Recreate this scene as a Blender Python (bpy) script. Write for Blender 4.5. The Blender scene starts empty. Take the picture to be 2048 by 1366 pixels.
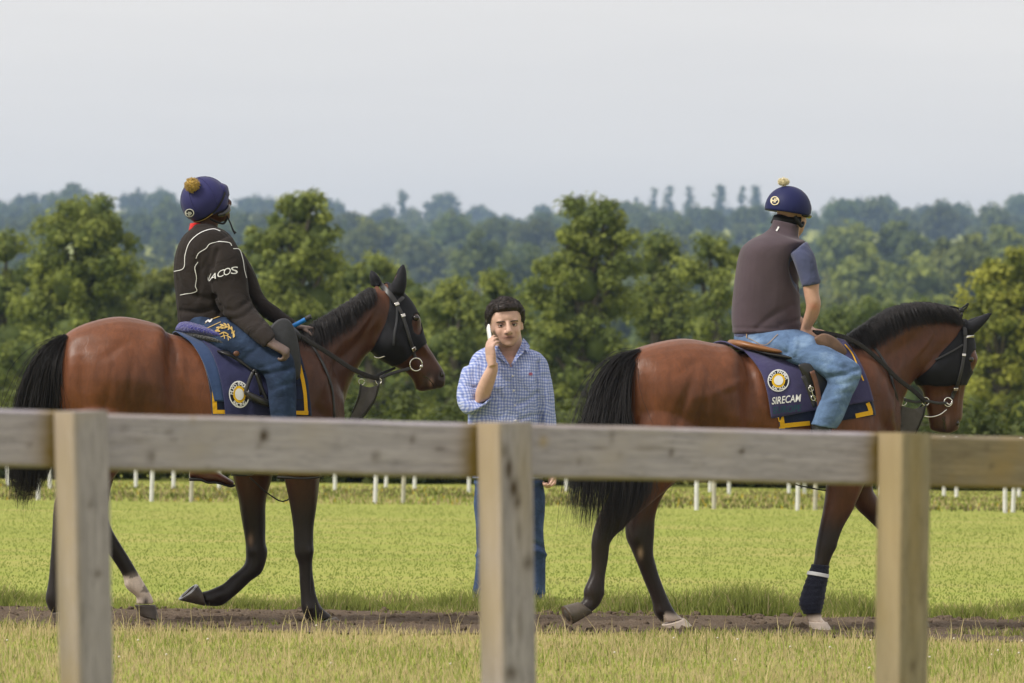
import bpy, bmesh, math, random
import numpy as np
from mathutils import Vector, Matrix
from mathutils.bvhtree import BVHTree

rng = np.random.default_rng(7)
random.seed(7)
SC = bpy.context.scene
COL = SC.collection

# ------------------------------------------------------------------ camera
F = 10500.0           # focal length in photo pixels (photo is 2048 wide): a ~185 mm tele lens
CX, CY = 1024.0, 765.0  # principal point; the eye-level line is at y = 765
H = 1.31              # camera height, m
ROLL = math.radians(0.70)
DH = 28.0             # distance to the horses
DM = 31.6             # distance to the standing man

cam_data = bpy.data.cameras.new('camera')
cam = bpy.data.objects.new('camera', cam_data)
COL.objects.link(cam)
cam_data.sensor_width = 36.0
cam_data.lens = F / 2048 * 36.0
cam_data.shift_y = 82.0 / 2048
cam_data.clip_start = 0.5
cam_data.clip_end = 20000
cam.matrix_world = Matrix.Translation((0, 0, H)) @ Matrix.Rotation(math.pi / 2, 4, 'X') @ Matrix.Rotation(ROLL, 4, 'Z')
cam_data.dof.use_dof = True
cam_data.dof.focus_distance = 28.6
cam_data.dof.aperture_fstop = 6.6
SC.camera = cam

# ------------------------------------------------------------------ sky, sun, exposure
SUN_EL, SUN_DIR = 46.0, Vector((-0.84, -0.40, 0)).normalized()
world = bpy.data.worlds.new('World')
SC.world = world
world.use_nodes = True
wn = world.node_tree
wn.nodes.clear()
w_out = wn.nodes.new('ShaderNodeOutputWorld')
w_bg = wn.nodes.new('ShaderNodeBackground')
w_sky = wn.nodes.new('ShaderNodeTexSky')
w_sky.sky_type = 'NISHITA'
w_sky.sun_disc = False
w_sky.sun_elevation = math.radians(SUN_EL)
w_sky.sun_rotation = math.atan2(SUN_DIR.x, SUN_DIR.y)
w_sky.dust_density = 4.0
w_sky.air_density = 1.2
# thin, even veil of high cloud over the blue
w_tc = wn.nodes.new('ShaderNodeTexCoord')
w_map = wn.nodes.new('ShaderNodeMapping')
w_map.inputs['Scale'].default_value = (1.2, 1.2, 11.0)
w_noise = wn.nodes.new('ShaderNodeTexNoise')
w_noise.inputs['Scale'].default_value = 4.5
w_noise.inputs['Detail'].default_value = 5.0
w_noise.inputs['Roughness'].default_value = 0.55
w_ramp = wn.nodes.new('ShaderNodeValToRGB')
w_ramp.color_ramp.elements[0].position = 0.34
w_ramp.color_ramp.elements[0].color = (9.85, 9.42, 8.95, 1)
w_ramp.color_ramp.elements[1].position = 0.68
w_ramp.color_ramp.elements[1].color = (10.5, 10.0, 9.4, 1)
w_mix = wn.nodes.new('ShaderNodeMix')
w_mix.data_type = 'RGBA'
w_mix.inputs[0].default_value = 0.92
w_bg.inputs['Strength'].default_value = 0.10
L = wn.links.new
L(w_tc.outputs['Generated'], w_map.inputs['Vector'])
L(w_map.outputs['Vector'], w_noise.inputs['Vector'])
L(w_noise.outputs['Fac'], w_ramp.inputs['Fac'])
L(w_sky.outputs['Color'], w_mix.inputs[6])
L(w_ramp.outputs['Color'], w_mix.inputs[7])
L(w_mix.outputs[2], w_bg.inputs['Color'])
L(w_bg.outputs['Background'], w_out.inputs['Surface'])

sun_data = bpy.data.lights.new('sun', 'SUN')
sun_data.energy = 3.9
sun_data.angle = math.radians(14.0)
sun_data.color = (1.0, 0.95, 0.87)
sun = bpy.data.objects.new('sun', sun_data)
COL.objects.link(sun)
sun_vec = SUN_DIR * math.cos(math.radians(SUN_EL)) + Vector((0, 0, math.sin(math.radians(SUN_EL))))
sun.rotation_euler = sun_vec.to_track_quat('Z', 'Y').to_euler()
sun.location = (-20, -10, 30)

SC.view_settings.view_transform = 'Standard'
SC.view_settings.look = 'None'
SC.view_settings.exposure = 0.0
SC.view_settings.gamma = 1.0
SC.view_settings.use_curve_mapping = False
SC.render.engine = 'CYCLES'
SC.cycles.max_bounces = 5
SC.cycles.diffuse_bounces = 3
SC.cycles.glossy_bounces = 2
SC.cycles.transmission_bounces = 3
SC.cycles.transparent_max_bounces = 6
SC.cycles.volume_bounces = 0
SC.cycles.use_denoising = True

# ------------------------------------------------------------------ helpers: materials
def s2l(r, g, b):
    f = lambda c: (c / 255 / 12.92) if c / 255 <= 0.04045 else ((c / 255 + 0.055) / 1.055) ** 2.4
    return (f(r), f(g), f(b))

class NT:
    """small wrapper to write node materials briefly"""
    def __init__(self, name):
        self.m = bpy.data.materials.new(name)
        self.m.use_nodes = True
        self.t = self.m.node_tree
        self.t.nodes.clear()
        self.out = self.t.nodes.new('ShaderNodeOutputMaterial')
        self.bsdf = self.t.nodes.new('ShaderNodeBsdfPrincipled')
        self.t.links.new(self.bsdf.outputs[0], self.out.inputs['Surface'])
    def n(self, kind, **kw):
        nd = self.t.nodes.new(kind)
        for k, v in kw.items():
            if hasattr(nd, k):
                setattr(nd, k, v)
            else:
                nd.inputs[k.replace('_', ' ')].default_value = v
        return nd
    def l(self, a, b):
        self.t.links.new(a, b)
    def coord(self, scale=(1, 1, 1), which='Object', rot=(0, 0, 0)):
        tc = self.n('ShaderNodeTexCoord')
        mp = self.n('ShaderNodeMapping')
        mp.inputs['Scale'].default_value = scale
        mp.inputs['Rotation'].default_value = rot
        self.l(tc.outputs[which], mp.inputs['Vector'])
        return mp.outputs['Vector']
    def noise(self, vec, scale, detail=4, rough=0.55, dist=0.0):
        nz = self.n('ShaderNodeTexNoise')
        nz.inputs['Scale'].default_value = scale
        nz.inputs['Detail'].default_value = detail
        nz.inputs['Roughness'].default_value = rough
        nz.inputs['Distortion'].default_value = dist
        if vec is not None:
            self.l(vec, nz.inputs['Vector'])
        return nz.outputs['Fac']
    def ramp(self, fac, stops):
        r = self.n('ShaderNodeValToRGB')
        e = r.color_ramp.elements
        while len(e) < len(stops):
            e.new(0.5)
        for i, (p, c) in enumerate(stops):
            e[i].position = p
            e[i].color = (c[0], c[1], c[2], 1)
        self.l(fac, r.inputs['Fac'])
        return r.outputs['Color']
    def mix(self, fac, a, b, mode='MIX'):
        mx = self.n('ShaderNodeMix')
        mx.data_type = 'RGBA'
        mx.blend_type = mode
        for sock, v in ((mx.inputs[0], fac), (mx.inputs[6], a), (mx.inputs[7], b)):
            if isinstance(v, (int, float)):
                sock.default_value = v
            elif isinstance(v, tuple):
                sock.default_value = (v[0], v[1], v[2], 1)
            else:
                self.l(v, sock)
        return mx.outputs[2]
    def math(self, op, a, b=0.0, c=0.0, clamp=False):
        md = self.n('ShaderNodeMath')
        md.operation = op
        md.use_clamp = clamp
        for i, v in enumerate((a, b, c)):
            if isinstance(v, (int, float)):
                md.inputs[i].default_value = v
            else:
                self.l(v, md.inputs[i])
        return md.outputs[0]
    def bump(self, height, strength=0.3, dist=0.01):
        b = self.n('ShaderNodeBump')
        b.inputs['Strength'].default_value = strength
        b.inputs['Distance'].default_value = dist
        self.l(height, b.inputs['Height'])
        self.l(b.outputs['Normal'], self.bsdf.inputs['Normal'])
    def attr(self, name):
        a = self.n('ShaderNodeAttribute')
        a.attribute_name = name
        return a.outputs['Color']
    def set(self, color=None, rough=None, spec=None, **kw):
        if color is not None:
            if isinstance(color, tuple):
                self.bsdf.inputs['Base Color'].default_value = (color[0], color[1], color[2], 1)
            else:
                self.l(color, self.bsdf.inputs['Base Color'])
        if rough is not None:
            self.bsdf.inputs['Roughness'].default_value = rough
        if spec is not None:
            self.bsdf.inputs['Specular IOR Level'].default_value = spec
        for k, v in kw.items():
            self.bsdf.inputs[k.replace('_', ' ')].default_value = v
        return self.m

def fabric(name, col, var=0.18, scale=60, bump=0.25, rough=0.9, wr=9.0, wrs=0.5, sheen=0.15):
    """woven cloth: fine grain, faded patches and soft wrinkles"""
    t = NT(name)
    v = t.coord()
    fine = t.noise(v, scale * 6, 3, 0.6)
    big = t.noise(v, 7, 4, 0.6)
    dark = tuple(c * (1 - var) for c in col)
    lite = tuple(min(1, c * (1 + var)) for c in col)
    c1 = t.ramp(big, [(0.3, dark), (0.7, lite)])
    c2 = t.mix(0.25, c1, t.ramp(fine, [(0.3, tuple(c * 0.6 for c in col)), (0.7, tuple(min(1, c * 1.5) for c in col))]))
    w = t.noise(v, wr, 3, 0.5, 1.2)
    hgt = t.math('ADD', t.math('MULTIPLY', w, wrs), t.math('MULTIPLY', fine, 0.03))
    t.bump(hgt, bump, 0.03)
    t.set(c2, rough, 0.25)
    t.bsdf.inputs['Sheen Weight'].default_value = sheen
    return t.m

def plain(name, col, rough=0.5, spec=0.5, metal=0.0, var=0.12, scale=40, bump=0.08):
    t = NT(name)
    v = t.coord()
    nz = t.noise(v, scale, 4, 0.6)
    c = t.ramp(nz, [(0.3, tuple(x * (1 - var) for x in col)), (0.7, tuple(min(1, x * (1 + var)) for x in col))])
    t.set(c, rough, spec)
    t.bsdf.inputs['Metallic'].default_value = metal
    if bump:
        t.bump(nz, bump, 0.01)
    return t.m

# ------------------------------------------------------------------ helpers: objects
def link(o, parent=None):
    COL.objects.link(o)
    if parent is not None:
        o.parent = parent
    return o

def tag(o, label=None, cat=None, group=None, kind=None):
    if label: o['label'] = label
    if cat: o['category'] = cat
    if group: o['group'] = group
    if kind: o['kind'] = kind
    return o

def empty(name, loc, yaw=0.0):
    e = bpy.data.objects.new(name, None)
    e.empty_display_size = 0.2
    COL.objects.link(e)
    e.location = loc
    e.rotation_euler = (0, 0, yaw)
    return e

def mesh_from(name, V, Fc, smooth=True):
    me = bpy.data.meshes.new(name)
    V = np.asarray(V, dtype=np.float32).reshape(-1, 3)
    if isinstance(Fc, np.ndarray):
        k = Fc.shape[1]
        me.vertices.add(len(V))
        me.vertices.foreach_set('co', V.ravel())
        me.loops.add(Fc.size)
        me.loops.foreach_set('vertex_index', Fc.astype(np.int32).ravel())
        me.polygons.add(len(Fc))
        me.polygons.foreach_set('loop_start', np.arange(0, Fc.size, k, dtype=np.int32))
        me.polygons.foreach_set('loop_total', np.full(len(Fc), k, dtype=np.int32))
        me.update(calc_edges=True)
    else:
        me.from_pydata([tuple(map(float, v)) for v in V], [], [tuple(int(i) for i in f) for f in Fc])
        me.update()
    if smooth:
        me.polygons.foreach_set('use_smooth', np.ones(len(me.polygons), dtype=bool))
    return me

def add(name, V, Fc, mat, parent=None, smooth=True):
    me = mesh_from(name, V, Fc, smooth)
    if mat is not None:
        me.materials.append(mat)
    return link(bpy.data.objects.new(name, me), parent)

def set_color(me, cols, name='Col', domain='POINT'):
    a = me.color_attributes.new(name, 'FLOAT_COLOR', domain)
    c = np.ones((len(cols), 4), dtype=np.float32)
    c[:, :3] = cols
    a.data.foreach_set('color', c.ravel())

def verts_np(me):
    v = np.empty(len(me.vertices) * 3, dtype=np.float32)
    me.vertices.foreach_get('co', v)
    return v.reshape(-1, 3).astype(np.float64)

def normals_np(me):
    v = np.empty(len(me.vertices) * 3, dtype=np.float32)
    me.vertex_normals.foreach_get('vector', v)
    return v.reshape(-1, 3).astype(np.float64)

def quads_np(me):
    n = len(me.polygons)
    tot = np.empty(n, dtype=np.int32); me.polygons.foreach_get('loop_total', tot)
    lv = np.empty(len(me.loops), dtype=np.int32); me.loops.foreach_get('vertex_index', lv)
    out, i = [], 0
    if (tot == 4).all():
        return lv.reshape(-1, 4)
    st = np.concatenate(([0], np.cumsum(tot)[:-1]))
    q = [lv[s:s + 4] for s, t in zip(st, tot) if t == 4]
    return np.array(q)

def bvh_of(objs):
    """BVH of meshes in their root's local frame (no child has a transform of its own)"""
    V, P, off = [], [], 0
    for o in objs:
        me = o.data
        V += [v.co.copy() for v in me.vertices]
        P += [[i + off for i in p.vertices] for p in me.polygons]
        off = len(V)
    return BVHTree.FromPolygons(V, P)

# photo pixel -> view ray (undoes the camera roll)
def unroll(px, py):
    du, dv = px - CX, py - CY
    c, s = math.cos(ROLL), math.sin(ROLL)
    return du * c + dv * s, -du * s + dv * c

def world_at(px, py, depth):
    u, v = unroll(px, py)
    return Vector((u / F * depth, depth, H - v / F * depth))

class Frame:
    """upright local frame of a thing: x ahead of it, y to the far side, z up"""
    def __init__(self, x, y, yaw_deg):
        self.x, self.y, self.yaw = x, y, math.radians(yaw_deg)
        self.c, self.s = math.cos(self.yaw), math.sin(self.yaw)
    def P(self, px, py, l=0.0):
        u, v = unroll(px, py)
        k = u / F
        a = (k * (self.y + l * self.c) - self.x + l * self.s) / (self.c - k * self.s)
        Y = self.y + a * self.s + l * self.c
        return np.array((a, l, H - v / F * Y))
    def pix(self, V):
        """local points -> photo pixels"""
        V = np.asarray(V)
        X = self.x + V[:, 0] * self.c - V[:, 1] * self.s
        Y = self.y + V[:, 0] * self.s + V[:, 1] * self.c
        u, v = X / Y * F, (H - V[:, 2]) / Y * F
        c, s = math.cos(ROLL), math.sin(ROLL)
        return np.stack([u * c - v * s + CX, u * s + v * c + CY], 1)
    def ray(self, bvh, px, py, back=-1.6, off=0.0):
        """the point of a surface that faces the viewer at that spot of its side"""
        a, b = self.P(px, py, back), self.P(px, py, -back)
        d = Vector(b - a).normalized()
        hit, nrm, idx, dist = bvh.ray_cast(Vector(a), d)
        if hit is None:
            return None, None
        if nrm.dot(d) > 0: nrm = -nrm
        return np.array(hit + nrm * off), np.array(nrm)

# ------------------------------------------------------------------ helpers: shapes
def catmull(A, sub):
    A = np.asarray(A, dtype=float)
    if len(A) < 3:
        t = np.linspace(0, 1, sub * (len(A) - 1) + 1)[:, None]
        return A[0] * (1 - t) + A[-1] * t
    P = np.vstack([2 * A[0] - A[1], A, 2 * A[-1] - A[-2]])
    out = []
    for i in range(1, len(P) - 2):
        for k in range(sub):
            t = k / sub
            p0, p1, p2, p3 = P[i - 1], P[i], P[i + 1], P[i + 2]
            out.append(0.5 * (2 * p1 + (p2 - p0) * t + (2 * p0 - 5 * p1 + 4 * p2 - p3) * t * t + (3 * p1 - p0 - 3 * p2 + p3) * t ** 3))
    out.append(A[-1])
    return np.array(out)

def loft(secs, n=20, cap=True, closed_ring=True):
    """rings -> verts, faces.  secs: array (m, n, 3)"""
    secs = np.asarray(secs)
    m, n = secs.shape[:2]
    V = secs.reshape(-1, 3).tolist()
    Fc = []
    for i in range(m - 1):
        for j in range(n if closed_ring else n - 1):
            a, b = i * n + j, i * n + (j + 1) % n
            Fc.append((a, b, b + n, a + n))
    if cap:
        c0 = len(V); V.append(secs[0].mean(0).tolist())
        c1 = len(V); V.append(secs[-1].mean(0).tolist())
        for j in range(n):
            Fc.append((c0, (j + 1) % n, j))
            Fc.append((c1, (m - 1) * n + j, (m - 1) * n + (j + 1) % n))
    return V, Fc

def chords(fr, secs, l=0.0, n=20, sub=4, e=2.0, rings=False):
    """a body lofted through outline chords.  sec = (ax, ay, bx, by, half_width[, lateral])"""
    rows = []
    for s in secs:
        ll = s[5] if len(s) > 5 else l
        A, B = fr.P(s[0], s[1], ll), fr.P(s[2], s[3], ll)
        rows.append(np.concatenate([(A + B) / 2, (A - B) / 2, [s[4]]]))
    R = catmull(rows, sub)
    th = np.linspace(0, 2 * math.pi, n, endpoint=False)
    ct, st = np.cos(th), np.sin(th)
    ct = np.sign(ct) * np.abs(ct) ** (2 / e)
    st = np.sign(st) * np.abs(st) ** (2 / e)
    S = []
    for r in R:
        S.append(r[:3] + ct[:, None] * r[3:6] + st[:, None] * np.array((0, r[6], 0)))
    if rings:
        return np.array(S)
    return loft(S, n)

def ball(c, r, nu=16, nv=10):
    """ellipsoid, r = (rx, ry, rz)"""
    V, Fc = [], []
    V.append((c[0], c[1], c[2] + r[2]))
    for i in range(1, nv):
        p = math.pi * i / nv
        for j in range(nu):
            t = 2 * math.pi * j / nu
            V.append((c[0] + r[0] * math.sin(p) * math.cos(t), c[1] + r[1] * math.sin(p) * math.sin(t), c[2] + r[2] * math.cos(p)))
    V.append((c[0], c[1], c[2] - r[2]))
    for j in range(nu):
        Fc.append((0, 1 + j, 1 + (j + 1) % nu))
        b = 1 + (nv - 2) * nu
        Fc.append((len(V) - 1, b + (j + 1) % nu, b + j))
    for i in range(nv - 2):
        for j in range(nu):
            a, b = 1 + i * nu + j, 1 + i * nu + (j + 1) % nu
            Fc.append((a, a + nu, b + nu, b))
    return V, Fc

def tube(pts, r, n=8, sub=4, flat=None, nrm=None, smooth=True, cap=True):
    """round or flat (strap) tube along points.  r: radius or list; flat = (half_width, half_thickness); nrm: surface normals per point"""
    A = np.asarray(pts, dtype=float)
    m0 = len(A)
    rr = np.full(m0, r) if np.isscalar(r) else np.asarray(r, dtype=float)
    rows = np.hstack([A, rr[:, None]])
    if nrm is not None:
        rows = np.hstack([rows, np.asarray(nrm)])
    R = catmull(rows, sub) if smooth else rows
    C = R[:, :3]
    T = np.gradient(C, axis=0)
    T /= np.linalg.norm(T, axis=1)[:, None] + 1e-12
    S = []
    up = np.array((0.0, 0.0, 1.0))
    if abs(T[0] @ up) > 0.9: up = np.array((0.0, 1.0, 0.0))
    X = np.cross(T[0], up); X /= np.linalg.norm(X)
    th = np.linspace(0, 2 * math.pi, n, endpoint=False) + (math.pi / n if flat else 0)
    for i in range(len(C)):
        if nrm is not None:
            N = R[i, 4:7]
            X = np.cross(N, T[i]); X /= np.linalg.norm(X) + 1e-12
            Y = np.cross(T[i], X)
        else:
            X = X - T[i] * (X @ T[i]); X /= np.linalg.norm(X) + 1e-12
            Y = np.cross(T[i], X)
        if flat:
            q = 2 / 6.0
            cx, sy = np.cos(th), np.sin(th)
            cx = np.sign(cx) * np.abs(cx) ** q; sy = np.sign(sy) * np.abs(sy) ** q
            k = R[i, 3]
            S.append(C[i] + (cx * flat[0] * k)[:, None] * X + (sy * flat[1])[:, None] * Y)
        else:
            S.append(C[i] + R[i, 3] * (np.cos(th)[:, None] * X + np.sin(th)[:, None] * Y))
    return loft(S, n, cap)

class MB:
    """collects shapes into one mesh"""
    def __init__(self):
        self.V, self.F = [], []
    def add(self, vf):
        o = len(self.V)
        self.V += [tuple(v) for v in vf[0]]
        self.F += [tuple(i + o for i in f) for f in vf[1]]
        return self
    def box(self, lo, hi):
        x0, y0, z0 = lo; x1, y1, z1 = hi
        V = [(x, y, z) for z in (z0, z1) for y in (y0, y1) for x in (x0, x1)]
        return self.add((V, [(0, 2, 3, 1), (4, 5, 7, 6), (0, 1, 5, 4), (2, 6, 7, 3), (0, 4, 6, 2), (1, 3, 7, 5)]))
    def build(self, name, mat, parent=None, smooth=True):
        return add(name, self.V, self.F, mat, parent, smooth)

def remesh(mb, voxel, smooth_it=4, factor=0.5):
    """fuse overlapping closed shapes into one continuous skin"""
    me = mesh_from('tmp', mb.V, mb.F)
    bm = bmesh.new(); bm.from_mesh(me)
    bmesh.ops.recalc_face_normals(bm, faces=bm.faces[:])
    bm.to_mesh(me); bm.free()
    ob = bpy.data.objects.new('tmp', me)
    COL.objects.link(ob)
    md = ob.modifiers.new('r', 'REMESH')
    md.mode = 'VOXEL'; md.voxel_size = voxel; md.adaptivity = 0.0
    if smooth_it:
        sm = ob.modifiers.new('s', 'SMOOTH')
        sm.factor = factor; sm.iterations = smooth_it
    dg = bpy.context.evaluated_depsgraph_get()
    dg.update()
    out = bpy.data.meshes.new_from_object(ob.evaluated_get(dg))
    bpy.data.objects.remove(ob)
    bpy.data.meshes.remove(me)
    out.polygons.foreach_set('use_smooth', np.ones(len(out.polygons), dtype=bool))
    return out

def sstep(a, b, x):
    t = np.clip((x - a) / (b - a), 0, 1)
    return t * t * (3 - 2 * t)

def in_poly(pts, poly):
    x, y = pts[:, 0], pts[:, 1]
    inside = np.zeros(len(pts), dtype=bool)
    n = len(poly)
    for i in range(n):
        x1, y1 = poly[i]; x2, y2 = poly[(i + 1) % n]
        c = ((y1 > y) != (y2 > y)) & (x < (x2 - x1) * (y - y1) / (y2 - y1 + 1e-9) + x1)
        inside ^= c
    return inside

def decal(fr, bvh, polys, name, mat, parent, off=0.004, back=-1.6):
    """flat print: polygons drawn on the side of a thing, laid on its surface.  polys: (V2 list in px, faces)"""
    V, Fc = [], []
    for V2, FF in polys:
        o = len(V); good = []
        last = None
        for (x, y) in V2:
            p, nn = fr.ray(bvh, x, y, back, off)
            good.append(p is not None)
            if p is None: p = last if last is not None else fr.P(x, y, 0)
            last = p
            V.append(tuple(p))
        for f in FF:
            if all(good[i] for i in f):
                Fc.append(tuple(i + o for i in f))
    return add(name, V, Fc, mat, parent)

def line_poly(pts, wpx, sub=5, smooth=True, closed=False):
    """a painted line of given pixel width as a strip"""
    A = np.asarray(pts, dtype=float)
    if closed: A = np.vstack([A, A[:1]])
    R = catmull(A, sub) if smooth else np.vstack([np.linspace(A[i], A[i + 1], sub, endpoint=False) for i in range(len(A) - 1)] + [A[-1:]])
    T = np.gradient(R, axis=0); T /= np.linalg.norm(T, axis=1)[:, None] + 1e-9
    N = np.stack([-T[:, 1], T[:, 0]], 1)
    V = np.vstack([R + N * wpx / 2, R - N * wpx / 2]).tolist()
    m = len(R)
    return V, [(i, i + 1, i + 1 + m, i + m) for i in range(m - 1)]

def disc_poly(c, rx, ry, r0=0.0, n=36, rings=4, rot=0.0):
    V, Fc = [], []
    for k in range(rings + 1):
        t = r0 + (1 - r0) * k / rings
        for j in range(n):
            a = 2 * math.pi * j / n
            x, y = rx * t * math.cos(a), ry * t * math.sin(a)
            V.append((c[0] + x * math.cos(rot) - y * math.sin(rot), c[1] + x * math.sin(rot) + y * math.cos(rot)))
    for k in range(rings):
        for j in range(n):
            a, b = k * n + j, k * n + (j + 1) % n
            Fc.append((a, b, b + n, a + n))
    return V, Fc

_tcache = {}
def glyph_mesh(s, bold=0.0):
    """text as a small flat mesh (unit cap height about 0.7), subdivided enough to lie on cloth"""
    key = (s, bold)
    if key in _tcache: return _tcache[key]
    cu = bpy.data.curves.new('txt', 'FONT')
    cu.body = s
    cu.offset = bold
    cu.resolution_u = 3
    ob = bpy.data.objects.new('txt', cu)
    COL.objects.link(ob)
    dg = bpy.context.evaluated_depsgraph_get(); dg.update()
    me = bpy.data.meshes.new_from_object(ob.evaluated_get(dg))
    V = [(v.co.x, v.co.y) for v in me.vertices]
    Fc = [tuple(p.vertices) for p in me.polygons]
    bpy.data.objects.remove(ob)
    xs = [v[0] for v in V]
    _tcache[key] = (V, Fc, min(xs) if xs else 0, max(xs) if xs else 0)
    return _tcache[key]

def text_poly(s, x, y, size, width=None, rot=0.0, shear=0.0, bold=0.0):
    """left-bottom at (x, y) in px, y down; rot in radians (positive = rising to the right)"""
    V, Fc, x0, x1 = glyph_mesh(s, bold)
    kx = (width / (x1 - x0)) if width else size
    out = []
    for (a, b) in V:
        u, v = (a - x0) * kx + b * size * shear, b * size
        out.append((x + u * math.cos(rot) + v * math.sin(rot) * 1.0, y - (v * math.cos(rot)) - u * math.sin(rot)))
    return out, Fc

def arc_text(s, c, r, size, a0, a1, inside=False, bold=0.0, ry=None):
    """letters along a circle, angles in degrees, 90 = top"""
    ry = ry or r
    out = []
    k = len(s)
    for i, ch in enumerate(s):
        if ch == ' ': continue
        a = math.radians(a0 + (a1 - a0) * (i / max(1, k - 1)))
        V, Fc, x0, x1 = glyph_mesh(ch, bold)
        cx = (x0 + x1) / 2
        px, py = c[0] + r * math.cos(a), c[1] - ry * math.sin(a)
        th = a - math.pi / 2 if not inside else a + math.pi / 2
        W = []
        for (u, v) in V:
            uu, vv = (u - cx) * size, (v - 0.35) * size
            W.append((px + uu * math.cos(th) - vv * math.sin(th), py - (uu * math.sin(th) + vv * math.cos(th))))
        out.append((W, Fc))
    return out
# ================================================================== THE SETTING
def terrain_z(x, y):
    """height of the land: level gallops, a slight dip behind the hedge, then a long wooded rise"""
    yy = np.asarray(y, dtype=float); xx = np.asarray(x, dtype=float)
    z = np.interp(yy, [0, 75, 130, 260, 420, 700, 1000, 1500, 2300, 3000, 3300, 4200, 9000],
                  [0, 0, -1.2, -2.0, 0, 5.5, 14, 35, 66, 92, 94, 60, 50])
    ang = xx / np.maximum(yy, 1.0)
    z = z + 2.6 * sstep(900, 1400, yy) * np.sin(xx / 47.0 + yy / 160.0) + 3.5 * sstep(1100, 1600, yy) * np.sin(xx / 93.0 - yy / 310.0)
    z = z + np.where(yy > 420, sstep(420, 900, yy) * (3.0 * sstep(0.02, 0.09, ang) + 1.5 * np.sin(ang * 60)), 0)
    return z

M_ground = NT('grass_ground')
v = M_ground.coord()
n1 = M_ground.noise(v, 0.55, 5, 0.6)
n2 = M_ground.noise(v, 9.0, 4, 0.65)
vs = M_ground.coord(scale=(0.22, 1.1, 1))
n3 = M_ground.noise(vs, 1.0, 4, 0.6)
c = M_ground.ramp(n2, [(0.25, (0.205, 0.235, 0.045)), (0.5, (0.26, 0.29, 0.058)), (0.78, (0.32, 0.335, 0.085))])
c = M_ground.mix(M_ground.ramp(n3, [(0.42, (0, 0, 0)), (0.66, (0.75, 0.75, 0.75))]), c, (0.33, 0.29, 0.095))
c = M_ground.mix(M_ground.ramp(n1, [(0.4, (0, 0, 0)), (0.7, (0.5, 0.5, 0.5))]), c, (0.17, 0.22, 0.03))
M_ground.bump(n2, 0.12, 0.03)
M_ground.set(c, 0.95, 0.1)

ys = np.concatenate([np.linspace(-6, 26, 17), np.linspace(27, 32, 21), np.linspace(33, 80, 40), np.linspace(90, 400, 24), np.linspace(430, 3300, 60), np.linspace(3500, 9000, 8)])
ts = np.linspace(-1, 1, 41)
V = []
for yv in ys:
    half = 14 + max(0, yv) * 0.55
    for t in ts:
        xv = t * half
        V.append((xv, yv, float(terrain_z(xv, yv))))
nt = len(ts)
Fq = np.array([(i * nt + j, i * nt + j + 1, (i + 1) * nt + j + 1, (i + 1) * nt + j) for i in range(len(ys) - 1) for j in range(nt - 1)])
ground = tag(add('ground', V, Fq, M_ground.m), kind='structure')

# --- the trodden earth track the horses walk on
M_soil = NT('trodden_soil')
v = M_soil.coord()
a1 = M_soil.noise(v, 6, 6, 0.7)
a2 = M_soil.noise(v, 55, 5, 0.7)
c = M_soil.ramp(a2, [(0.3, (0.085, 0.062, 0.046)), (0.55, (0.19, 0.14, 0.103)), (0.8, (0.32, 0.25, 0.185))])
c = M_soil.mix(M_soil.ramp(a1, [(0.35, (0, 0, 0)), (0.7, (0.6, 0.6, 0.6))]), c, (0.24, 0.185, 0.13))
M_soil.bump(M_soil.math('ADD', a1, a2), 0.9, 0.05)
M_soil.set(c, 0.97, 0.1)
nx, ny = 420, 36
V = []
tx = np.linspace(-9, 9, nx)
for i, xv in enumerate(tx):
    w0 = 27.2 + 0.13 * math.sin(xv * 1.7) + 0.08 * math.sin(xv * 4.1 + 1)
    w1 = 29.75 + 0.12 * math.sin(xv * 1.3 + 2) + 0.09 * math.sin(xv * 3.7)
    for j in range(ny):
        t = j / (ny - 1)
        edge = min(t, 1 - t) * 2
        zz = 0.004 - 0.03 * 0 + 0.022 * edge ** 0.5 * (0.4 + 0.6 * math.sin(xv * 9.3 + j * 1.9) * math.sin(xv * 5.1 - j * 2.7)) + rng.normal(0, 0.006) * edge
        V.append((xv, w0 + (w1 - w0) * t, max(0.004, zz + 0.006)))
Fq = np.array([(i * ny + j, (i + 1) * ny + j, (i + 1) * ny + j + 1, i * ny + j + 1) for i in range(nx - 1) for j in range(ny - 1)])
tag(add('dirt_track', V, Fq, M_soil.m), kind='structure')
# clods of earth and bits of straw on the track: too many to count
mb = MB()
for k in range(900):
    xv, yv = rng.uniform(-5, 5), rng.uniform(27.4, 29.6)
    r = rng.uniform(0.006, 0.024)
    cV, cF = ball((xv, yv, 0.016), (r * rng.uniform(0.8, 1.6), r * 1.2, r * 0.8), 6, 4)
    mb.add(([tuple(np.array(p) + rng.normal(0, r * 0.18, 3)) for p in cV], cF))
tag(mb.build('soil_clods', M_soil.m), kind='stuff')

# --- grass blades
M_blade = NT('grass_blade')
c = M_blade.attr('Col')
M_blade.set(c, 0.75, 0.2)
tr = M_blade.n('ShaderNodeBsdfTranslucent'); M_blade.l(c, tr.inputs['Color'])
ms = M_blade.n('ShaderNodeMixShader'); ms.inputs[0].default_value = 0.48
M_blade.l(M_blade.bsdf.outputs[0], ms.inputs[1]); M_blade.l(tr.outputs[0], ms.inputs[2]); M_blade.l(ms.outputs[0], M_blade.out.inputs['Surface'])

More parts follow.
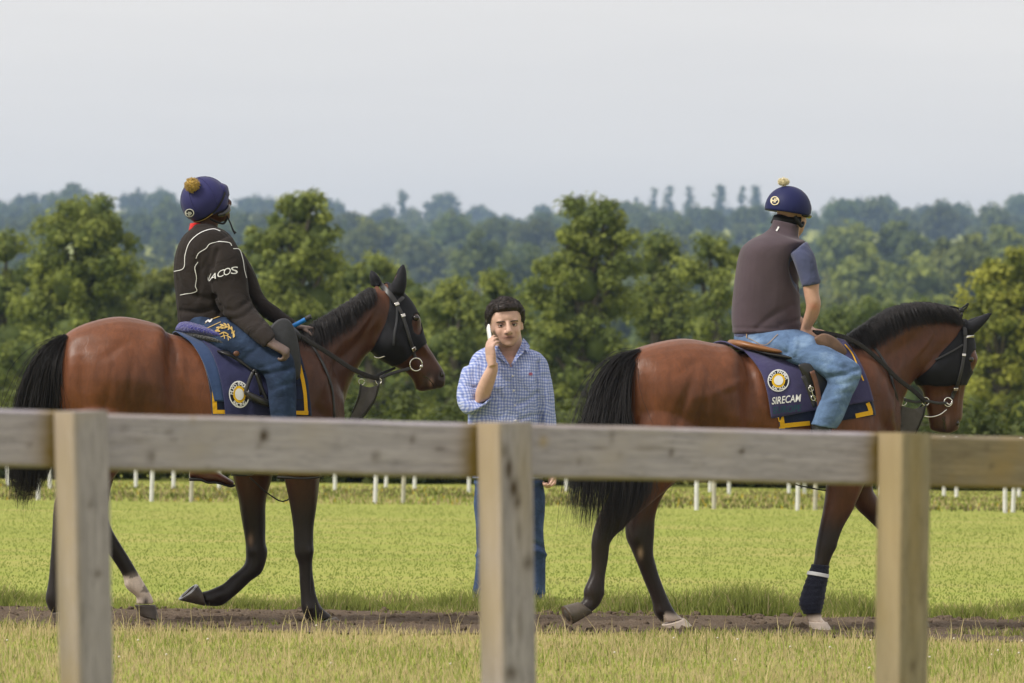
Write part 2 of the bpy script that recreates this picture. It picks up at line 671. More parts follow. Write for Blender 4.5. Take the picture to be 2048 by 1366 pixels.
def blades(name, X, Y, hgt, wid, col, lean=0.35, z0=None, up=0.0):
    n = len(X)
    ang = rng.uniform(0, 2 * math.pi, n)
    ld = np.stack([np.cos(ang), np.sin(ang)], 1) * (hgt * lean * rng.uniform(0.2, 1.5, n))[:, None]
    fa = rng.uniform(-1.2, 0.28, n)
    wx, wy = np.cos(fa) * wid / 2, np.sin(fa) * wid / 2
    z0 = terrain_z(X, Y) if z0 is None else z0
    B = np.stack([X, Y, z0 - 0.004], 1)
    W = np.stack([wx, wy, np.zeros(n)], 1)
    M1 = B + np.concatenate([ld * 0.3, (hgt * 0.55)[:, None]], 1)
    T1 = B + np.concatenate([ld, hgt[:, None]], 1)
    Vv = np.stack([B - W, B + W, M1 - W * 0.75, M1 + W * 0.75, T1], 1).reshape(-1, 3)
    o = np.arange(n) * 5
    Ft = np.stack([np.stack([o, o + 1, o + 3], 1), np.stack([o, o + 3, o + 2], 1), np.stack([o + 2, o + 3, o + 4], 1)], 1).reshape(-1, 3)
    ob = add(name, Vv, Ft, M_blade.m, smooth=False)
    set_color(ob.data, np.repeat(col, 5, axis=0))
    if up:      # short close turf takes the light as one surface
        nn = rng.normal(0, 1 - up, (n, 3)) * 0.5 + np.array((0, -0.12, 1.0)); nn /= np.linalg.norm(nn, axis=1)[:, None]
        ob.data.polygons.foreach_set('use_smooth', np.ones(len(ob.data.polygons), dtype=bool))
        ob.data.normals_split_custom_set_from_vertices(np.repeat(nn, 5, axis=0).tolist())
    return ob

def vnoise(x, y, s, seed=0):
    """cheap smooth noise in 0..1"""
    r = np.random.default_rng(seed)
    out = np.zeros_like(x)
    for k in range(7):
        a = r.uniform(0, 2 * math.pi); f = s * r.uniform(0.6, 1.7)
        out += np.sin((x * math.cos(a) + y * math.sin(a)) * f + r.uniform(0, 6.28))
    return np.clip(0.5 + out / 6.5, 0, 1)

GREEN1, GREEN2, GREEN3 = np.array((0.195, 0.245, 0.046)), np.array((0.262, 0.312, 0.060)), np.array((0.345, 0.378, 0.088))
STRAW1, STRAW2 = np.array((0.48, 0.39, 0.18)), np.array((0.60, 0.50, 0.27))
def grass_cols(n, dry):
    t = rng.random(n)[:, None]
    g = np.where(t < 0.35, GREEN1 + (GREEN2 - GREEN1) * (t / 0.35), GREEN2 + (GREEN3 - GREEN2) * ((t - 0.35) / 0.65))
    s = STRAW1 + (STRAW2 - STRAW1) * rng.random(n)[:, None]
    isdry = (rng.random(n) < dry)[:, None]
    c = np.where(isdry, s, g)
    return c * rng.uniform(0.88, 1.12, n)[:, None]

# near verge, long and half dry, between the fence and the track
n = 80000
X, Y = rng.uniform(-4.0, 4.0, n), 20.5 + 7.0 * rng.random(n) ** 0.8
m = Y < 27.22 + 0.15 * np.sin(X * 1.7) + 0.12 * np.sin(X * 6.1) * rng.random(n)
X, Y = X[m], Y[m]; n = len(X)
dry = np.clip(0.30 + 0.50 * vnoise(X, Y, 2.4, 3) + 0.42 * sstep(26.0, 27.3, Y), 0, 0.88)
hg = rng.uniform(0.015, 0.045, n) * (0.7 + 0.6 * vnoise(X, Y, 3.1, 9)) + 0.03 * sstep(26.0, 27.2, Y) * rng.random(n) ** 3
tall = rng.random(n) < 0.012
hg = np.where(tall, rng.uniform(0.10, 0.19, n), hg)
verge = blades('verge_grass', X, Y, hg, rng.uniform(0.0034, 0.006, n), grass_cols(n, np.where(tall, 0.95, dry)), up=0.4)
tag(verge, 'long half dry grass with straw tips in front of the earth track', 'grass', kind='stuff')

# bank of greener tufts along the far edge of the track
n = 29000
X = rng.uniform(-4.6, 4.6, n); Y = 29.62 + np.abs(rng.normal(0, 0.42, n))
big = np.clip(vnoise(X, Y * 0.2, 3.3, 21) * .6 + vnoise(X, Y, 9.0, 22) * .62, 0, 1.1)
big = np.clip(big + 0.45 * np.exp(-((X - 0.0) / 1.2) ** 2) * 0.5 + 0.4 * np.exp(-((X - 1.1) / 0.8) ** 2) * 0.5, 0, 1.2)
hg = rng.uniform(0.03, 0.10, n) * (0.22 + 1.3 * big ** 2)
cols = grass_cols(n, 0.08 + 0.5 * sstep(29.9, 30.6, Y)) * np.where(big > 0.55, 0.70, 0.92)[:, None]
bank = blades('bank_grass', X, Y, hg + 0.012, rng.uniform(0.004, 0.007, n), cols, lean=0.5, up=0.45)
tag(bank, 'dark green tufts of grass along the far edge of the track', 'grass', kind='stuff')

# ragged tufts that break up the edges of the track
tx_, ty_ = [], []
for k in range(46):
    side = rng.random() < 0.55
    cx_, cy_ = rng.uniform(-4.4, 4.4), (27.15 + abs(rng.normal(0, .35)) if side else 29.7 - abs(rng.normal(0, .35)))
    m_ = rng.integers(40, 170)
    tx_.append(rng.normal(cx_, rng.uniform(.06, .2), m_)); ty_.append(rng.normal(cy_, rng.uniform(.05, .14), m_))
X, Y = np.concatenate(tx_), np.concatenate(ty_); n = len(X)
tufts = blades('track_tufts', X, Y, rng.uniform(0.02, 0.07, n), rng.uniform(0.004, 0.007, n), grass_cols(n, 0.35) * 0.8, lean=0.55)
tag(tufts, 'ragged little tufts of grass growing into the earth track', 'grass', kind='stuff')

# mown gallop beyond
n = 52000
Y = 30.2 + 26.0 * rng.random(n) ** 1.25
X = rng.uniform(-1, 1, n) * (Y * 0.125 + 0.8)
dry = np.clip(0.01 + 0.35 * sstep(0.66, 0.95, vnoise(X * 0.5, Y * 1.4, 1.6, 5)) + 0.45 * sstep(32.6, 30.6, Y), 0, 0.85)
cols = grass_cols(n, dry)
cols = cols.mean(0) * np.array((0.93, 1.03, 0.92)) * .72 + cols * .28        # close-mown: an even green with faint bands
cols = cols * (0.80 + 0.16 * vnoise(X * 0.3, Y * 1.6, 1.2, 77) + 0.10 * vnoise(X * 0.12, Y, 2.2, 78))[:, None]
turf = blades('turf_grass', X, Y, rng.uniform(0.010, 0.024, n) + 0.022 * sstep(32.5, 30.4, Y) * rng.random(n), rng.uniform(0.008, 0.014, n), cols, up=0.8)
tag(turf, 'bright green mown turf of the gallop behind the horses', 'grass', kind='stuff')

# rough strip at the foot of the white posts
n = 18000
Y = 55.6 + 10.2 * rng.random(n); X = rng.uniform(-1, 1, n) * (Y * 0.12 + 1)
rough = sstep(0.35, 0.75, vnoise(X * 0.6, Y * 2.2, 1.5, 31))
cols = grass_cols(n, 0.45) * (0.42 + 0.4 * rough)[:, None]
yel = rng.random(n) < 0.03
cols[yel] = (0.5, 0.36, 0.03)
strip = blades('rough_grass', X, Y, rng.uniform(0.02, 0.07, n) * (1 - .55 * sstep(60, 65, Y)), rng.uniform(0.012, 0.025, n), cols)
tag(strip, 'darker rough grass strip around the feet of the white posts', 'grass', kind='stuff')

# white clover heads dotted in the verge
M_clover = plain('clover_white', (0.55, 0.5, 0.42), 0.8, 0.2)
mb = MB()
for k in range(34):
    mb.add(ball((rng.uniform(-3.2, 3.2), rng.uniform(23.3, 26.6), rng.uniform(0.04, 0.075)), (0.006, 0.006, 0.0055), 6, 4))
tag(mb.build('clover_flowers', M_clover), 'white clover heads dotted through the near grass', 'flowers', kind='stuff')

# ------------------------------------------------------------------ the timber fence in front
def wood(name, base, warm, green, axis):
    """weathered softwood; grain runs along the given axis"""
    t = NT(name)
    sc = {'x': (1.2, 22, 22), 'z': (22, 22, 1.2)}[axis]
    v = t.coord(scale=sc)
    vi = t.n('ShaderNodeObjectInfo')
    ad = t.n('ShaderNodeVectorMath'); ad.operation = 'ADD'
    t.l(v, ad.inputs[0]); t.l(vi.outputs['Random'], ad.inputs[1])
    g1 = t.noise(ad.outputs[0], 2.2, 6, 0.62, 0.6)
    g2 = t.noise(ad.outputs[0], 9.0, 5, 0.6, 0.2)
    raw = t.coord()
    patch = t.noise(raw, 5.0, 4, 0.6)
    c = t.ramp(g1, [(0.28, tuple(x * 0.62 for x in base)), (0.5, base), (0.74, tuple(min(1, x * 1.28) for x in base))])
    c = t.mix(0.5, c, t.ramp(g2, [(0.3, tuple(x * 0.5 for x in base)), (0.7, tuple(x * 1.35 for x in base))]))
    g3 = t.noise(ad.outputs[0], 4.5, 3, 0.5, 0.3)
    c = t.mix(t.ramp(g3, [(0.475, (0, 0, 0)), (0.497, (0.75, 0.75, 0.75)), (0.519, (0, 0, 0))]), c, tuple(x * 0.42 for x in base))
    c = t.mix(t.ramp(patch, [(0.5, (0, 0, 0)), (0.72, (0.7, 0.7, 0.7))]), c, warm)
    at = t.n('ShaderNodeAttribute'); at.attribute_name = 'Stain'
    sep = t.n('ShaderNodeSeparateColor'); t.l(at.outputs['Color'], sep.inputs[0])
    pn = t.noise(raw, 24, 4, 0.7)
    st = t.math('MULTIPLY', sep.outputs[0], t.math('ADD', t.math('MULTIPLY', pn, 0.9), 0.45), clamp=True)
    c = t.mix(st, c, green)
    kn = t.math('MULTIPLY', sep.outputs[1], t.math('ADD', t.math('MULTIPLY', pn, 1.6), .75), clamp=True)
    c = t.mix(kn, c, (0.055, 0.037, 0.022))
    c = t.mix(t.math('MULTIPLY', sep.outputs[2], 1.0, clamp=True), c, tuple(min(1, x) for x in (0.33, 0.25, 0.14)))
    t.bump(t.math('ADD', g1, t.math('MULTIPLY', g2, 0.5)), 0.35, 0.006)
    t.set(c, 0.85, 0.2)
    return t.m
M_rail = wood('weathered_rail_wood', (0.35, 0.322, 0.362), (0.34, 0.30, 0.30), (0.19, 0.135, 0.04), 'x')
M_post = wood('weathered_post_wood', (0.315, 0.288, 0.315), (0.31, 0.268, 0.25), (0.27, 0.20, 0.08), 'z')
M_rail2 = wood('mossy_rail_wood', (0.235, 0.195, 0.135), (0.25, 0.18, 0.08), (0.18, 0.13, 0.04), 'x')
M_post2 = wood('mossy_post_wood', (0.25, 0.215, 0.155), (0.25, 0.19, 0.10), (0.24, 0.17, 0.05), 'z')

def plank(name, L_, W_, T_, mat, parent, axis, stains, knots, warm=()):
    """a sawn timber as a fine grid box with rounded arrises; local x = length, z = width, y = thickness (front at -y).
    stains: list of (x, z, rx, rz, amount); knots the same; warm the same"""
    nx_, nz_ = max(8, int(L_ / 0.012)), max(6, int(W_ / 0.008))
    xs = np.linspace(0, L_, nx_ + 1); zs = np.linspace(0, W_, nz_ + 1)
    bm = bmesh.new()
    def grid(fn, nu, nv):
        vs = [[bm.verts.new(fn(i, j)) for j in range(nv + 1)] for i in range(nu + 1)]
        for i in range(nu):
            for j in range(nv):
                bm.faces.new((vs[i][j], vs[i + 1][j], vs[i + 1][j + 1], vs[i][j + 1]))
    ty = 4
    yy = np.linspace(0, T_, ty + 1)
    grid(lambda i, j: (xs[i], 0, zs[j]), nx_, nz_)
    grid(lambda i, j: (xs[i], T_, zs[nz_ - j]), nx_, nz_)
    grid(lambda i, j: (xs[i], yy[j], W_), nx_, ty)
    grid(lambda i, j: (xs[i], yy[ty - j], 0), nx_, ty)
    grid(lambda i, j: (0, yy[ty - i], zs[j]), ty, nz_)
    grid(lambda i, j: (L_, yy[i], zs[j]), ty, nz_)
    bmesh.ops.remove_doubles(bm, verts=bm.verts[:], dist=1e-5)
    bmesh.ops.recalc_face_normals(bm, faces=bm.faces[:])
    for vv in bm.verts:     # softened, slightly uneven arrises
        dz = min(vv.co.z, W_ - vv.co.z); dy = min(vv.co.y, T_ - vv.co.y); dx = min(vv.co.x, L_ - vv.co.x)
        if dz < 1e-6 and dy < 1e-6:
            vv.co.z += 0.004 * (1 if vv.co.z < W_ / 2 else -1); vv.co.y += 0.004 * (1 if vv.co.y < T_ / 2 else -1)
        w = 0.0005 * math.sin(vv.co.x * 7 + L_ * 9) + 0.0004 * math.sin(vv.co.x * 19)
        vv.co.z += w
    me = bpy.data.meshes.new(name)
    bm.to_mesh(me); bm.free()
    Vn = verts_np(me)
    C = np.zeros((len(Vn), 3))
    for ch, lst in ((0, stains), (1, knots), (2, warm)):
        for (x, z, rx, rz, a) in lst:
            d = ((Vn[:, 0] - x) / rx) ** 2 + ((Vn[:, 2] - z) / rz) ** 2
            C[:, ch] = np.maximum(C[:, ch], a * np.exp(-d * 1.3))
    if axis == 'z':     # a post: turn its length upright
        Vn = np.stack([Vn[:, 2], Vn[:, 1], Vn[:, 0]], 1)
        me.vertices.foreach_set('co', Vn.astype(np.float32).ravel())
        bm = bmesh.new(); bm.from_mesh(me); bmesh.ops.recalc_face_normals(bm, faces=bm.faces[:]); bm.to_mesh(me); bm.free()
    set_color(me, C, 'Stain')
    me.materials.append(mat)
    return link(bpy.data.objects.new(name, me), parent)

# line of the fence: 28 degrees to the picture, nearer at the left
FD0, FD1 = 12.80, 14.25
PL, PR = world_at(0, 820, FD0), world_at(2048, 873, FD1)
fvec = Vector((PR.x - PL.x, PR.y - PL.y, 0)); flen = fvec.length; fdir = fvec / flen
fang = math.atan2(fdir.y, fdir.x)
def on_fence(px):
    """distance along the fence line at a picture column (rail front)"""
    u, _ = unroll(px, 850)
    k = u / F
    # (PL.x + t*dx) = k * (PL.y + t*dy)
    return (k * PL.y - PL.x) / (fdir.x - k * fdir.y)
fence = empty('timber_fence', (PL.x, PL.y, 0), fang)
tag(fence, 'weathered grey post and rail timber fence across the foreground', 'fence')
rail_h = 0.141
zrise = (PR.z - PL.z) / flen
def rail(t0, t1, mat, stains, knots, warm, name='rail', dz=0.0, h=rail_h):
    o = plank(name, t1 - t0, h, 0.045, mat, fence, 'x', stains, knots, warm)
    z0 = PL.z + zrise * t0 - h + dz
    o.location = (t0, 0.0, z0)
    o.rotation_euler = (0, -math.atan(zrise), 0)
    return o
tp = [on_fence(112), on_fence(965), on_fence(1768)]   # where the posts meet the rails
RH = rail_h
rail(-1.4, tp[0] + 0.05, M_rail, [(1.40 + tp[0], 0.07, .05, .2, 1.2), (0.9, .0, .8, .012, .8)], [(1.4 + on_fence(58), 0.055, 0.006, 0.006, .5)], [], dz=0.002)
k0 = tp[0] + 0.056
def K(px, dz, rx=0.012, rz=0.01, a=0.9):
    return (on_fence(px) - k0, RH - dz, rx, rz, a)
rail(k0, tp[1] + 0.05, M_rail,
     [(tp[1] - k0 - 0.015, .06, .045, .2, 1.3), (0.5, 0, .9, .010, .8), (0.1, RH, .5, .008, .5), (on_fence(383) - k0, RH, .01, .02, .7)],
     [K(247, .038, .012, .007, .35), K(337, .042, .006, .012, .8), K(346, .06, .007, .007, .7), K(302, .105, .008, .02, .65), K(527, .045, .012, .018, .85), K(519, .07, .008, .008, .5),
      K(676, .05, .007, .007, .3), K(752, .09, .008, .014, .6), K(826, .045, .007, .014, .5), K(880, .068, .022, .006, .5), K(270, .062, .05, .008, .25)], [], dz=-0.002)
k0 = tp[1] + 0.056
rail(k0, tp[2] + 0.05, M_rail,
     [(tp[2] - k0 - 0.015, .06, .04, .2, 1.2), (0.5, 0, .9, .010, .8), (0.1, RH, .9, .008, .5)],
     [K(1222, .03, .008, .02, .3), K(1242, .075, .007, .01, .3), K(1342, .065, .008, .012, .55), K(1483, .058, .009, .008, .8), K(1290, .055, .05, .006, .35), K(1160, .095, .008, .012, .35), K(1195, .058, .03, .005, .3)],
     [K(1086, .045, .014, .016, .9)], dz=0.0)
k0 = tp[2] + 0.056
rail(k0, flen + 1.6, M_rail2, [(0.3, 0, .9, .012, .7), (0.05, .07, .03, .2, .7)],
     [K(1972, .03, .008, .008, .5), K(1985, .08, .007, .008, .6), K(1935, .05, .03, .005, .3)], [], dz=-0.002)

def post(px_top, lean_px, width, mat, stains, knots, warm, top_dz=0.0):
    dep = 0.118
    k = unroll(px_top, 850)[0] / F
    c_, s_ = fdir.x, fdir.y
    t = (k * (PL.y - dep * c_) - PL.x - dep * s_) / (c_ - k * s_)
    zt = PL.z + zrise * t + top_dz
    o = plank('post', zt + 0.45, width, dep, mat, fence, 'z', stains, knots, warm)
    lean = math.atan(lean_px / 541.0)
    o.rotation_euler = (0, -lean, 0)
    # post stands in front of the rails; its top keeps its place as it leans
    o.location = (t + math.tan(lean) * (zt + 0.45), -dep - 0.0025, -0.45)
    return o
PB = (0.0, 0.0)
post(141, 20, 0.103, M_post, [(1.2, 0.0, .6, .014, .5), (.9, 0, .3, .012, .9)], [(1.45, .045, .012, .008, .45), (1.28, .062, .012, .01, .5), (1.0, .016, .02, .006, .3)],
     [(1.66, 0, .5, .012, .5)], 0.001)
post(993, 17, 0.108, M_post, [(1.5, .075, .2, .03, .4)],
     [(1.585, .020, .022, .009, .5), (1.54, .032, .03, .012, .72), (1.49, .046, .03, .014, .75), (1.455, .056, .02, .012, .6), (1.38, .06, .03, .007, .4), (1.30, .085, .02, .018, .5), (1.15, .055, .05, .008, .35), (1.02, .03, .02, .02, .5)],
     [(1.66, 0, .7, .012, .8), (1.2, 0, .3, .012, .7)], 0.001)
post(1800, -1, 0.103, M_post2, [(1.45, .05, .4, .03, .5), (1.5, 0, .5, .010, .3)], [(1.2, .07, .02, .006, .3), (1.02, .05, .02, .01, .45)],
     [(1.5, 0, .9, .012, .6)], 0.001)

# ------------------------------------------------------------------ white marker posts of the gallops
M_white = plain('white_plastic_paint', (0.62, 0.62, 0.62), 0.6, 0.3, var=0.15, scale=9)
M_cream = plain('faded_cream_paint', (0.42, 0.40, 0.33), 0.7, 0.3, var=0.2, scale=9)
near_row = [(303, 1003, 0), (382, 1004, 1), (76, 1000, 0), (750, 1008, 0), (806, 1007, 1), (1393, 1020, 0), (1428, 1018, 1), (1595, 1021, 0), (1630, 1020, 1), (2010, 1026, 0), (2026, 1025, 0)]
far_row = [(16, 972, 0), (100, 977, 0), (272, 976, 0), (347, 977, 0), (438, 981, 0), (670, 981, 0), (772, 975, 0), (829, 981, 0), (938, 985, 0), (1133, 983, 0), (1420, 984, 0), (1458, 989, 0), (1578, 988, 0), (1609, 988, 0), (1762, 992, 0), (1888, 993, 0), (1913, 994, 0), (2038, 996, 0)]
def marker_mesh(mat):
    secs = []
    for z, r in ((-0.05, .023), (0.0, .023), (0.3, .0235), (0.66, .024), (0.70, .023), (0.715, .014), (0.72, .004)):
        secs.append([(r * math.cos(a), r * math.sin(a), z) for a in np.linspace(0, 2 * math.pi, 12, endpoint=False)])
    me = mesh_from('marker_post', *loft(secs, 12))
    me.materials.append(mat)
    return me
mm = [marker_mesh(M_white), marker_mesh(M_cream)]
def marker(px, py, kind, group, label):
    u, vv = unroll(px, py)
    dep = F * H / vv
    o = link(bpy.data.objects.new('marker_post', mm[kind]))
    o.location = (u / F * dep, dep, 0)
    o.rotation_euler = (rng.normal(0, .02), rng.normal(0, .02), rng.uniform(0, 6))
    tag(o, label, 'post', group)
near_lab = {303: 'thick white marker post between the left fence post and the first rider', 382: 'cream marker post behind the far boot of the rider in black',
            76: 'white marker post behind the tail of the left horse', 750: 'larger white post midway between left horse and standing man', 806: 'cream post just right of the larger white post, left of standing man',
            1393: 'nearer white post of the group under the belly of the right horse', 1428: 'cream post beside the nearer white post under the right horse belly',
            1595: 'white post just left of the bandaged foreleg of right horse', 1630: 'cream post touching the bandaged foreleg of the right horse',
            2010: 'left one of the nearer white post pair at right edge', 2026: 'right one of the nearer white post pair at right edge'}
for (x, y, k) in near_row:
    marker(x, y, k, 'near row of marker posts', near_lab[x])
far_lab = {16: 'small far white post at the left edge of the picture', 100: 'small far white post beside the left timber post and horse tail', 272: 'small far white post just right of the left timber post',
           347: 'small far white post left of the rider\'s far boot', 438: 'stub of a white post below the far boot of the left rider', 670: 'small far white post just right of the left horse forelegs',
           772: 'small far white post right behind the larger white post', 829: 'small far white post right of the cream post, left of man', 938: 'small far white post touching the left leg of the standing man',
           1133: 'far white post seen through the tail hair of the right horse', 1420: 'small far white post partly behind cream post under right horse', 1458: 'lone small far white post under the right horse belly',
           1578: 'small far white post left of the post by the bandaged foreleg', 1609: 'small far white post between white and cream posts by foreleg', 1762: 'far white post at the left side of the right timber post',
           1888: 'left small far white post just right of the right timber post', 1913: 'second small far white post right of the right timber post', 2038: 'small far white post at the right edge of the picture'}
for (x, y, k) in far_row:
    marker(x, y, k, 'far row of marker posts', far_lab[x])
# ================================================================== TREES
def leaf_mat(name, base, lite, dark):
    t = NT(name)
    c = t.attr('Col')
    t.set(c, 0.7, 0.25)
    tr = t.n('ShaderNodeBsdfTranslucent'); t.l(c, tr.inputs['Color'])
    ms = t.n('ShaderNodeMixShader'); ms.inputs[0].default_value = 0.42
    t.l(t.bsdf.outputs[0], ms.inputs[1]); t.l(tr.outputs[0], ms.inputs[2]); t.l(ms.outputs[0], t.out.inputs['Surface'])
    return t.m
M_leaf = leaf_mat('tree_leaves', 0, 0, 0)
M_bark = plain('bark', (0.10, 0.085, 0.065), 0.9, 0.2, var=0.35, scale=12, bump=0.5)

def shade_cores(Cl, Rl, col, k=0.72, seed=0, nu=9, nv=6):
    """solid balls added inside a crown, coloured dark for its inner shade (quads only)"""
    r = np.random.default_rng(seed)
    Vs, Fs, off = [], [], 0
    for c, R in zip(Cl, Rl):
        p = np.linspace(0.02, math.pi - 0.02, nv + 1)[:, None]; t = np.linspace(0, 2 * math.pi, nu, endpoint=False)[None, :]
        S = np.stack([np.sin(p) * np.cos(t), np.sin(p) * np.sin(t), np.cos(p) * np.ones_like(t)], 2).reshape(-1, 3)
        Vs.append(np.asarray(c) + S * R * k * r.uniform(.8, 1.15, (len(S), 1)))
        i, j = np.meshgrid(np.arange(nv), np.arange(nu), indexing='ij')
        a = i * nu + j; b = i * nu + (j + 1) % nu
        Fs.append(np.vstack([np.stack([a, a + nu, b + nu], 2).reshape(-1, 3), np.stack([a, b + nu, b], 2).reshape(-1, 3)]) + off); off += len(S)
    V = np.vstack(Vs)
    return V, np.vstack(Fs), np.tile(np.asarray(col), (len(V), 1)) * r.uniform(.8, 1.2, (len(V), 1))

def fuse(*parts):
    Vs, Fs, Cs, off = [], [], [], 0
    for V, Fq, c in parts:
        Vs.append(V); Fs.append(Fq + off); Cs.append(c); off += len(V)
    return np.vstack(Vs), np.vstack(Fs), np.vstack(Cs)

def leaf_cloud(C, R, per, leaf, col, seed, up=0.5, flat=0.85, shade=0.28):
    """leaf-sized quads gathered in clumps.  C (k,3) clump centres, R (k,) radii, per = leaves per clump"""
    r = np.random.default_rng(seed)
    k = len(C)
    per = np.broadcast_to(np.asarray(per), (k,)).astype(int)
    idx = np.repeat(np.arange(k), per)
    n = len(idx)
    d = r.normal(0, 1, (n, 3)); d /= np.linalg.norm(d, axis=1)[:, None]
    rad = R[idx] * r.random(n) ** 0.36 * r.uniform(.75, 1.2, n)
    P = C[idx] + d * rad[:, None] * np.array((1, 1, flat))
    N = d * 0.9 + np.array((0, 0, up)) + r.normal(0, 0.45, (n, 3))
    N /= np.linalg.norm(N, axis=1)[:, None]
    A = np.cross(N, r.normal(0, 1, (n, 3))); A /= np.linalg.norm(A, axis=1)[:, None]
    B = np.cross(N, A)
    s = (leaf * r.uniform(0.6, 1.35, n))[:, None] / 2
    V = np.stack([P - A * s * 1.2 - B * s * 0.2, P + B * s * 0.95, P + A * s * 1.1 - B * s * 0.75], 1).reshape(-1, 3)
    o = np.arange(n) * 3
    Fq = np.stack([o, o + 1, o + 2], 1)
    cl = col[0] + (col[1] - col[0]) * r.random(k)[:, None]        # some clumps are younger, yellower
    c = cl[idx] * r.uniform(1 - shade, 1 + shade, n)[:, None]
    return V, Fq, np.repeat(c, 3, axis=0)

def lobes_to_clumps(Cl, Rl, cl_r, dens, seed, low=-0.55):
    """clump centres over the outside of a crown made of lobes"""
    r = np.random.default_rng(seed)
    out, rad = [], []
    for c, R in zip(Cl, Rl):
        k = max(4, int(dens * (R / cl_r) ** 2))
        d = r.normal(0, 1, (k, 3)); d /= np.linalg.norm(d, axis=1)[:, None]
        d = d[d[:, 2] > low]
        out.append(c + d * (R * r.uniform(0.62, 1.02, len(d)))[:, None])
        rad.append(cl_r * r.uniform(0.6, 1.35, len(d)))
    return np.vstack(out), np.concatenate(rad)

COLS = {'mid': (np.array((0.12, 0.158, 0.038)), np.array((0.275, 0.31, 0.064))),
        'dark': (np.array((0.088, 0.125, 0.034)), np.array((0.185, 0.225, 0.05))),
        'yellow': (np.array((0.17, 0.20, 0.034)), np.array((0.36, 0.365, 0.062))),
        'olive': (np.array((0.115, 0.14, 0.034)), np.array((0.22, 0.24, 0.056))),
        'far': (np.array((0.065, 0.095, 0.024)), np.array((0.15, 0.185, 0.042)))}

def tree(label, lobes, depth, kind='mid', name='broadleaf_tree', leaf=0.14, cl_px=25, seed=1, per=84, dens=4.2, base_z=None, trunk_px=None, group=None):
    """lobes: (px, py, r_px[, depth offset m]) as seen from the track; real spheres of foliage at that distance"""
    s = F / depth
    Cl, Rl = [], []
    r = np.random.default_rng(seed)
    for q in lobes:
        dd = q[3] if len(q) > 3 else r.uniform(-0.5, 0.5) * q[2] / s
        p = world_at(q[0], q[1], depth + dd)
        Cl.append(np.array(p)); Rl.append(q[2] / s)
    Cl, Rl = np.array(Cl), np.array(Rl)
    tx = Cl[:, 0].mean() if trunk_px is None else world_at(trunk_px, 765, depth).x
    bz = float(terrain_z(tx, depth)) if base_z is None else base_z
    root = empty(name, (tx, depth, bz))
    org = np.array((tx, depth, bz))
    Cc, Rc = lobes_to_clumps(Cl, Rl, cl_px / s, dens, seed)
    ok = Cc[:, 2] > bz + 0.1
    Cc, Rc = Cc[ok], Rc[ok]
    V, Fq, c = fuse(leaf_cloud(Cc, Rc, per, leaf, COLS[kind], seed + 5), shade_cores(Cl, Rl, COLS[kind][0] * .9, 0.55, seed))  # added balls block the view through; dark tone paints the crown's inner shade
    ob = add('crown', V - org, Fq, M_leaf, root, smooth=False)
    set_color(ob.data, c)
    top = Cl[:, 2].max() - bz
    mb = MB()
    r0 = 0.035 * top + 0.03
    wob = r.normal(0, 0.03 * top, (4, 2))
    tr_pts = [(0, 0, -0.2), (wob[0, 0] * .4, wob[0, 1] * .4, top * .25), (wob[1, 0], wob[1, 1], top * .55), (wob[2, 0], wob[2, 1], top * .85)]
    mb.add(tube(tr_pts, [r0 * 1.2, r0, r0 * .7, r0 * .2], 9))
    for c_, R_ in zip(Cl, Rl):
        q = c_ - org
        z0 = min(top * .7, max(.12 * top, q[2] * .55))
        mb.add(tube([(wob[0, 0] * .5, wob[0, 1] * .5, z0), (q[0] * .5, q[1] * .5, (z0 + q[2]) / 2 + .05 * top), tuple(q)], [r0 * .45, r0 * .3, r0 * .08], 6))
    mb.build('trunk', M_bark, root)
    tag(root, label, 'tree', group)
    return root

D1 = 150.0
G_row = 'row of trees behind the gallop'
tree('tall rounded tree left of the rider in the black jacket', [(190, 428, 42), (150, 425, 30), (225, 470, 45), (120, 470, 45), (172, 480, 55), (90, 530, 40), (215, 545, 62), (140, 570, 70), (75, 610, 55), (220, 640, 65), (150, 670, 80), (60, 720, 60), (230, 740, 70), (140, 780, 80), (60, 830, 60), (230, 850, 70), (150, 890, 60)], D1, 'mid', seed=11, group=G_row)
tree('tree cut by the left edge of the picture', [(15, 500, 38), (-30, 510, 50), (40, 560, 40), (-10, 600, 55), (25, 680, 60), (-30, 740, 70), (10, 820, 60), (-20, 890, 60)], D1 + 8, 'mid', seed=12, group=G_row)
tree('low bushy tree in the dip just left of the rider in black', [(290, 580, 42), (330, 570, 36), (262, 610, 40), (345, 630, 50), (295, 660, 55), (330, 730, 60), (285, 780, 60), (340, 850, 60), (290, 880, 50)], D1 + 6, 'olive', seed=13, group=G_row)
tree('tall tree rising just right of the rider in the black jacket', [(600, 425, 38), (625, 405, 22), (580, 410, 20), (560, 470, 45), (640, 465, 42), (505, 482, 26), (520, 520, 40), (600, 520, 62), (655, 530, 34), (540, 590, 60), (630, 600, 60), (575, 660, 70), (500, 660, 50), (650, 690, 60), (560, 760, 75), (640, 800, 70), (500, 800, 60), (570, 880, 70)], D1 - 4, 'mid', seed=14, group=G_row)
tree('low spreading tree behind the neck of the left horse', [(700, 560, 36), (745, 545, 38), (780, 560, 32), (690, 620, 45), (750, 620, 50), (800, 630, 45), (720, 700, 60), (790, 720, 60), (710, 800, 60), (790, 820, 60), (740, 880, 60)], D1 + 7, 'mid', seed=15, group=G_row)
tree('dull low tree above the nose of the left horse', [(830, 590, 32), (815, 640, 40), (850, 650, 40), (835, 720, 50), (860, 790, 50), (820, 850, 50)], D1 + 12, 'dark', seed=16, group=G_row)
tree('bushy tree left of the standing man\'s head', [(905, 585, 34), (890, 620, 38), (935, 630, 36), (880, 690, 48), (930, 700, 50), (900, 770, 60), (940, 830, 60), (880, 860, 55)], D1 + 2, 'mid', seed=17, group=G_row)
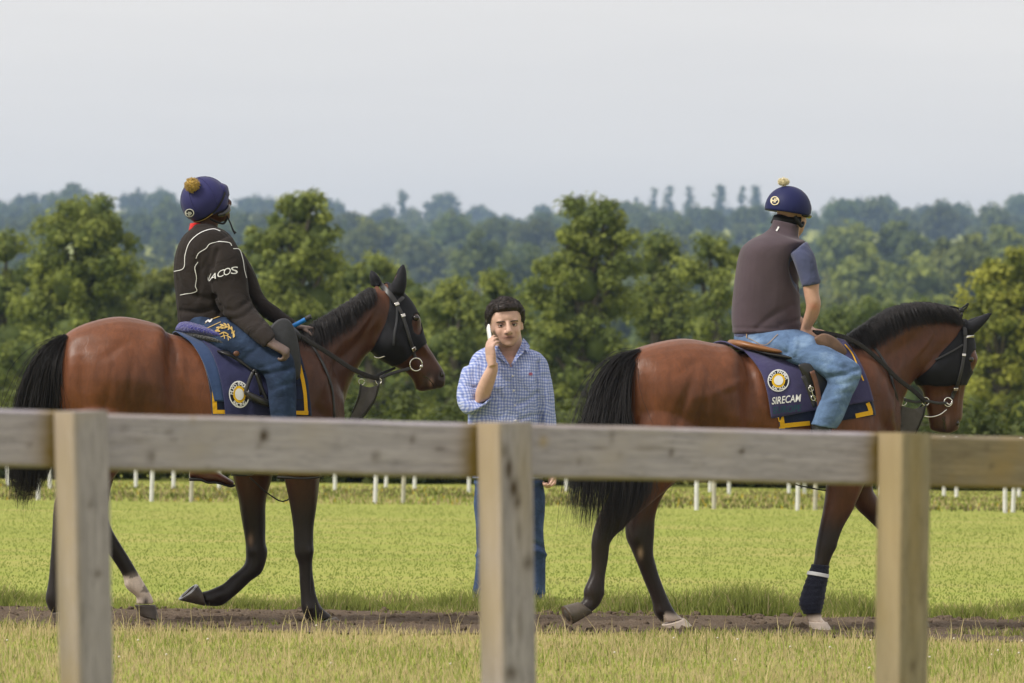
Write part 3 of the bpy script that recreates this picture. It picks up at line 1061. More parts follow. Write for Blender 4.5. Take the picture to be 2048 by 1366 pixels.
tree('bushy tree right behind the standing man\'s head', [(985, 575, 30), (1015, 600, 36), (965, 620, 36), (1030, 650, 40), (980, 690, 50), (1030, 730, 50), (985, 790, 60), (1030, 850, 60)], D1 + 5, 'mid', seed=18, group=G_row)
tree('tallest dark leaved tree to the right of the standing man', [(1185, 440, 44), (1155, 425, 28), (1215, 430, 30), (1130, 470, 36), (1240, 475, 34), (1180, 500, 55), (1105, 545, 44), (1240, 540, 38), (1165, 570, 60), (1085, 600, 40), (1220, 610, 52), (1130, 650, 62), (1200, 690, 62), (1090, 700, 50), (1150, 760, 72), (1230, 780, 55), (1085, 810, 55), (1160, 860, 72)], D1 - 6, 'mid', seed=19, group=G_row)
tree('narrow tree between the tallest tree and the right rider', [(1320, 490, 32), (1345, 510, 32), (1300, 530, 34), (1370, 550, 32), (1325, 575, 46), (1290, 620, 44), (1365, 640, 46), (1320, 690, 55), (1290, 760, 55), (1360, 770, 55), (1320, 850, 60)], D1 + 3, 'mid', seed=20, group=G_row)
tree('tree just left of the right rider\'s back', [(1420, 500, 32), (1450, 520, 30), (1400, 550, 34), (1440, 580, 40), (1420, 640, 46), (1450, 690, 50), (1410, 740, 52), (1445, 800, 56), (1410, 860, 56)], D1 + 1, 'mid', seed=21, group=G_row)
tree('dark tree hidden behind the right rider', [(1530, 610, 50), (1590, 640, 45), (1500, 680, 50), (1560, 720, 60), (1620, 720, 46), (1520, 800, 60), (1590, 820, 60), (1540, 880, 60)], D1 + 9, 'dark', seed=22, group=G_row)
tree('dark tree above the mane of the right horse', [(1700, 655, 42), (1650, 660, 40), (1750, 640, 44), (1680, 730, 55), (1760, 720, 55), (1720, 800, 60), (1660, 830, 60), (1770, 830, 60)], D1 + 16, 'dark', seed=23, group=G_row)
tree('dark tree behind the poll of the right horse', [(1830, 640, 42), (1870, 660, 42), (1800, 680, 45), (1850, 730, 55), (1890, 760, 50), (1820, 800, 55), (1870, 850, 60)], D1 + 14, 'dark', seed=24, group=G_row)
tree('bright yellow green tree at the right edge of the picture', [(2020, 545, 44), (1970, 580, 42), (2060, 590, 50), (1950, 640, 38), (2010, 640, 55), (2060, 690, 60), (1960, 710, 50), (2020, 750, 60), (1960, 800, 55), (2050, 830, 60), (1990, 870, 60)], D1 - 8, 'yellow', seed=25, group=G_row)

# dark unbroken undergrowth at the foot of the trees
r_ = np.random.default_rng(5)
k = 620
yy = r_.uniform(66.6, 92, k); xx = r_.uniform(-0.13, 0.13, k) * yy * 1.15
Cu = np.stack([xx, yy, terrain_z(xx, yy) + r_.uniform(0.12, 1.0, k)], 1)
Ru = r_.uniform(0.22, 0.5, k)
k2 = 620                                                   # its closed front along the edge of the turf
yy2 = r_.uniform(66.8, 69.2, k2); xx2 = r_.uniform(-0.14, 0.14, k2) * yy2
Cu = np.vstack([Cu, np.stack([xx2, yy2, r_.uniform(0.02, 0.62, k2)], 1)]); Ru = np.concatenate([Ru, r_.uniform(0.16, 0.34, k2)])
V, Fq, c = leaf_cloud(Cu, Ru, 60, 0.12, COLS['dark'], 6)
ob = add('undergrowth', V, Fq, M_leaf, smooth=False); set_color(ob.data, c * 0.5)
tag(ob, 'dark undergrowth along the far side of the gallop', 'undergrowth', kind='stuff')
# low brown paling fence seen under the right horse, beyond the posts
M_pale = plain('brown_paling', (0.075, 0.05, 0.05), 0.9, 0.2, var=0.3)
pf = empty('paling_fence', (4.0, 70.5, 0))
for k in range(44):
    mb = MB().box((-.06, -.012, 0), (.06, .012, 0.36 + 0.03 * math.sin(k * 1.7)))
    o = mb.build('pale', M_pale, pf, smooth=False)
    o.location = (-2.4 + k * 0.165, 0, -0.02)
mb = MB().box((-2.6, .014, .22), (4.9, .05, .29)); mb.build('rail', M_pale, pf, smooth=False)
tag(pf, 'low dark brown paling fence beyond the white posts on the right', 'fence')

# ------------------------------------------------------------------ wooded hillside
def crown_mesh(kind, seed, R=5.0, Hc=11.0, leaf=1.25, n_cl=44, per=10, shape='round'):
    r = np.random.default_rng(seed)
    if shape == 'round':
        lob = [((0, 0, Hc * .6), R * .8)] + [((R * .5 * math.cos(a), R * .5 * math.sin(a), Hc * .22), R * .6) for a in (0.3, 2.4, 4.5)] + [((R * .55 * math.cos(a), R * .55 * math.sin(a), Hc * r.uniform(.38, .66)), R * r.uniform(.42, .58)) for a in np.linspace(0, 6.28, 7)[:-1] + r.uniform(0, 1)]
    else:
        lob = [((r.normal(0, .25), r.normal(0, .25), Hc * t), R * w) for t, w in ((.12, .46 * r.uniform(.8, 1.1)), (.28, .46 * r.uniform(.8, 1.2)), (.45, .42 * r.uniform(.75, 1.2)), (.62, .36 * r.uniform(.75, 1.3)), (.78, .28 * r.uniform(.8, 1.3)), (.92, .16))]
    C, Rr = lobes_to_clumps(np.array([l[0] for l in lob]), np.array([l[1] for l in lob]), R * .29, 1.7, seed)
    V, Fq, c = fuse(leaf_cloud(C, Rr, per, leaf, COLS[kind], seed + 1, shade=0.2), shade_cores([l[0] for l in lob], [l[1] for l in lob], COLS[kind][0] * .8, 0.68, seed, 6, 4))  # same added dark balls as painted shade inside distant crowns
    return V, Fq, c

protos = [crown_mesh('far', 100 + i, R=r0, Hc=h0) for i, (r0, h0) in enumerate(((5.2, 10.5), (4.4, 10), (6.0, 11.5), (4.0, 9.0), (5.0, 12)))]
protos_g = [crown_mesh('mid', 120 + i, R=r0, Hc=h0) for i, (r0, h0) in enumerate(((5.2, 9.5), (6.0, 10.5), (4.6, 9)))]
def wood_mass(name, label, spots, pr, seed):
    r = np.random.default_rng(seed)
    Vs, Fs, Cs, off = [], [], [], 0
    for (x, y, sc) in spots:
        V, Fq, c = pr[r.integers(len(pr))]
        a = r.uniform(0, 6.28); ca, sa = math.cos(a), math.sin(a)
        Q = V * sc * np.array((1, 1, r.uniform(.85, 1.15)))
        Q = np.stack([Q[:, 0] * ca - Q[:, 1] * sa + x, Q[:, 0] * sa + Q[:, 1] * ca + y, Q[:, 2] + float(terrain_z(x, y)) - 0.8], 1)
        Vs.append(Q); Fs.append(Fq + off); Cs.append(c * r.uniform(.72, 1.25) * np.array((r.uniform(.9, 1.12), 1, r.uniform(.85, 1.1)))); off += len(Q)
    ob = add(name, np.vstack(Vs), np.vstack(Fs), M_leaf, smooth=False)
    set_color(ob.data, np.vstack(Cs))
    tag(ob, label, 'woodland', kind='stuff')
r_ = np.random.default_rng(40)
def row(d0, d1, gap, lo=-0.145, hi=0.145, sc=(0.8, 1.2), skip=0.0):
    out, dm = [], (d0 + d1) / 2
    k = int((hi - lo) * dm / gap)
    for i in range(k):
        if r_.random() < skip: continue
        y = r_.uniform(d0, d1)
        out.append((((lo + (hi - lo) * (i + r_.uniform(.1, .9)) / k) * y), y, r_.uniform(*sc)))
    return out
spots = []
for d in (1180, 1330, 1480, 1650, 1830, 2030, 2250):
    spots += row(d - 40, d + 60, 10.2, sc=(.75, 1.3), skip=0.06)
wood_mass('far_wood', 'blue hazy wood covering the upper slopes of the hill', spots, protos, 41)
spots = []
for d in (2500, 2750, 2980):
    spots += row(d - 60, d + 60, 12.5, sc=(.8, 1.35), skip=0.05)
wood_mass('ridge_wood', 'pale blue wood along the top of the far ridge', spots, protos, 42)
spots = []
for d in (250, 330, 430, 530, 640, 760, 890, 1030):
    spots += row(d - 30, d + 50, 6.0 + d * .002, sc=(.6, 1.0) if d > 600 else (.5, .7), skip=0.06)
wood_mass('slope_wood', 'green wood on the lower slopes behind the near trees', spots, protos + protos_g, 43)

def far_tree(label, px, top, base, depth, kind='round', seed=1, wpx=None, name='distant_tree', col='far'):
    """a single tree one can pick out on the hill"""
    s = F / depth
    u, vv = unroll(px, base)
    hgt = (base - top) / s
    R = (wpx or (base - top) * .8) / s / 2
    p = world_at(px, base, depth)
    root = empty(name, (p.x, p.y, p.z))
    V, Fq, c = crown_mesh(col, seed, R=R if kind == 'round' else R * 1.6, Hc=hgt * (.92 if kind == 'round' else 1.0), leaf=max(.5, R * .26), per=26, shape=kind)
    ob = add('crown', V, Fq, M_leaf, root, smooth=False); set_color(ob.data, c)
    tz = float(terrain_z(p.x, p.y)) - p.z
    MB().add(tube([(0, 0, min(tz, 0) - .5), (0.1, 0, hgt * .3), (0, 0.1, hgt * .8)], [R * .14, R * .11, R * .04], 7)).build('trunk', M_bark, root)
    tag(root, label, 'tree', 'trees that stand out on the wooded hill')
    return root
DR = 3000
for a in [('leftmost narrow conifer of the skyline group left of right rider', 1272, 392, 455, DR, 'tall', 201, 21),
          ('tall narrow conifer left of the pair on the skyline', 1307, 374, 455, DR, 'tall', 202, 29),
          ('right one of the close pair of conifers on the skyline', 1338, 373, 455, DR, 'tall', 203, 35),
          ('broad flat topped conifer standing alone between pair and peak', 1377, 374, 455, DR, 'tall', 204, 37),
          ('pointed tallest conifer in the middle of the skyline', 1438, 368, 455, DR, 'tall', 205, 43),
          ('slim conifer just left of the right rider\'s helmet', 1482, 372, 455, DR, 'tall', 206, 29),
          ('bushy conifer touching the right rider\'s helmet', 1513, 371, 455, DR, 'tall', 207, 40)]:
    far_tree(*a, name='distant_conifer')
for a in [('round pale tree standing alone on the skyline left of the left helmet', 330, 366, 455, 3000, 'round', 211, 42),
          ('broad domed oak on the skyline above the gap between horses', 885, 370, 455, 2900, 'round', 212, 62),
          ('small pointed tree left of the domed skyline oak', 806, 382, 455, 2900, 'tall', 213, 35),
          ('wide dark clump on the ridge at the upper left', 140, 360, 455, 2300, 'round', 214, 90),
          ('smaller dark tree right of the wide clump on upper left ridge', 196, 370, 455, 2300, 'round', 215, 50),
          ('rounded skyline tree to the right of the left helmet', 525, 384, 455, 2700, 'round', 216, 50),
          ('second rounded skyline tree behind the tall tree right of left rider', 660, 388, 455, 2700, 'round', 217, 46),
          ('skyline tree just right of the right rider\'s helmet', 1688, 380, 455, 2700, 'round', 218, 40),
          ('taller skyline tree right of the right rider\'s helmet', 1722, 373, 455, 2700, 'round', 219, 36),
          ('broad skyline tree near the upper right', 1776, 369, 455, 2700, 'round', 220, 46),
          ('small skyline tree at the far upper right', 1886, 384, 455, 2700, 'round', 221, 34)]:
    far_tree(*a)
for a in [('pale round tree on the slope right of the tall tree by the left rider', 722, 432, 520, 1150, 'round', 231, 84, 'olive'),
          ('green tree with a broad crown right of the right rider\'s shoulder', 1730, 500, 600, 720, 'round', 232, 130, 'mid'),
          ('large domed tree on the slope at the right, highest of its row', 1915, 462, 590, 740, 'round', 233, 140, 'olive'),
          ('green domed tree above the right horse\'s poll', 1830, 510, 620, 700, 'round', 234, 120, 'mid'),
          ('hazy green tree right of the right rider\'s helmet strap', 1690, 440, 540, 980, 'round', 235, 110, 'mid'),
          ('dark hazy tree behind the upper right slope', 1805, 436, 540, 980, 'round', 236, 110, 'far'),
          ('rounded tree at the right edge halfway up the slope', 2020, 440, 540, 940, 'round', 237, 110, 'mid'),
          ('light green tree just above the right horse\'s mane', 1760, 585, 690, 520, 'round', 238, 130, 'mid'),
          ('light green tree right of the right rider\'s elbow', 1670, 590, 690, 540, 'round', 239, 110, 'olive'),
          ('light green tree above the right horse\'s forehead', 1870, 590, 690, 530, 'round', 240, 110, 'mid'),
          ('hazy blue green tree above the standing man', 955, 468, 560, 880, 'round', 241, 110, 'far'),
          ('grey green tree left of the tallest tree', 1040, 500, 590, 820, 'round', 242, 110, 'far')]:
    far_tree(a[0], *a[1:5], a[5], a[6], a[7], col=a[8])
# ================================================================== HORSES
M_coat = NT('bay_coat')
c = M_coat.attr('Col')
v = M_coat.coord()
n1 = M_coat.noise(v, 5.5, 4, 0.6)
n2 = M_coat.noise(v, 190, 3, 0.6)
n3 = M_coat.noise(M_coat.coord(scale=(26, 26, 9), rot=(0, .5, 0)), 1.0, 5, 0.65, 0.8)
c = M_coat.mix(0.55, c, M_coat.mix(1.0, c, M_coat.ramp(n1, [(0.3, (0.72, 0.70, 0.68)), (0.7, (1.25, 1.22, 1.2))]), 'MULTIPLY'))
c = M_coat.mix(0.22, c, M_coat.mix(1.0, c, M_coat.ramp(n2, [(0.3, (0.6, 0.6, 0.6)), (0.7, (1.4, 1.4, 1.4))]), 'MULTIPLY'))
c = M_coat.mix(0.5, c, M_coat.mix(1.0, c, M_coat.ramp(n3, [(0.32, (0.62, 0.6, 0.58)), (0.68, (1.3, 1.28, 1.25))]), 'MULTIPLY'))
M_coat.set(c, 0.40, 0.26)
M_coat.bsdf.inputs['Sheen Weight'].default_value = 0.05
M_coat.bump(M_coat.math('ADD', M_coat.math('MULTIPLY', n3, .9), M_coat.math('MULTIPLY', n2, .25)), 0.22, 0.012)
M_hair = NT('black_horse_hair')
c = M_hair.attr('Col')
M_hair.set(c, 0.5, 0.3)
M_hoof = plain('hoof_horn', (0.075, 0.06, 0.048), 0.55, 0.4, var=0.4, scale=14)
M_hoof_pale = plain('pale_hoof_horn', (0.58, 0.49, 0.42), 0.55, 0.4, var=0.2, scale=14)
M_shoe = plain('horseshoe_steel', (0.42, 0.42, 0.43), 0.35, 0.5, 0.9)
M_sole = plain('hoof_sole', (0.12, 0.085, 0.06), 0.95, 0.2, var=0.4, scale=30, bump=0.5)
M_hood = fabric('black_stretch_hood', (0.006, 0.006, 0.009), 0.2, 80, 0.2, 0.7, 14, 0.5, sheen=0.03)
M_eye = plain('dark_eye', (0.012, 0.008, 0.006), 0.08, 0.6, bump=0)
M_leather = plain('black_leather', (0.016, 0.015, 0.016), 0.42, 0.5, var=0.3, scale=30)
M_leather_br = plain('brown_leather', (0.115, 0.045, 0.025), 0.45, 0.5, var=0.25, scale=30)
M_steel = plain('bright_steel', (0.62, 0.60, 0.56), 0.22, 0.5, 1.0, bump=0)

BAY = np.array((0.134, 0.046, 0.019)); BAY_D = np.array((0.033, 0.0145, 0.010)); BLACK = np.array((0.013, 0.0105, 0.010)); WHITE = np.array((0.68, 0.58, 0.50))

def sculpt(fr, me, brushes):
    """soft swellings and hollows: (px, py, r_px, amount m[, side])  side -1 near, +1 far, 0 both"""
    V, N = verts_np(me), normals_np(me)
    px = fr.pix(V * np.array((1, 0, 1)))
    for b in brushes:
        rx = b[2] if np.isscalar(b[2]) else b[2][0]
        ry = b[2] if np.isscalar(b[2]) else b[2][1]
        an = math.radians(b[5]) if len(b) > 5 else 0.0
        dx, dy = px[:, 0] - b[0], px[:, 1] - b[1]
        ux, uy = dx * math.cos(an) + dy * math.sin(an), -dx * math.sin(an) + dy * math.cos(an)
        w = np.exp(-((ux / rx) ** 2 + (uy / ry) ** 2))
        side = b[4] if len(b) > 4 else 0
        if side: w = w * sstep(-0.03, 0.04, side * V[:, 1])
        V += N * (w * b[3] * 1.5 * np.abs(N[:, 1]) ** 0.5)[:, None]
    me.vertices.foreach_set('co', V.astype(np.float32).ravel())
    me.update()
    return me

def strands(fr, guides, n, seg, rad, seed, roots, spread=0.02, length=(0.75, 1.0), wild=0.03, col=((0.007, 0.006, 0.007), (0.022, 0.018, 0.018)), nsid=3):
    """hair: guides = list of px polylines (same number of knots) with lateral per knot; strands blend neighbours"""
    r = np.random.default_rng(seed)
    G = []
    for g in guides:
        G.append(catmull(np.array([fr.P(q[0], q[1], q[2] if len(q) > 2 else 0.0) for q in g]), 6))
    G = np.array(G)                                    # (g, k, 3)
    k = G.shape[1]
    Vs, Fs, Cs, off = [], [], [], 0
    th = np.linspace(0, 2 * math.pi, nsid, endpoint=False)
    for i in range(n):
        t = r.random() * (len(G) - 1)
        a = int(t); f = t - a
        b = min(a + 1, len(G) - 1)
        C = G[a] * (1 - f) + G[b] * f
        L_ = r.uniform(*length)
        m = seg + 1
        u = np.linspace(0, L_ * (k - 1), m)
        C = np.stack([np.interp(u, np.arange(k), C[:, d]) for d in range(3)], 1)
        tt = np.linspace(0, 1, m)[:, None]
        C = C + r.normal(0, spread, 3) * np.array((1, 1.6, .6)) * (roots + (1 - roots) * np.minimum(1, tt * 2.5))
        ph = r.uniform(0, 6.28, 3); am = r.normal(0, wild, 3)
        C = C + am * np.sin(tt * r.uniform(1.5, 4) + ph) * tt
        T = np.gradient(C, axis=0); T /= np.linalg.norm(T, axis=1)[:, None] + 1e-9
        X = np.cross(T, np.array((0.3, 1, 0.2))); X /= np.linalg.norm(X, axis=1)[:, None] + 1e-9
        Y = np.cross(T, X)
        rr = rad * r.uniform(0.6, 1.4) * np.interp(tt[:, 0], [0, 0.6, 1], [1, 0.9, 0.12])
        ring = C[:, None, :] + rr[:, None, None] * (np.cos(th)[None, :, None] * X[:, None, :] + np.sin(th)[None, :, None] * Y[:, None, :])
        Vs.append(ring.reshape(-1, 3))
        ii, jj = np.meshgrid(np.arange(seg), np.arange(nsid), indexing='ij')
        A = ii * nsid + jj; B = ii * nsid + (jj + 1) % nsid
        Fs.append(np.stack([A, B, B + nsid, A + nsid], 2).reshape(-1, 4) + off); off += len(ring) * nsid
        q = r.random()
        Cs.append(np.tile(np.array(col[0]) * (1 - q) + np.array(col[1]) * q, (len(ring) * nsid, 1)))
    return np.vstack(Vs), np.vstack(Fs), np.vstack(Cs)

def hair(name, parent, *a, **k):
    V, Fq, c = strands(*a, **k)
    ob = add(name, V, Fq, M_hair.m, parent)
    set_color(ob.data, c)
    return ob

def patch_of(me, mask, off, name, mat, parent, thick=0.004):
    """a close-fitting cloth over part of a body: its own skin, lifted off and given thickness"""
    V, N, Q = verts_np(me), normals_np(me), quads_np(me)
    fm = mask[Q].all(axis=1)
    Qs = Q[fm]
    used = np.unique(Qs)
    mp = -np.ones(len(V), dtype=int); mp[used] = np.arange(len(used))
    Qs = mp[Qs]; P, Nn = V[used], N[used]
    m = len(used)
    # smooth the cut edge
    e = np.vstack([Qs[:, [0, 1]], Qs[:, [1, 2]], Qs[:, [2, 3]], Qs[:, [3, 0]]])
    key = np.sort(e, axis=1)
    uq, inv, cnt = np.unique(key, axis=0, return_inverse=True, return_counts=True)
    be = uq[cnt == 1]
    for _ in range(6):
        acc, num = np.zeros_like(P), np.zeros(m)
        np.add.at(acc, be[:, 0], P[be[:, 1]]); np.add.at(acc, be[:, 1], P[be[:, 0]])
        np.add.at(num, be[:, 0], 1); np.add.at(num, be[:, 1], 1)
        b = num > 0
        P[b] = P[b] * .5 + .5 * acc[b] / num[b][:, None]
    outer, inner = P + Nn * off, P + Nn * (off - thick)
    Vn = np.vstack([outer, inner])
    bed = e[cnt[inv.ravel()] == 1]
    sides = np.stack([bed[:, 1], bed[:, 0], bed[:, 0] + m, bed[:, 1] + m], 1)
    Fa = np.vstack([Qs, Qs[:, ::-1] + m, sides])
    return add(name, Vn, Fa, mat, parent)

def hoof(fr, top, bot, l, w0, w1, mat, parent, shoe=False):
    """hoof capsule between a coronet chord and a ground chord (px), with sole"""
    S = chords(fr, [(*top, w0, l), (*[(a * .5 + b * .5) for a, b in zip(top, bot)], (w0 + w1) / 2, l), (*bot, w1, l)], n=20, sub=4, rings=True)
    V, Fc = loft(S, 20)
    h = add('hoof', V, Fc, mat, parent)
    nrm = S[-1].mean(0) - S[-3].mean(0); nrm /= np.linalg.norm(nrm)
    c0 = S[-1].mean(0)
    ring = [c0 + (S[-1] - c0) * .86 + nrm * .003, c0 + (S[-1] - c0) * .4 + nrm * -0.004]
    V2, F2 = loft([S[-1] + nrm * .0015, ring[0], ring[1], c0 + (S[-1] - c0) * .05 + nrm * -.003], 20, cap=False)
    add('sole', V2, F2, M_sole, h)
    if shoe:
        o, i = c0 + (S[-1] - c0) * 1.0, c0 + (S[-1] - c0) * .8
        V3, F3 = loft([o + nrm * .002, o + nrm * .011, i + nrm * .011, i + nrm * .003], 20, cap=False)
        add('horseshoe', V3, F3, M_shoe, h)
    return h

def make_horse(fr, root, d):
    mb = MB()
    mb.add(chords(fr, d['trunk'], n=28, sub=5, e=2.25))
    mb.add(chords(fr, d['neck'], n=22, sub=5, e=2.1))
    mb.add(chords(fr, d['head'], n=22, sub=5, e=2.3))
    for (l, secs) in d['legs']:
        mb.add(chords(fr, secs, l=l, n=16, sub=5, e=2.1))
    for (l, secs) in d.get('ears', []):
        mb.add(chords(fr, secs, l=l, n=12, sub=4))
    for (x, y, l, r) in d.get('balls', []):
        mb.add(ball(fr.P(x, y, l), r))
    me = remesh(mb, 0.0105, 3, 0.5)
    sculpt(fr, me, d['brush'])
    V = verts_np(me)
    px = fr.pix(V)
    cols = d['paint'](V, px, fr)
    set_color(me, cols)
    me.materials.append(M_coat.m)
    body = link(bpy.data.objects.new('body', me), root)
    return body, me

def bay_base(V, px, fr):
    n = len(V)
    z = V[:, 2]
    r = vnoise(V[:, 0] * 3 + V[:, 1] * 2, z * 3, 2.0, 8)
    c = BAY * (0.88 + 0.25 * r)[:, None]
    return c

def darken(c, w, to=BLACK):
    return c * (1 - w)[:, None] + np.asarray(to) * w[:, None]

# ------------------------------------------------------------------ left horse
uL, vL = unroll(400, 1250)
FL = Frame(uL / F * DH, DH, 16.0)
horseL = empty('horse', (FL.x, FL.y, 0), FL.yaw)
tag(horseL, 'bay horse on the left with a raised bent foreleg and pricked ears', 'horse', 'racehorses on the track')
HL = {
 'trunk': [(117, 700, 108, 780, .085), (133, 668, 113, 838, .17), (174, 646, 146, 870, .222), (236, 633, 215, 885, .262), (295, 643, 285, 895, .27), (345, 668, 342, 908, .262), (415, 684, 415, 932, .285), (492, 690, 490, 946, .29), (560, 684, 560, 950, .27), (612, 672, 618, 945, .235), (648, 700, 655, 925, .20), (676, 765, 682, 885, .12)],
 'neck': [(555, 700, 668, 885, .19), (598, 672, 684, 820, .15), (643, 645, 700, 768, .118), (688, 615, 727, 718, .095), (728, 588, 744, 700, .085), (757, 570, 765, 690, .08)],
 'head': [(772, 564, 742, 640, .065), (800, 580, 744, 665, .082), (826, 610, 743, 695, .098), (839, 645, 758, 714, .098), (850, 682, 787, 732, .08), (866, 708, 811, 745, .062), (878, 728, 826, 762, .056), (889, 746, 832, 776, .056), (890, 757, 848, 781, .048), (884, 771, 866, 780, .025)],
 'ears': [(-0.055, [(782, 584, 806, 590, .03), (787, 562, 811, 570, .033), (797, 541, 811, 549, .022), (804, 529, 809, 531, .006)]),
          (0.055, [(744, 572, 764, 570, .03), (741, 553, 757, 556, .03), (742, 541, 747, 543, .006)])],
 'balls': [(875, 765, -0.0, (.045, .04, .035)), (845, 772, 0, (.045, .036, .03))],
 'legs': [
  (-0.135, [(565, 800, 668, 820, .10), (560, 870, 655, 870, .105), (568, 950, 641, 945, .085), (578, 1000, 634, 1000, .066), (586, 1050, 627, 1050, .05), (588, 1085, 627, 1085, .05), (590, 1108, 627, 1106, .051), (597, 1128, 625, 1128, .04), (599, 1160, 628, 1160, .035), (601, 1190, 632, 1190, .036), (603, 1218, 641, 1211, .043), (613, 1238, 656, 1226, .04), (628, 1246, 668, 1234, .044)]),
  (0.135, [(480, 800, 580, 800, .10), (462, 880, 560, 880, .105), (467, 955, 544, 955, .082), (478, 1000, 532, 1000, .066), (486, 1050, 531, 1050, .052), (491, 1085, 531, 1085, .05), (492, 1112, 535, 1106, .05), (487, 1131, 524, 1144, .046), (464, 1151, 503, 1161, .038), (446, 1167, 482, 1181, .035), (430, 1175, 461, 1199, .041), (415, 1181, 441, 1212, .041), (402, 1184, 412, 1212, .042)]),
  (-0.14, [(200, 690, 280, 710, .05, -.08), (165, 765, 300, 785, .085, -.12), (136, 860, 292, 870, .12, -.142), (140, 925, 236, 945, .10), (120, 978, 188, 995, .07), (108, 1006, 165, 1026, .05), (105, 1050, 143, 1052, .042), (102, 1100, 134, 1100, .036), (97, 1160, 130, 1160, .036), (91, 1195, 129, 1193, .043), (96, 1216, 138, 1208, .041), (106, 1228, 150, 1218, .045)]),
  (0.13, [(220, 690, 290, 710, .05, .08), (190, 770, 315, 785, .085, .11), (185, 870, 300, 880, .115, .13), (175, 950, 234, 945, .085), (160, 1000, 216, 1012, .06), (166, 1030, 218, 1042, .05), (190, 1065, 228, 1066, .041), (208, 1094, 245, 1094, .037), (228, 1124, 260, 1118, .035), (244, 1150, 281, 1154, .036), (254, 1178, 293, 1174, .044), (272, 1193, 303, 1192, .038), (272, 1208, 309, 1207, .043)]),
 ],
 'brush': [(300, 680, (22, 40), .022, 0, 20), (328, 690, (12, 60), -.020, 0, 10), (270, 760, (70, 55), .022), (330, 770, (22, 60), -.014), (300, 830, (26, 40), .018), (200, 760, (60, 60), .012), (150, 760, (14, 50), -.010), (170, 690, (40, 16), -.006),
           (620, 770, (26, 70), .015, 0, -20), (650, 800, (20, 50), -.006), (585, 860, (40, 50), .020), (690, 700, (60, 16), -.012, 0, -40), (660, 690, (50, 22), .010, 0, -35),
           (770, 690, (26, 26), .014), (800, 700, (40, 8), .008, 0, 55), (836, 712, (20, 16), -.012, 0, 45), (828, 640, 12, .012), (880, 752, 7, -.008), (812, 740, (20, 9), -.006, 0, 35),
           (608, 1010, (10, 50), .006), (500, 1010, (10, 50), .006), (615, 1140, (4, 60), -.004), (605, 960, (12, 40), .008),
           (609, 1170, (3, 34), -.006), (621, 1170, (5, 34), .003), (608, 1100, (9, 9), .005), (604, 1214, (7, 8), .005), (466, 1166, (3, 26), -.005, 0, 50), (513, 1104, (9, 9), .005), (447, 1192, (8, 8), .004), (118, 1100, (3, 50), -.005), (112, 1198, (7, 8), .005), (246, 1130, (3, 30), -.005, 0, -28), (262, 1172, (7, 8), .005),
           (215, 700, (30, 9), -.006, 0, -35), (255, 720, (40, 7), -.005, 0, 60), (235, 790, (7, 60), -.007, 0, 8), (190, 820, (7, 50), -.006, 0, 12), (345, 740, (8, 40), .006, 0, 0), (300, 860, (14, 30), -.008),
           (640, 740, (8, 60), .008, 0, 28), (600, 760, (8, 60), -.006, 0, 20), (625, 830, (26, 10), -.007, 0, 40), (560, 820, (30, 9), -.006, 0, 30), (710, 660, (40, 6), .006, 0, -52), (735, 640, (30, 6), -.006, 0, -60), (745, 670, (10, 20), -.008, 0, 20), (783, 668, (5, 26), .005, 0, 25), (846, 700, (22, 3), .005, 0, 52)],
}
def paintL(V, px, fr):
    c = bay_base(V, px, fr)
    x, y = px[:, 0], px[:, 1]
    z = V[:, 2]
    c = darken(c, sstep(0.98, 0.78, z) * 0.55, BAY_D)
    # darker belly, flank shade painted on the stifle, dark crest and shoulder front
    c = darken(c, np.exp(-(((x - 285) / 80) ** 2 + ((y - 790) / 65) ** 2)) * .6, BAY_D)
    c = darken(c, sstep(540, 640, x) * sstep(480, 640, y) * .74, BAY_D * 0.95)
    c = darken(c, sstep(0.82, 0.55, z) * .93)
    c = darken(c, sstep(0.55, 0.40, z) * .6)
    muz = sstep(45, 8, np.hypot(x - 872, (y - 768)))
    c = darken(c, muz * .85, (0.02, 0.014, 0.013))
    # white sock on the far hind leg
    s = sstep(1140, 1158, y + 0.35 * (x - 262)) * (x > 225) * (x < 330) * (V[:, 1] > 0)
    ns = vnoise(V[:, 0] * 30, z * 30, 1.0, 4)
    c = darken(c, s * np.where((ns > .62) & (y < 1185), .35, 1.0), WHITE)
    c = darken(c, np.exp(-(((x - 292) / 6) ** 2 + ((y - 1203) / 9) ** 2)) * (V[:, 1] > 0), BLACK * 2)
    # chestnut on the inside of the raised foreleg
    c = darken(c, np.exp(-(((x - 501) / 5) ** 2 + ((y - 1080) / 11) ** 2)) * (V[:, 1] > 0) * (V[:, 1] < .14), (0.2, 0.13, 0.09))
    c = darken(c, np.exp(-(((x - 884) / 5) ** 2 + ((y - 749) / 7) ** 2)) * .95, BLACK)
    c = darken(c, np.exp(-(((x - 860 - (y - 752) * .3) / 2.6) ** 2)) * (y > 748) * (y < 776) * (x > 845) * .85, BLACK)
    # pale inside of the lower lip
    c = darken(c, np.exp(-(((x - 862) / 4) ** 2 + ((y - 764) / 9) ** 2)) * .55, (0.42, 0.25, 0.2))
    return c
HL['paint'] = paintL
bodyL, meL = make_horse(FL, horseL, HL)
hoof(FL, (631, 1252, 672, 1234), (640, 1268, 693, 1254), -0.135, .045, .055, M_hoof, horseL)
hoof(FL, (402, 1184, 412, 1212), (361, 1203, 401, 1169), 0.135, .044, .058, M_hoof, horseL, True) if False else None
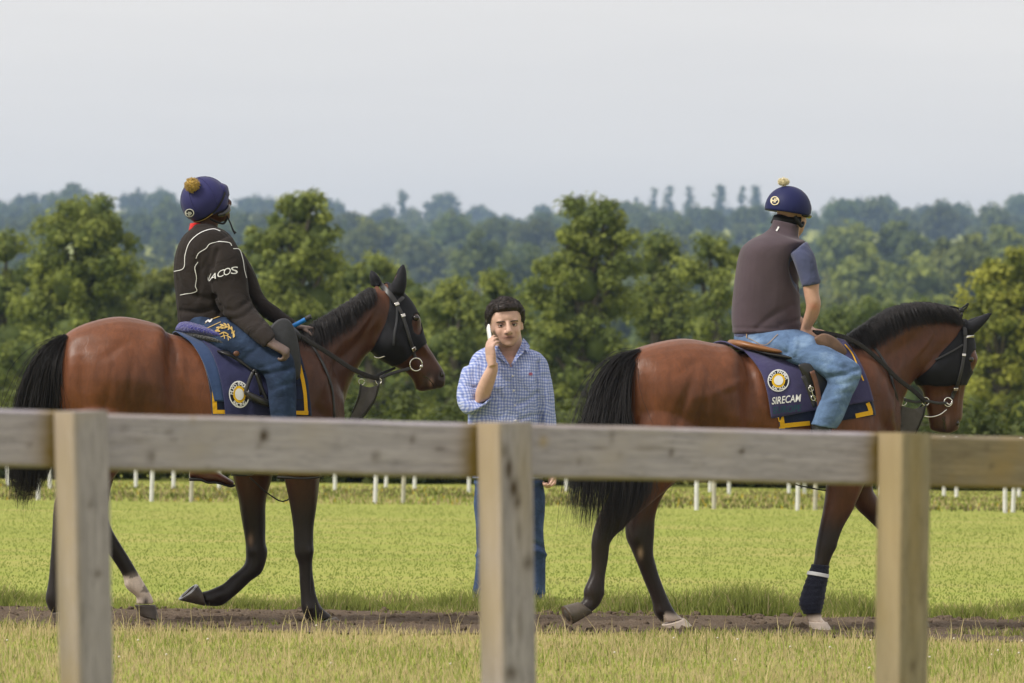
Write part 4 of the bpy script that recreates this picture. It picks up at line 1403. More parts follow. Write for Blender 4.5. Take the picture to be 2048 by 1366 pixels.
# raised forefoot: coronet at the right, shod sole turned up and back
hoof(FL, (400, 1178, 409, 1212), (396, 1170, 361, 1201), 0.135, .044, .056, M_hoof, horseL, True)
hoof(FL, (104, 1226, 150, 1216), (110, 1246, 168, 1244), -0.14, .046, .056, M_hoof, horseL)
hoof(FL, (269, 1210, 311, 1210), (281, 1232, 318, 1242), 0.13, .046, .055, M_hoof, horseL)
hair('tail', horseL, FL, [
    [(126, 672, -.04), (92, 692, -.05), (62, 735, -.05), (42, 790, -.05), (28, 860, -.05), (22, 930, -.05), (24, 1000, -.05)],
    [(129, 671, -.04), (104, 697, -.06), (82, 750, -.08), (68, 810, -.08), (56, 880, -.08), (48, 945, -.06), (42, 1018, -.05)],
    [(131, 672, .02), (114, 706, .0), (100, 765, .0), (98, 825, .0), (88, 890, .0), (72, 950, .0), (60, 1005, .0)],
    [(134, 677, -.03), (119, 712, -.07), (114, 752, -.09), (122, 796, -.09), (124, 845, -.08), (108, 905, -.07), (88, 965, -.05)]],
    2200, 9, .0017, 3, .25, spread=.012, length=(.82, 1.0), wild=.018)
hair('tail_wisps', horseL, FL, [
    [(127, 672, -.05), (86, 692, -.06), (52, 735, -.06), (34, 790, -.06), (18, 860, -.06), (12, 930, -.06), (12, 1000, -.06)],
    [(131, 672, -.04), (108, 700, -.08), (92, 750, -.10), (84, 810, -.10), (72, 880, -.10), (58, 945, -.08), (44, 1022, -.07)],
    [(134, 677, -.03), (121, 712, -.09), (116, 752, -.11), (124, 796, -.11), (128, 845, -.10), (114, 905, -.09), (92, 970, -.07)]],
    170, 12, .0011, 23, .3, spread=.03, length=(.7, 1.08), wild=.07)
# mane: short, lying on the near side of the crest
hair('mane', horseL, FL, [
    [(604, 668, .01), (606, 672, -.09), (616, 712, -.155)],
    [(625, 650, .01), (630, 655, -.075), (642, 708, -.135)],
    [(650, 634, .01), (655, 640, -.07), (668, 690, -.115)],
    [(680, 615, .01), (686, 622, -.065), (700, 664, -.104)],
    [(710, 596, .01), (717, 603, -.06), (724, 628, -.092)],
    [(740, 577, .01), (747, 583, -.055), (753, 606, -.085)]],
    2700, 6, .0014, 4, .75, spread=.009, length=(.75, 1.15), wild=.012)
hoodL_poly = [(770, 556), (800, 566), (826, 590), (846, 640), (862, 688), (852, 686), (836, 698), (816, 712), (799, 728), (786, 732), (770, 724), (748, 712), (738, 700), (752, 672), (764, 640), (772, 604)]
pxm = FL.pix(verts_np(meL) * np.array((1, 0, 1)))
eye_hole = (((pxm[:, 0] - 828) / 11) ** 2 + ((pxm[:, 1] - 648) / 20) ** 2) < 1
earm = in_poly(pxm, [(736, 536), (765, 548), (770, 572), (742, 574)]) | in_poly(pxm, [(778, 592), (784, 560), (800, 524), (816, 528), (812, 575), (806, 596)])
patch_of(meL, (in_poly(pxm, hoodL_poly) & ~eye_hole) | earm, .006, 'hood', M_hood, horseL)
V, Fc = ball(FL.P(832, 636, -.088), (.019, .016, .017)); add('eye', V, Fc, M_eye, horseL)
V, Fc = ball(FL.P(832, 636, .088), (.019, .016, .017)); add('eye', V, Fc, M_eye, horseL)

def nose_marks(fr, body, root, nost, mouth):
    bv = bvh_of([body])
    p, nn = fr.ray(bv, *nost)
    V, Fc = ball(p, (.010, .007, .015), 10, 8); add('nostril', V, Fc, M_eye, root)
    decal(fr, bv, [line_poly(mouth, 1.6, 6)], 'mouth_line', M_eye, root, .001)
nose_marks(FL, bodyL, horseL, (884, 749), [(846, 752), (856, 757), (864, 766), (869, 775)])

# ------------------------------------------------------------------ right horse
uR, vR = unroll(1560, 1268)
FR = Frame(uR / F * DH, DH, 21.0)
horseR = empty('horse', (FR.x, FR.y, 0), FR.yaw)
tag(horseR, 'bay horse on the right with arched neck and bandaged foreleg', 'horse', 'racehorses on the track')
HR = {
 'trunk': [(1246, 726, 1238, 838, .085), (1264, 703, 1243, 872, .17), (1306, 687, 1284, 893, .222), (1368, 677, 1352, 903, .262), (1428, 688, 1418, 912, .27), (1478, 704, 1474, 925, .262), (1545, 712, 1543, 948, .285), (1608, 712, 1608, 960, .29), (1665, 697, 1665, 962, .27), (1706, 676, 1714, 955, .235), (1742, 705, 1755, 935, .20), (1776, 775, 1786, 895, .12)],
 'neck': [(1650, 712, 1780, 895, .19), (1698, 672, 1792, 842, .15), (1744, 642, 1806, 797, .118), (1795, 614, 1824, 764, .097), (1845, 609, 1845, 742, .086), (1888, 616, 1868, 728, .08), (1918, 628, 1890, 715, .075)],
 'head': [(1930, 638, 1872, 690, .065), (1942, 664, 1846, 720, .085), (1948, 702, 1832, 746, .098), (1947, 732, 1836, 768, .096), (1932, 762, 1846, 782, .078), (1926, 792, 1850, 802, .063), (1924, 820, 1856, 826, .056), (1922, 842, 1859, 846, .055), (1911, 860, 1868, 860, .046), (1900, 867, 1880, 866, .024)],
 'ears': [(-0.05, [(1926, 652, 1938, 674, .03), (1950, 640, 1955, 659, .032), (1971, 629, 1973, 640, .018), (1982, 626, 1982, 629, .005)]),
          (0.055, [(1925, 650, 1938, 670, .03), (1940, 640, 1950, 655, .03), (1957, 634, 1962, 641, .014), (1966, 631, 1966, 634, .005)])],
 'balls': [(1902, 852, 0, (.05, .042, .035)), (1872, 852, 0, (.04, .036, .03))],
 'legs': [
  (-0.135, [(1665, 800, 1775, 820, .10), (1655, 880, 1760, 880, .105), (1654, 965, 1728, 965, .082), (1649, 1010, 1707, 1012, .064), (1641, 1050, 1686, 1050, .05), (1633, 1092, 1671, 1092, .05), (1629, 1122, 1658, 1126, .041), (1617, 1162, 1650, 1166, .034), (1607, 1195, 1644, 1195, .038), (1607, 1216, 1642, 1218, .042), (1614, 1232, 1642, 1235, .036), (1620, 1246, 1652, 1246, .043)]),
  (0.13, [(1690, 860, 1780, 850, .10), (1695, 945, 1757, 910, .09), (1709, 1008, 1742, 972, .068), (1735, 1038, 1764, 1005, .055), (1762, 1064, 1790, 1034, .052), (1778, 1082, 1811, 1060, .05), (1785, 1108, 1815, 1097, .04), (1790, 1150, 1819, 1148, .036), (1794, 1192, 1824, 1190, .037), (1796, 1214, 1835, 1208, .043), (1806, 1232, 1843, 1224, .042)]),
  (-0.14, [(1330, 715, 1400, 735, .05, -.08), (1288, 785, 1424, 805, .085, -.12), (1256, 880, 1412, 895, .12, -.142), (1250, 940, 1352, 962, .10), (1214, 1000, 1290, 1016, .072), (1194, 1040, 1246, 1056, .052), (1184, 1078, 1222, 1082, .043), (1183, 1110, 1218, 1110, .037), (1182, 1146, 1210, 1149, .036), (1168, 1180, 1207, 1186, .043), (1168, 1198, 1198, 1210, .039), (1158, 1208, 1180, 1226, .042)]),
  (0.13, [(1340, 715, 1410, 735, .05, .08), (1310, 790, 1430, 805, .085, .11), (1298, 890, 1410, 900, .115, .13), (1274, 962, 1338, 972, .085), (1258, 1022, 1312, 1022, .06), (1251, 1064, 1308, 1070, .052), (1263, 1098, 1306, 1106, .046), (1275, 1128, 1312, 1132, .038), (1286, 1156, 1320, 1158, .036), (1303, 1198, 1337, 1200, .038), (1311, 1228, 1351, 1225, .043), (1324, 1246, 1366, 1237, .044)]),
 ],
 'brush': [(1432, 718, (22, 40), .022, 0, 20), (1470, 740, (12, 60), -.022, 0, 0), (1400, 790, (70, 60), .022), (1455, 790, (20, 60), -.018), (1430, 850, (26, 40), .018), (1320, 770, (50, 60), .012), (1268, 790, (12, 50), -.010), (1335, 790, (8, 50), -.008, 0, 20),
           (1740, 800, (26, 70), .015, 0, -20), (1690, 870, (40, 50), .018), (1765, 820, (9, 60), -.007, 0, -15), (1800, 690, (60, 18), -.012, 0, -38), (1770, 670, (50, 22), .010, 0, -35),
           (1850, 735, (24, 24), .014), (1900, 770, (9, 40), .007), (1888, 785, (20, 16), -.012), (1938, 718, 13, .012), (1917, 846, 7, -.008), (1860, 790, (10, 20), -.006),
           (1672, 1020, (10, 50), .006, 0, 12),
           (1651, 1094, (9, 9), .005), (1298, 1160, (3, 40), -.006, 0, -20), (1282, 1080, (8, 14), .005), (1330, 1226, (8, 8), .005), (1198, 1120, (3, 36), -.006), (1190, 1184, (8, 8), .005), (1222, 1056, (8, 12), .005),
           (1345, 735, (30, 9), -.006, 0, -35), (1385, 755, (40, 7), -.005, 0, 60), (1365, 825, (7, 60), -.008, 0, 8), (1320, 850, (7, 50), -.006, 0, 12), (1425, 770, (55, 8), .006, 0, -20), (1478, 770, (8, 40), .006),
           (1765, 770, (8, 60), .008, 0, 22), (1722, 790, (8, 60), -.006, 0, 15), (1745, 860, (26, 10), -.007, 0, 40), (1780, 830, (5, 50), .006, 0, -8), (1835, 690, (40, 6), .006, 0, -48), (1858, 668, (30, 6), -.006, 0, -58), (1800, 640, (50, 8), -.005, 0, -25), (1905, 790, (4, 26), .005, 0, 5)],
}
def paintR(V, px, fr):
    c = bay_base(V, px, fr)
    x, y = px[:, 0], px[:, 1]
    z = V[:, 2]
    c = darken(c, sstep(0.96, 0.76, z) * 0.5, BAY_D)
    c = darken(c, np.exp(-(((x - 1410) / 85) ** 2 + ((y - 825) / 65) ** 2)) * .6, BAY_D)  # soft shade of flank and stifle painted into the coat
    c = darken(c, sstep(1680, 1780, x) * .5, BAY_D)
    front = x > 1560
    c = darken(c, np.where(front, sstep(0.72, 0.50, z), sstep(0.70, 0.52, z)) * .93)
    c = darken(c, sstep(50, 8, np.hypot(x - 1890, (y - 862) * 1.1)) * .8, (0.03, 0.018, 0.016))
    c = darken(c, np.exp(-(((x - 1894) / 5) ** 2 + ((y - 842) / 14) ** 2)) * .4, (0.3, 0.17, 0.15))
    c = darken(c, np.exp(-(((x - 1916) / 5) ** 2 + ((y - 846) / 7) ** 2)) * .95, BLACK)
    c = darken(c, np.exp(-(((x - 1889) / 2.6) ** 2)) * (y > 832) * (y < 864) * .8, BLACK)
    far = V[:, 1] > 0
    c = darken(c, sstep(1222, 1236, y + 0.15 * (x - 1340) * -1) * (x > 1328) * (x < 1420) * far, WHITE)
    c = darken(c, sstep(1226, 1238, y) * (x > 1590) * (x < 1680) * ~far, WHITE * 1.05)
    c = darken(c, np.exp(-(((x - 1281) / 5) ** 2 + ((y - 1106) / 11) ** 2)) * far * (V[:, 1] < .13), (0.24, 0.17, 0.11))
    c = darken(c, np.exp(-(((x - 1757) / 5) ** 2 + ((y - 1040) / 12) ** 2)) * far, (0.24, 0.2, 0.2))
    return c
HR['paint'] = paintR
bodyR, meR = make_horse(FR, horseR, HR)
hoof(FR, (1619, 1244, 1653, 1244), (1621, 1268, 1667, 1267), -0.135, .044, .054, M_hoof_pale, horseR)
hoof(FR, (1806, 1234, 1845, 1224), (1812, 1260, 1860, 1258), 0.13, .045, .055, M_hoof, horseR)
hoof(FR, (1156, 1204, 1184, 1226), (1126, 1212, 1142, 1250), -0.14, .044, .058, M_hoof, horseR, False)
hoof(FR, (1324, 1250, 1368, 1236), (1334, 1264, 1390, 1258), 0.13, .045, .055, M_hoof_pale, horseR)
hair('tail', horseR, FR, [
    [(1274, 701, -.04), (1232, 718, -.06), (1200, 762, -.08), (1178, 828, -.12), (1160, 898, -.17), (1146, 960, -.21), (1138, 1035, -.22)],
    [(1276, 700, -.04), (1240, 722, -.07), (1214, 770, -.10), (1200, 835, -.15), (1188, 905, -.20), (1178, 975, -.24), (1168, 1062, -.24)],
    [(1278, 701, .0), (1248, 728, -.03), (1230, 785, -.08), (1222, 850, -.15), (1218, 915, -.21), (1212, 985, -.25), (1205, 1085, -.25)],
    [(1281, 705, -.04), (1256, 740, -.09), (1243, 795, -.12), (1242, 855, -.17), (1258, 915, -.23), (1262, 985, -.27), (1232, 1080, -.26)],
    [(1281, 706, -.04), (1257, 742, -.10), (1245, 800, -.14), (1254, 865, -.19), (1290, 925, -.25), (1298, 980, -.28), (1262, 1052, -.27)]],
    2500, 10, .0019, 13, .25, spread=.014, length=(.80, 1.0), wild=.022)
hair('tail_wisps', horseR, FR, [
    [(1274, 701, -.05), (1226, 716, -.08), (1192, 760, -.10), (1166, 828, -.14), (1148, 898, -.19), (1132, 960, -.23), (1126, 1045, -.24)],
    [(1278, 701, -.02), (1248, 728, -.06), (1228, 785, -.12), (1212, 850, -.19), (1200, 915, -.25), (1190, 985, -.29), (1178, 1085, -.29)],
    [(1281, 706, -.05), (1258, 742, -.12), (1247, 800, -.17), (1258, 865, -.22), (1296, 925, -.28), (1308, 980, -.31), (1280, 1062, -.30)]],
    260, 12, .0011, 33, .3, spread=.03, length=(.7, 1.08), wild=.07)
hair('mane', horseR, FR, [
    [(1694, 672, .01), (1698, 680, -.09), (1712, 705, -.15)],
    [(1722, 653, .01), (1728, 662, -.085), (1742, 700, -.135)],
    [(1750, 634, .01), (1758, 645, -.08), (1772, 690, -.118)],
    [(1778, 618, .01), (1788, 630, -.075), (1802, 668, -.11)],
    [(1808, 609, .01), (1818, 619, -.07), (1832, 654, -.10)],
    [(1840, 606, .01), (1852, 615, -.07), (1868, 648, -.095)],
    [(1872, 609, .01), (1885, 618, -.065), (1902, 645, -.09)],
    [(1902, 619, .01), (1915, 627, -.06), (1928, 655, -.08)]],
    3000, 7, .0015, 14, .75, spread=.009, length=(.8, 1.1), wild=.012)
hoodR_poly = [(1924, 628), (1944, 650), (1956, 700), (1954, 740), (1936, 772), (1900, 772), (1838, 772), (1828, 756), (1842, 738), (1868, 706), (1900, 668), (1915, 650)]
pxm = FR.pix(verts_np(meR) * np.array((1, 0, 1)))
eye_hole = (((pxm[:, 0] - 1942) / 15) ** 2 + ((pxm[:, 1] - 722) / 20) ** 2) < 1
earm = in_poly(pxm, [(1924, 646), (1950, 632), (1985, 620), (1986, 634), (1962, 655), (1940, 678), (1928, 676)])
patch_of(meR, (in_poly(pxm, hoodR_poly) & ~eye_hole) | earm, .006, 'hood', M_hood, horseR)
V, Fc = ball(FR.P(1941, 719, -.086), (.019, .016, .017)); add('eye', V, Fc, M_eye, horseR)
V, Fc = ball(FR.P(1941, 719, .086), (.019, .016, .017)); add('eye', V, Fc, M_eye, horseR)
nose_marks(FR, bodyR, horseR, (1915, 846), [(1884, 836), (1889, 846), (1891, 858)])
# tied forelock knot above the poll
kn = MB()
pk = [FR.P(1915, 628, -.03), FR.P(1922, 618, -.03), FR.P(1930, 612, -.03), FR.P(1936, 607, -.03), FR.P(1933, 615, -.03), FR.P(1924, 622, -.03)]
kn.add(tube(pk, .005, 6)); kn.add(ball(FR.P(1922, 621, -.03), (.02, .016, .016), 8, 6))
kn.add(tube([FR.P(1895, 613, -.02), FR.P(1908, 614, -.03), FR.P(1922, 620, -.03), FR.P(1924, 632, -.05)], .006, 6))
o = kn.build('forelock_knot', M_hair.m, horseR); set_color(o.data, np.full((len(o.data.vertices), 3), .014))
# stable bandage on the near foreleg
M_band = fabric('navy_bandage', (0.010, 0.011, 0.022), 0.25, 120, 0.3, 0.95, 40, 0.8)
M_tape = plain('white_tape', (0.62, 0.62, 0.66), 0.6, 0.3, var=0.05)
def bulge(secs, l, k, name, mat, ridges=0):
    S = chords(FR, secs, l=l, n=24, sub=7, rings=True)
    for i in range(len(S)):
        c0 = S[i].mean(0)
        S[i] = c0 + (S[i] - c0) * (k + (0.035 * math.sin(i * 2.1) if ridges else 0))
    V, Fc = loft(S, 24)
    return add(name, V, Fc, mat, horseR)
bulge([(1625, 1128, 1657, 1131, .042), (1617, 1150, 1655, 1155, .044), (1607, 1178, 1651, 1174, .048), (1600, 1207, 1646, 1204, .051), (1609, 1228, 1641, 1224, .045)], -0.135, 1.03, 'bandage', M_band, 1)
bulge([(1618.5, 1142, 1655.5, 1149, .045), (1616, 1149, 1654, 1156, .045)], -0.135, 1.10, 'bandage_tape', M_tape)
# ================================================================== SADDLERY
M_navy = fabric('navy_cloth', (0.022, 0.024, 0.075), 0.2, 90, 0.35, 0.9, 7, 0.9)
M_purple = fabric('faded_navy_cloth', (0.040, 0.036, 0.098), 0.18, 90, 0.35, 0.9, 7, 0.9)
M_quilt = fabric('dark_navy_quilt', (0.010, 0.015, 0.042), 0.2, 90, 0.4, 0.9, 10, 0.8)
M_bluesheet = fabric('blue_under_sheet', (0.026, 0.050, 0.125), 0.15, 140, 0.35, 0.95, 8, 0.8)
M_yellow = fabric('yellow_binding', (0.62, 0.34, 0.012), 0.12, 60, 0.3, 0.85, 30, 0.6)
M_pwhite = plain('white_print', (0.62, 0.62, 0.62), 0.7, 0.2, var=0.05, bump=0)
M_pyel = plain('yellow_print', (0.66, 0.40, 0.012), 0.7, 0.2, var=0.05, bump=0)
M_pblk = plain('black_print', (0.012, 0.012, 0.018), 0.7, 0.2, var=0.05, bump=0)
M_pgreen = plain('dark_green_print', (0.012, 0.062, 0.075), 0.7, 0.2, var=0.05, bump=0)
M_fleece = fabric('blue_fleece', (0.036, 0.036, 0.23), 0.3, 30, 0.9, 1.0, 60, 1.2, sheen=0.4)
M_fleece_d = fabric('grey_fleece', (0.035, 0.036, 0.036), 0.3, 30, 0.9, 1.0, 60, 1.2, sheen=0.3)
M_suede = plain('grey_black_saddle_leather', (0.030, 0.031, 0.036), 0.6, 0.35, var=0.2, scale=26)
M_tan = plain('tan_leather', (0.22, 0.095, 0.035), 0.4, 0.45, var=0.25, scale=16)
M_tanf = plain('worn_brown_leather', (0.13, 0.075, 0.05), 0.6, 0.35, var=0.25, scale=16)
M_bib = plain('grey_bib_leather', (0.075, 0.068, 0.072), 0.6, 0.35, var=0.2, scale=18)
M_rubber = plain('rubber_rein', (0.022, 0.020, 0.021), 0.7, 0.3, var=0.3, scale=90, bump=0.4)

def resample(poly, n, sm=True):
    R = catmull(np.asarray(poly, float), 8) if sm else np.asarray(poly, float)
    d = np.concatenate([[0], np.cumsum(np.linalg.norm(np.diff(R, axis=0), axis=1))])
    t = np.linspace(0, d[-1], n)
    return np.stack([np.interp(t, d, R[:, k]) for k in range(R.shape[1])], 1)

def drape(fr, bvh, back, front, off, name, mat, parent, nu=46, nv=34, thick=.006, ripple=0.0, seed=0, hem=None):
    """a cloth lying over the horse's back: edges drawn on the near side from hem to top, carried over to the far side"""
    B, Fp = resample(back, nv), resample(front, nv)
    r = np.random.default_rng(seed)
    ph = r.uniform(0, 6, 4)
    near = np.zeros((nu, nv, 3)); cols = []
    for i in range(nu):
        u = i / (nu - 1)
        lasta = None
        for j in range(nv):
            q = B[j] * (1 - u) + Fp[j] * u
            p, nn = fr.ray(bvh, q[0], q[1])
            if p is None or nn[1] > -0.12:
                a = fr.P(q[0], q[1], -0.05)[0]
                yv = -0.06 * (1 - j / (nv - 1)) - .01
                hit, nrm, _, _ = bvh.ray_cast(Vector((a, yv, 2.6)), Vector((0, 0, -1)))
                p, nn = np.array(hit), np.array(nrm)
            rip = ripple * (math.sin(u * 17 + ph[0] + j * .12) + .6 * math.sin(u * 31 + ph[1])) * (1 - j / (nv - 1))
            near[i, j] = p + nn * (off + rip)
    rows = []
    for i in range(nu):
        n_ = near[i]
        far = n_[::-1] * np.array((1, -1, 1))
        a0, z0 = n_[-1][0], n_[-1][2]
        mid = []
        for yv in np.linspace(n_[-1][1], -n_[-1][1], 7)[1:-1]:
            hit, nrm, _, _ = bvh.ray_cast(Vector((a0, yv, 2.6)), Vector((0, 0, -1)))
            mid.append((a0, yv, max(hit.z + off, z0)))
        rows.append(np.vstack([n_, mid, far]))
    G = np.array(rows)
    m, k = G.shape[:2]
    # smooth along the cloth a little
    for _ in range(3):
        G[1:-1] = .5 * G[1:-1] + .25 * (G[:-2] + G[2:])
        G[:, 1:-1] = .5 * G[:, 1:-1] + .25 * (G[:, :-2] + G[:, 2:])
    N = np.cross(np.gradient(G, axis=0), np.gradient(G, axis=1)); N /= np.linalg.norm(N, axis=2)[:, :, None] + 1e-9
    if N[m // 2, k // 2, 2] < 0: N = -N
    inner = G - N * thick
    V = np.vstack([G.reshape(-1, 3), inner.reshape(-1, 3)])
    o = m * k
    Fc = []
    for i in range(m - 1):
        for j in range(k - 1):
            a = i * k + j
            Fc.append((a, a + 1, a + k + 1, a + k)); Fc.append((a + o, a + k + o, a + k + 1 + o, a + 1 + o))
    for i in range(m - 1):
        for j in (0, k - 1):
            a = i * k + j; Fc.append((a, a + k, a + k + o, a + o))
    for j in range(k - 1):
        for i in (0, m - 1):
            a = i * k + j; Fc.append((a, a + 1, a + 1 + o, a + o))
    ob = add(name, V, Fc, mat, parent)
    bm = bmesh.new(); bm.from_mesh(ob.data); bmesh.ops.recalc_face_normals(bm, faces=bm.faces[:]); bm.to_mesh(ob.data); bm.free()
    ob.data.polygons.foreach_set('use_smooth', np.ones(len(ob.data.polygons), dtype=bool))
    return ob

def straps(fr, bvh, pts, hw, th, off=.004, lat=None):
    """strap laid on the near surface through px points; points with a third value float at that lateral distance"""
    P_, N_ = [], []
    for q in pts:
        if len(q) > 2:
            P_.append(fr.P(*q)); N_.append(np.array((0, -1., 0)))
        else:
            p, nn = fr.ray(bvh, q[0], q[1], off=off)
            if p is None:
                p, nn = fr.P(q[0], q[1], -.03), np.array((0, -1., 0))
            P_.append(p); N_.append(nn)
    return tube(P_, np.ones(len(P_)), n=8, sub=5, flat=(hw, th), nrm=N_)

def ring(fr, px, py, l, r_px, tr, tilt=0.0):
    s = F / DH
    R = r_px / s
    c = fr.P(px, py, l)
    pts = [c + np.array((R * math.cos(a), R * math.cos(a) * tilt, R * math.sin(a))) for a in np.linspace(0, 2 * math.pi, 21)]
    return tube(pts, tr, 7, 1, smooth=False)

def panel(fr, outline, l0, l1, name, mat, parent, bev=.012, follow=None):
    """a leather panel with thickness: outline in px, between two lateral distances; rounded rim"""
    out = resample(list(outline) + [outline[0]], 49)[:-1]
    c = out.mean(0)
    k = bev * F / DH
    rings_ = []
    for (ins, l) in ((.0, l1), (0, l0 + (l1 - l0) * .35), (k * .35, l0 + (l1 - l0) * .1), (k, l0), ):
        rr = []
        for q in out:
            d = q - c; L_ = np.linalg.norm(d)
            p = c + d * max(.05, (L_ - ins) / L_)
            rr.append(fr.P(p[0], p[1], l))
        rings_.append(rr)
    return add(name, *loft(rings_, 48), mat, parent)

def surf_trim(fr, bvh, pts, wpx, name, mat, parent, off=.005):
    return decal(fr, bvh, [line_poly(pts, wpx, 8)], name, mat, parent, off)

# ------------------------------------------------------------------ left horse: cloths
bvL = bvh_of([bodyL])
clothL = empty('saddle_cloth', (FL.x, FL.y, 0), FL.yaw)
tag(clothL, 'navy saddle cloth with round badge and yellow binding on left horse', 'saddle cloth')
padL = drape(FL, bvL, [(424, 830), (421, 790), (412, 745), (396, 700)], [(621, 832), (618, 790), (610, 745), (598, 703), (588, 684)], .014, 'quilted_pad', M_quilt, clothL, thick=.012)
sheetL = drape(FL, bvL, [(428, 803), (418, 765), (404, 728), (382, 694), (357, 676)], [(520, 805), (525, 770), (528, 730), (530, 695), (530, 688)], .026, 'under_sheet', M_bluesheet, clothL, ripple=.003, seed=4)
navyL = drape(FL, bvL, [(449, 831), (444, 790), (434, 745), (416, 706), (392, 684)], [(556, 834), (560, 790), (565, 745), (568, 705), (566, 686)], .036, 'badge_sheet', M_navy, clothL, ripple=.002, seed=5)
bvPad = bvh_of([padL])
surf_trim(FL, bvPad, [(428, 780), (429, 808), (430, 826)], 9, 'binding', M_yellow, padL)
surf_trim(FL, bvPad, [(426, 823.5), (480, 824), (560, 825), (616, 826)], 8, 'binding', M_yellow, padL)
surf_trim(FL, bvPad, [(592, 706), (602, 745), (609, 785), (612, 827)], 7, 'binding', M_yellow, padL)
for yq in (742, 770, 799):
    surf_trim(FL, bvPad, [(560, yq - 2), (585, yq), (610 + (yq - 742) * .07, yq + 1)], 1.6, 'stitching', M_pblk, padL, .004)
bvNavy = bvh_of([navyL])
def badge(fr, bv, cx, cy, rx, ry, parent, rot=0.0, size=9.0):
    decal(fr, bv, [disc_poly((cx, cy), rx, ry, .90, rot=rot, rings=1)], 'badge_rim', M_pwhite, parent, .006)
    decal(fr, bv, [disc_poly((cx, cy), rx * .9, ry * .9, .0, rot=rot)], 'badge_field', M_pblk, parent, .0045)
    decal(fr, bv, [disc_poly((cx, cy), rx * .62, ry * .62, .0, rot=rot)], 'badge_yellow_disc', M_pyel, parent, .0065)
    decal(fr, bv, [disc_poly((cx, cy), rx * .43, ry * .43, .0, rot=rot)], 'badge_white_disc', M_pwhite, parent, .009)
    polys = arc_text('HUGO PALMER', (cx, cy), rx * .765, size, 172, 12, bold=.02, ry=ry * .765) + arc_text('RACING', (cx, cy), rx * .765, size, 232, 308, inside=True, bold=.02, ry=ry * .765)
    tag(decal(fr, bv, polys, 'badge_lettering', M_pwhite, parent, .0085), kind='stuff')
badge(FL, bvNavy, 478, 789, 20.5, 27, navyL, rot=-.12, size=9.5)

girthL = empty('girth', (FL.x, FL.y, 0), FL.yaw)
tag(girthL, 'dark blue girth band under the belly of the left horse', 'girth')
def girth(fr, me, px0, px1, name, mat, parent, off=.012, ztop=99):
    Vn = verts_np(me)
    a0, a1 = fr.P(px0, 900, -.2)[0], fr.P(px1, 900, -.2)[0]
    m = (Vn[:, 0] > a0) & (Vn[:, 0] < a1) & (Vn[:, 2] < ztop) & (Vn[:, 2] > .79)
    return patch_of(me, m, off, name, mat, parent, .008)
girth(FL, meL, 478, 520, 'girth_band', M_quilt, girthL, ztop=1.3)
MB().add(tube([FL.P(500, 955, -.05), FL.P(540, 990, -.02), FL.P(575, 1000, .0), FL.P(620, 940, .0)], .004, 6)).build('martingale_strap', M_leather, girthL)

# ------------------------------------------------------------------ left horse: saddle
saddleL = empty('saddle', (FL.x, FL.y, 0), FL.yaw)
tag(saddleL, 'black exercise saddle with blue fleece seat cover on the left horse', 'saddle')
V, Fc = chords(FL, [(352, 660, 362, 644, .05), (366, 668, 376, 643, .13), (395, 676, 402, 650, .19), (425, 688, 434, 658, .22), (460, 700, 470, 665, .20), (500, 700, 505, 660, .15), (545, 690, 548, 655, .10)], n=26, sub=5)
add('fleece_cover', V, Fc, M_fleece, saddleL)
V, Fc = chords(FL, [(358, 668, 366, 656, .05), (380, 680, 388, 664, .15), (412, 690, 420, 672, .22), (445, 704, 452, 684, .262), (500, 716, 505, 694, .27), (550, 712, 552, 684, .24)], n=26, sub=5)
add('seat_panel', V, Fc, M_fleece_d, saddleL)
fl = [(534, 668), (545, 648), (562, 637), (578, 640), (589, 658), (598, 690), (602, 725), (600, 752), (592, 760), (580, 740), (565, 712), (545, 695)]
panel(FL, fl, -.33, -.285, 'knee_flap', M_suede, saddleL)
panel(FL, fl, .33, .285, 'knee_flap', M_suede, saddleL)
mb = MB(); mb.add(chords(FL, [(534, 700, 540, 655, .30), (560, 690, 565, 644, .27), (580, 690, 586, 660, .22)], n=24, sub=4))
mb.build('pommel', M_suede, saddleL)
# flap edge below the thigh and the hanging, crossed-up stirrup
mb = MB(); mb.add(straps(FL, bvNavy, [(372, 672), (405, 694), (440, 708), (475, 722), (510, 745)], .014, .006, .02)); mb.build('flap_edge', M_leather, saddleL)
st = MB()
p = lambda x, y, l=-.36: FL.P(x, y, l)
st.add(tube([p(506, 744), p(499, 760), p(492, 782), p(494, 789)], .0105, 8))
st.add(tube([p(512, 746), p(520, 768), p(532, 795), p(536, 806)], .0105, 8))
st.add(tube([p(506, 744), p(509, 740), p(512, 746)], .0065, 7))
stirL = st.build('stirrup', M_leather, saddleL)
V, Fc = chords(FL, [(490, 781, 494, 793, .04, -.36), (506, 787, 502, 801, .05, -.36), (523, 795, 519, 809, .05, -.36), (539, 801, 535, 814, .04, -.36)], n=14, sub=3, e=4)
add('tread', V, Fc, M_leather, stirL)
MB().add(straps(FL, bvNavy, [(508, 742, -.35), (518, 758, -.345), (524, 790, -.34)], .012, .003)).build('stirrup_leather', M_leather, saddleL)
V, Fc = ball(FL.P(473, 707, -.345), (.017, .006, .014), 10, 7); add('buckle_guard', V, Fc, M_leather_br, saddleL)

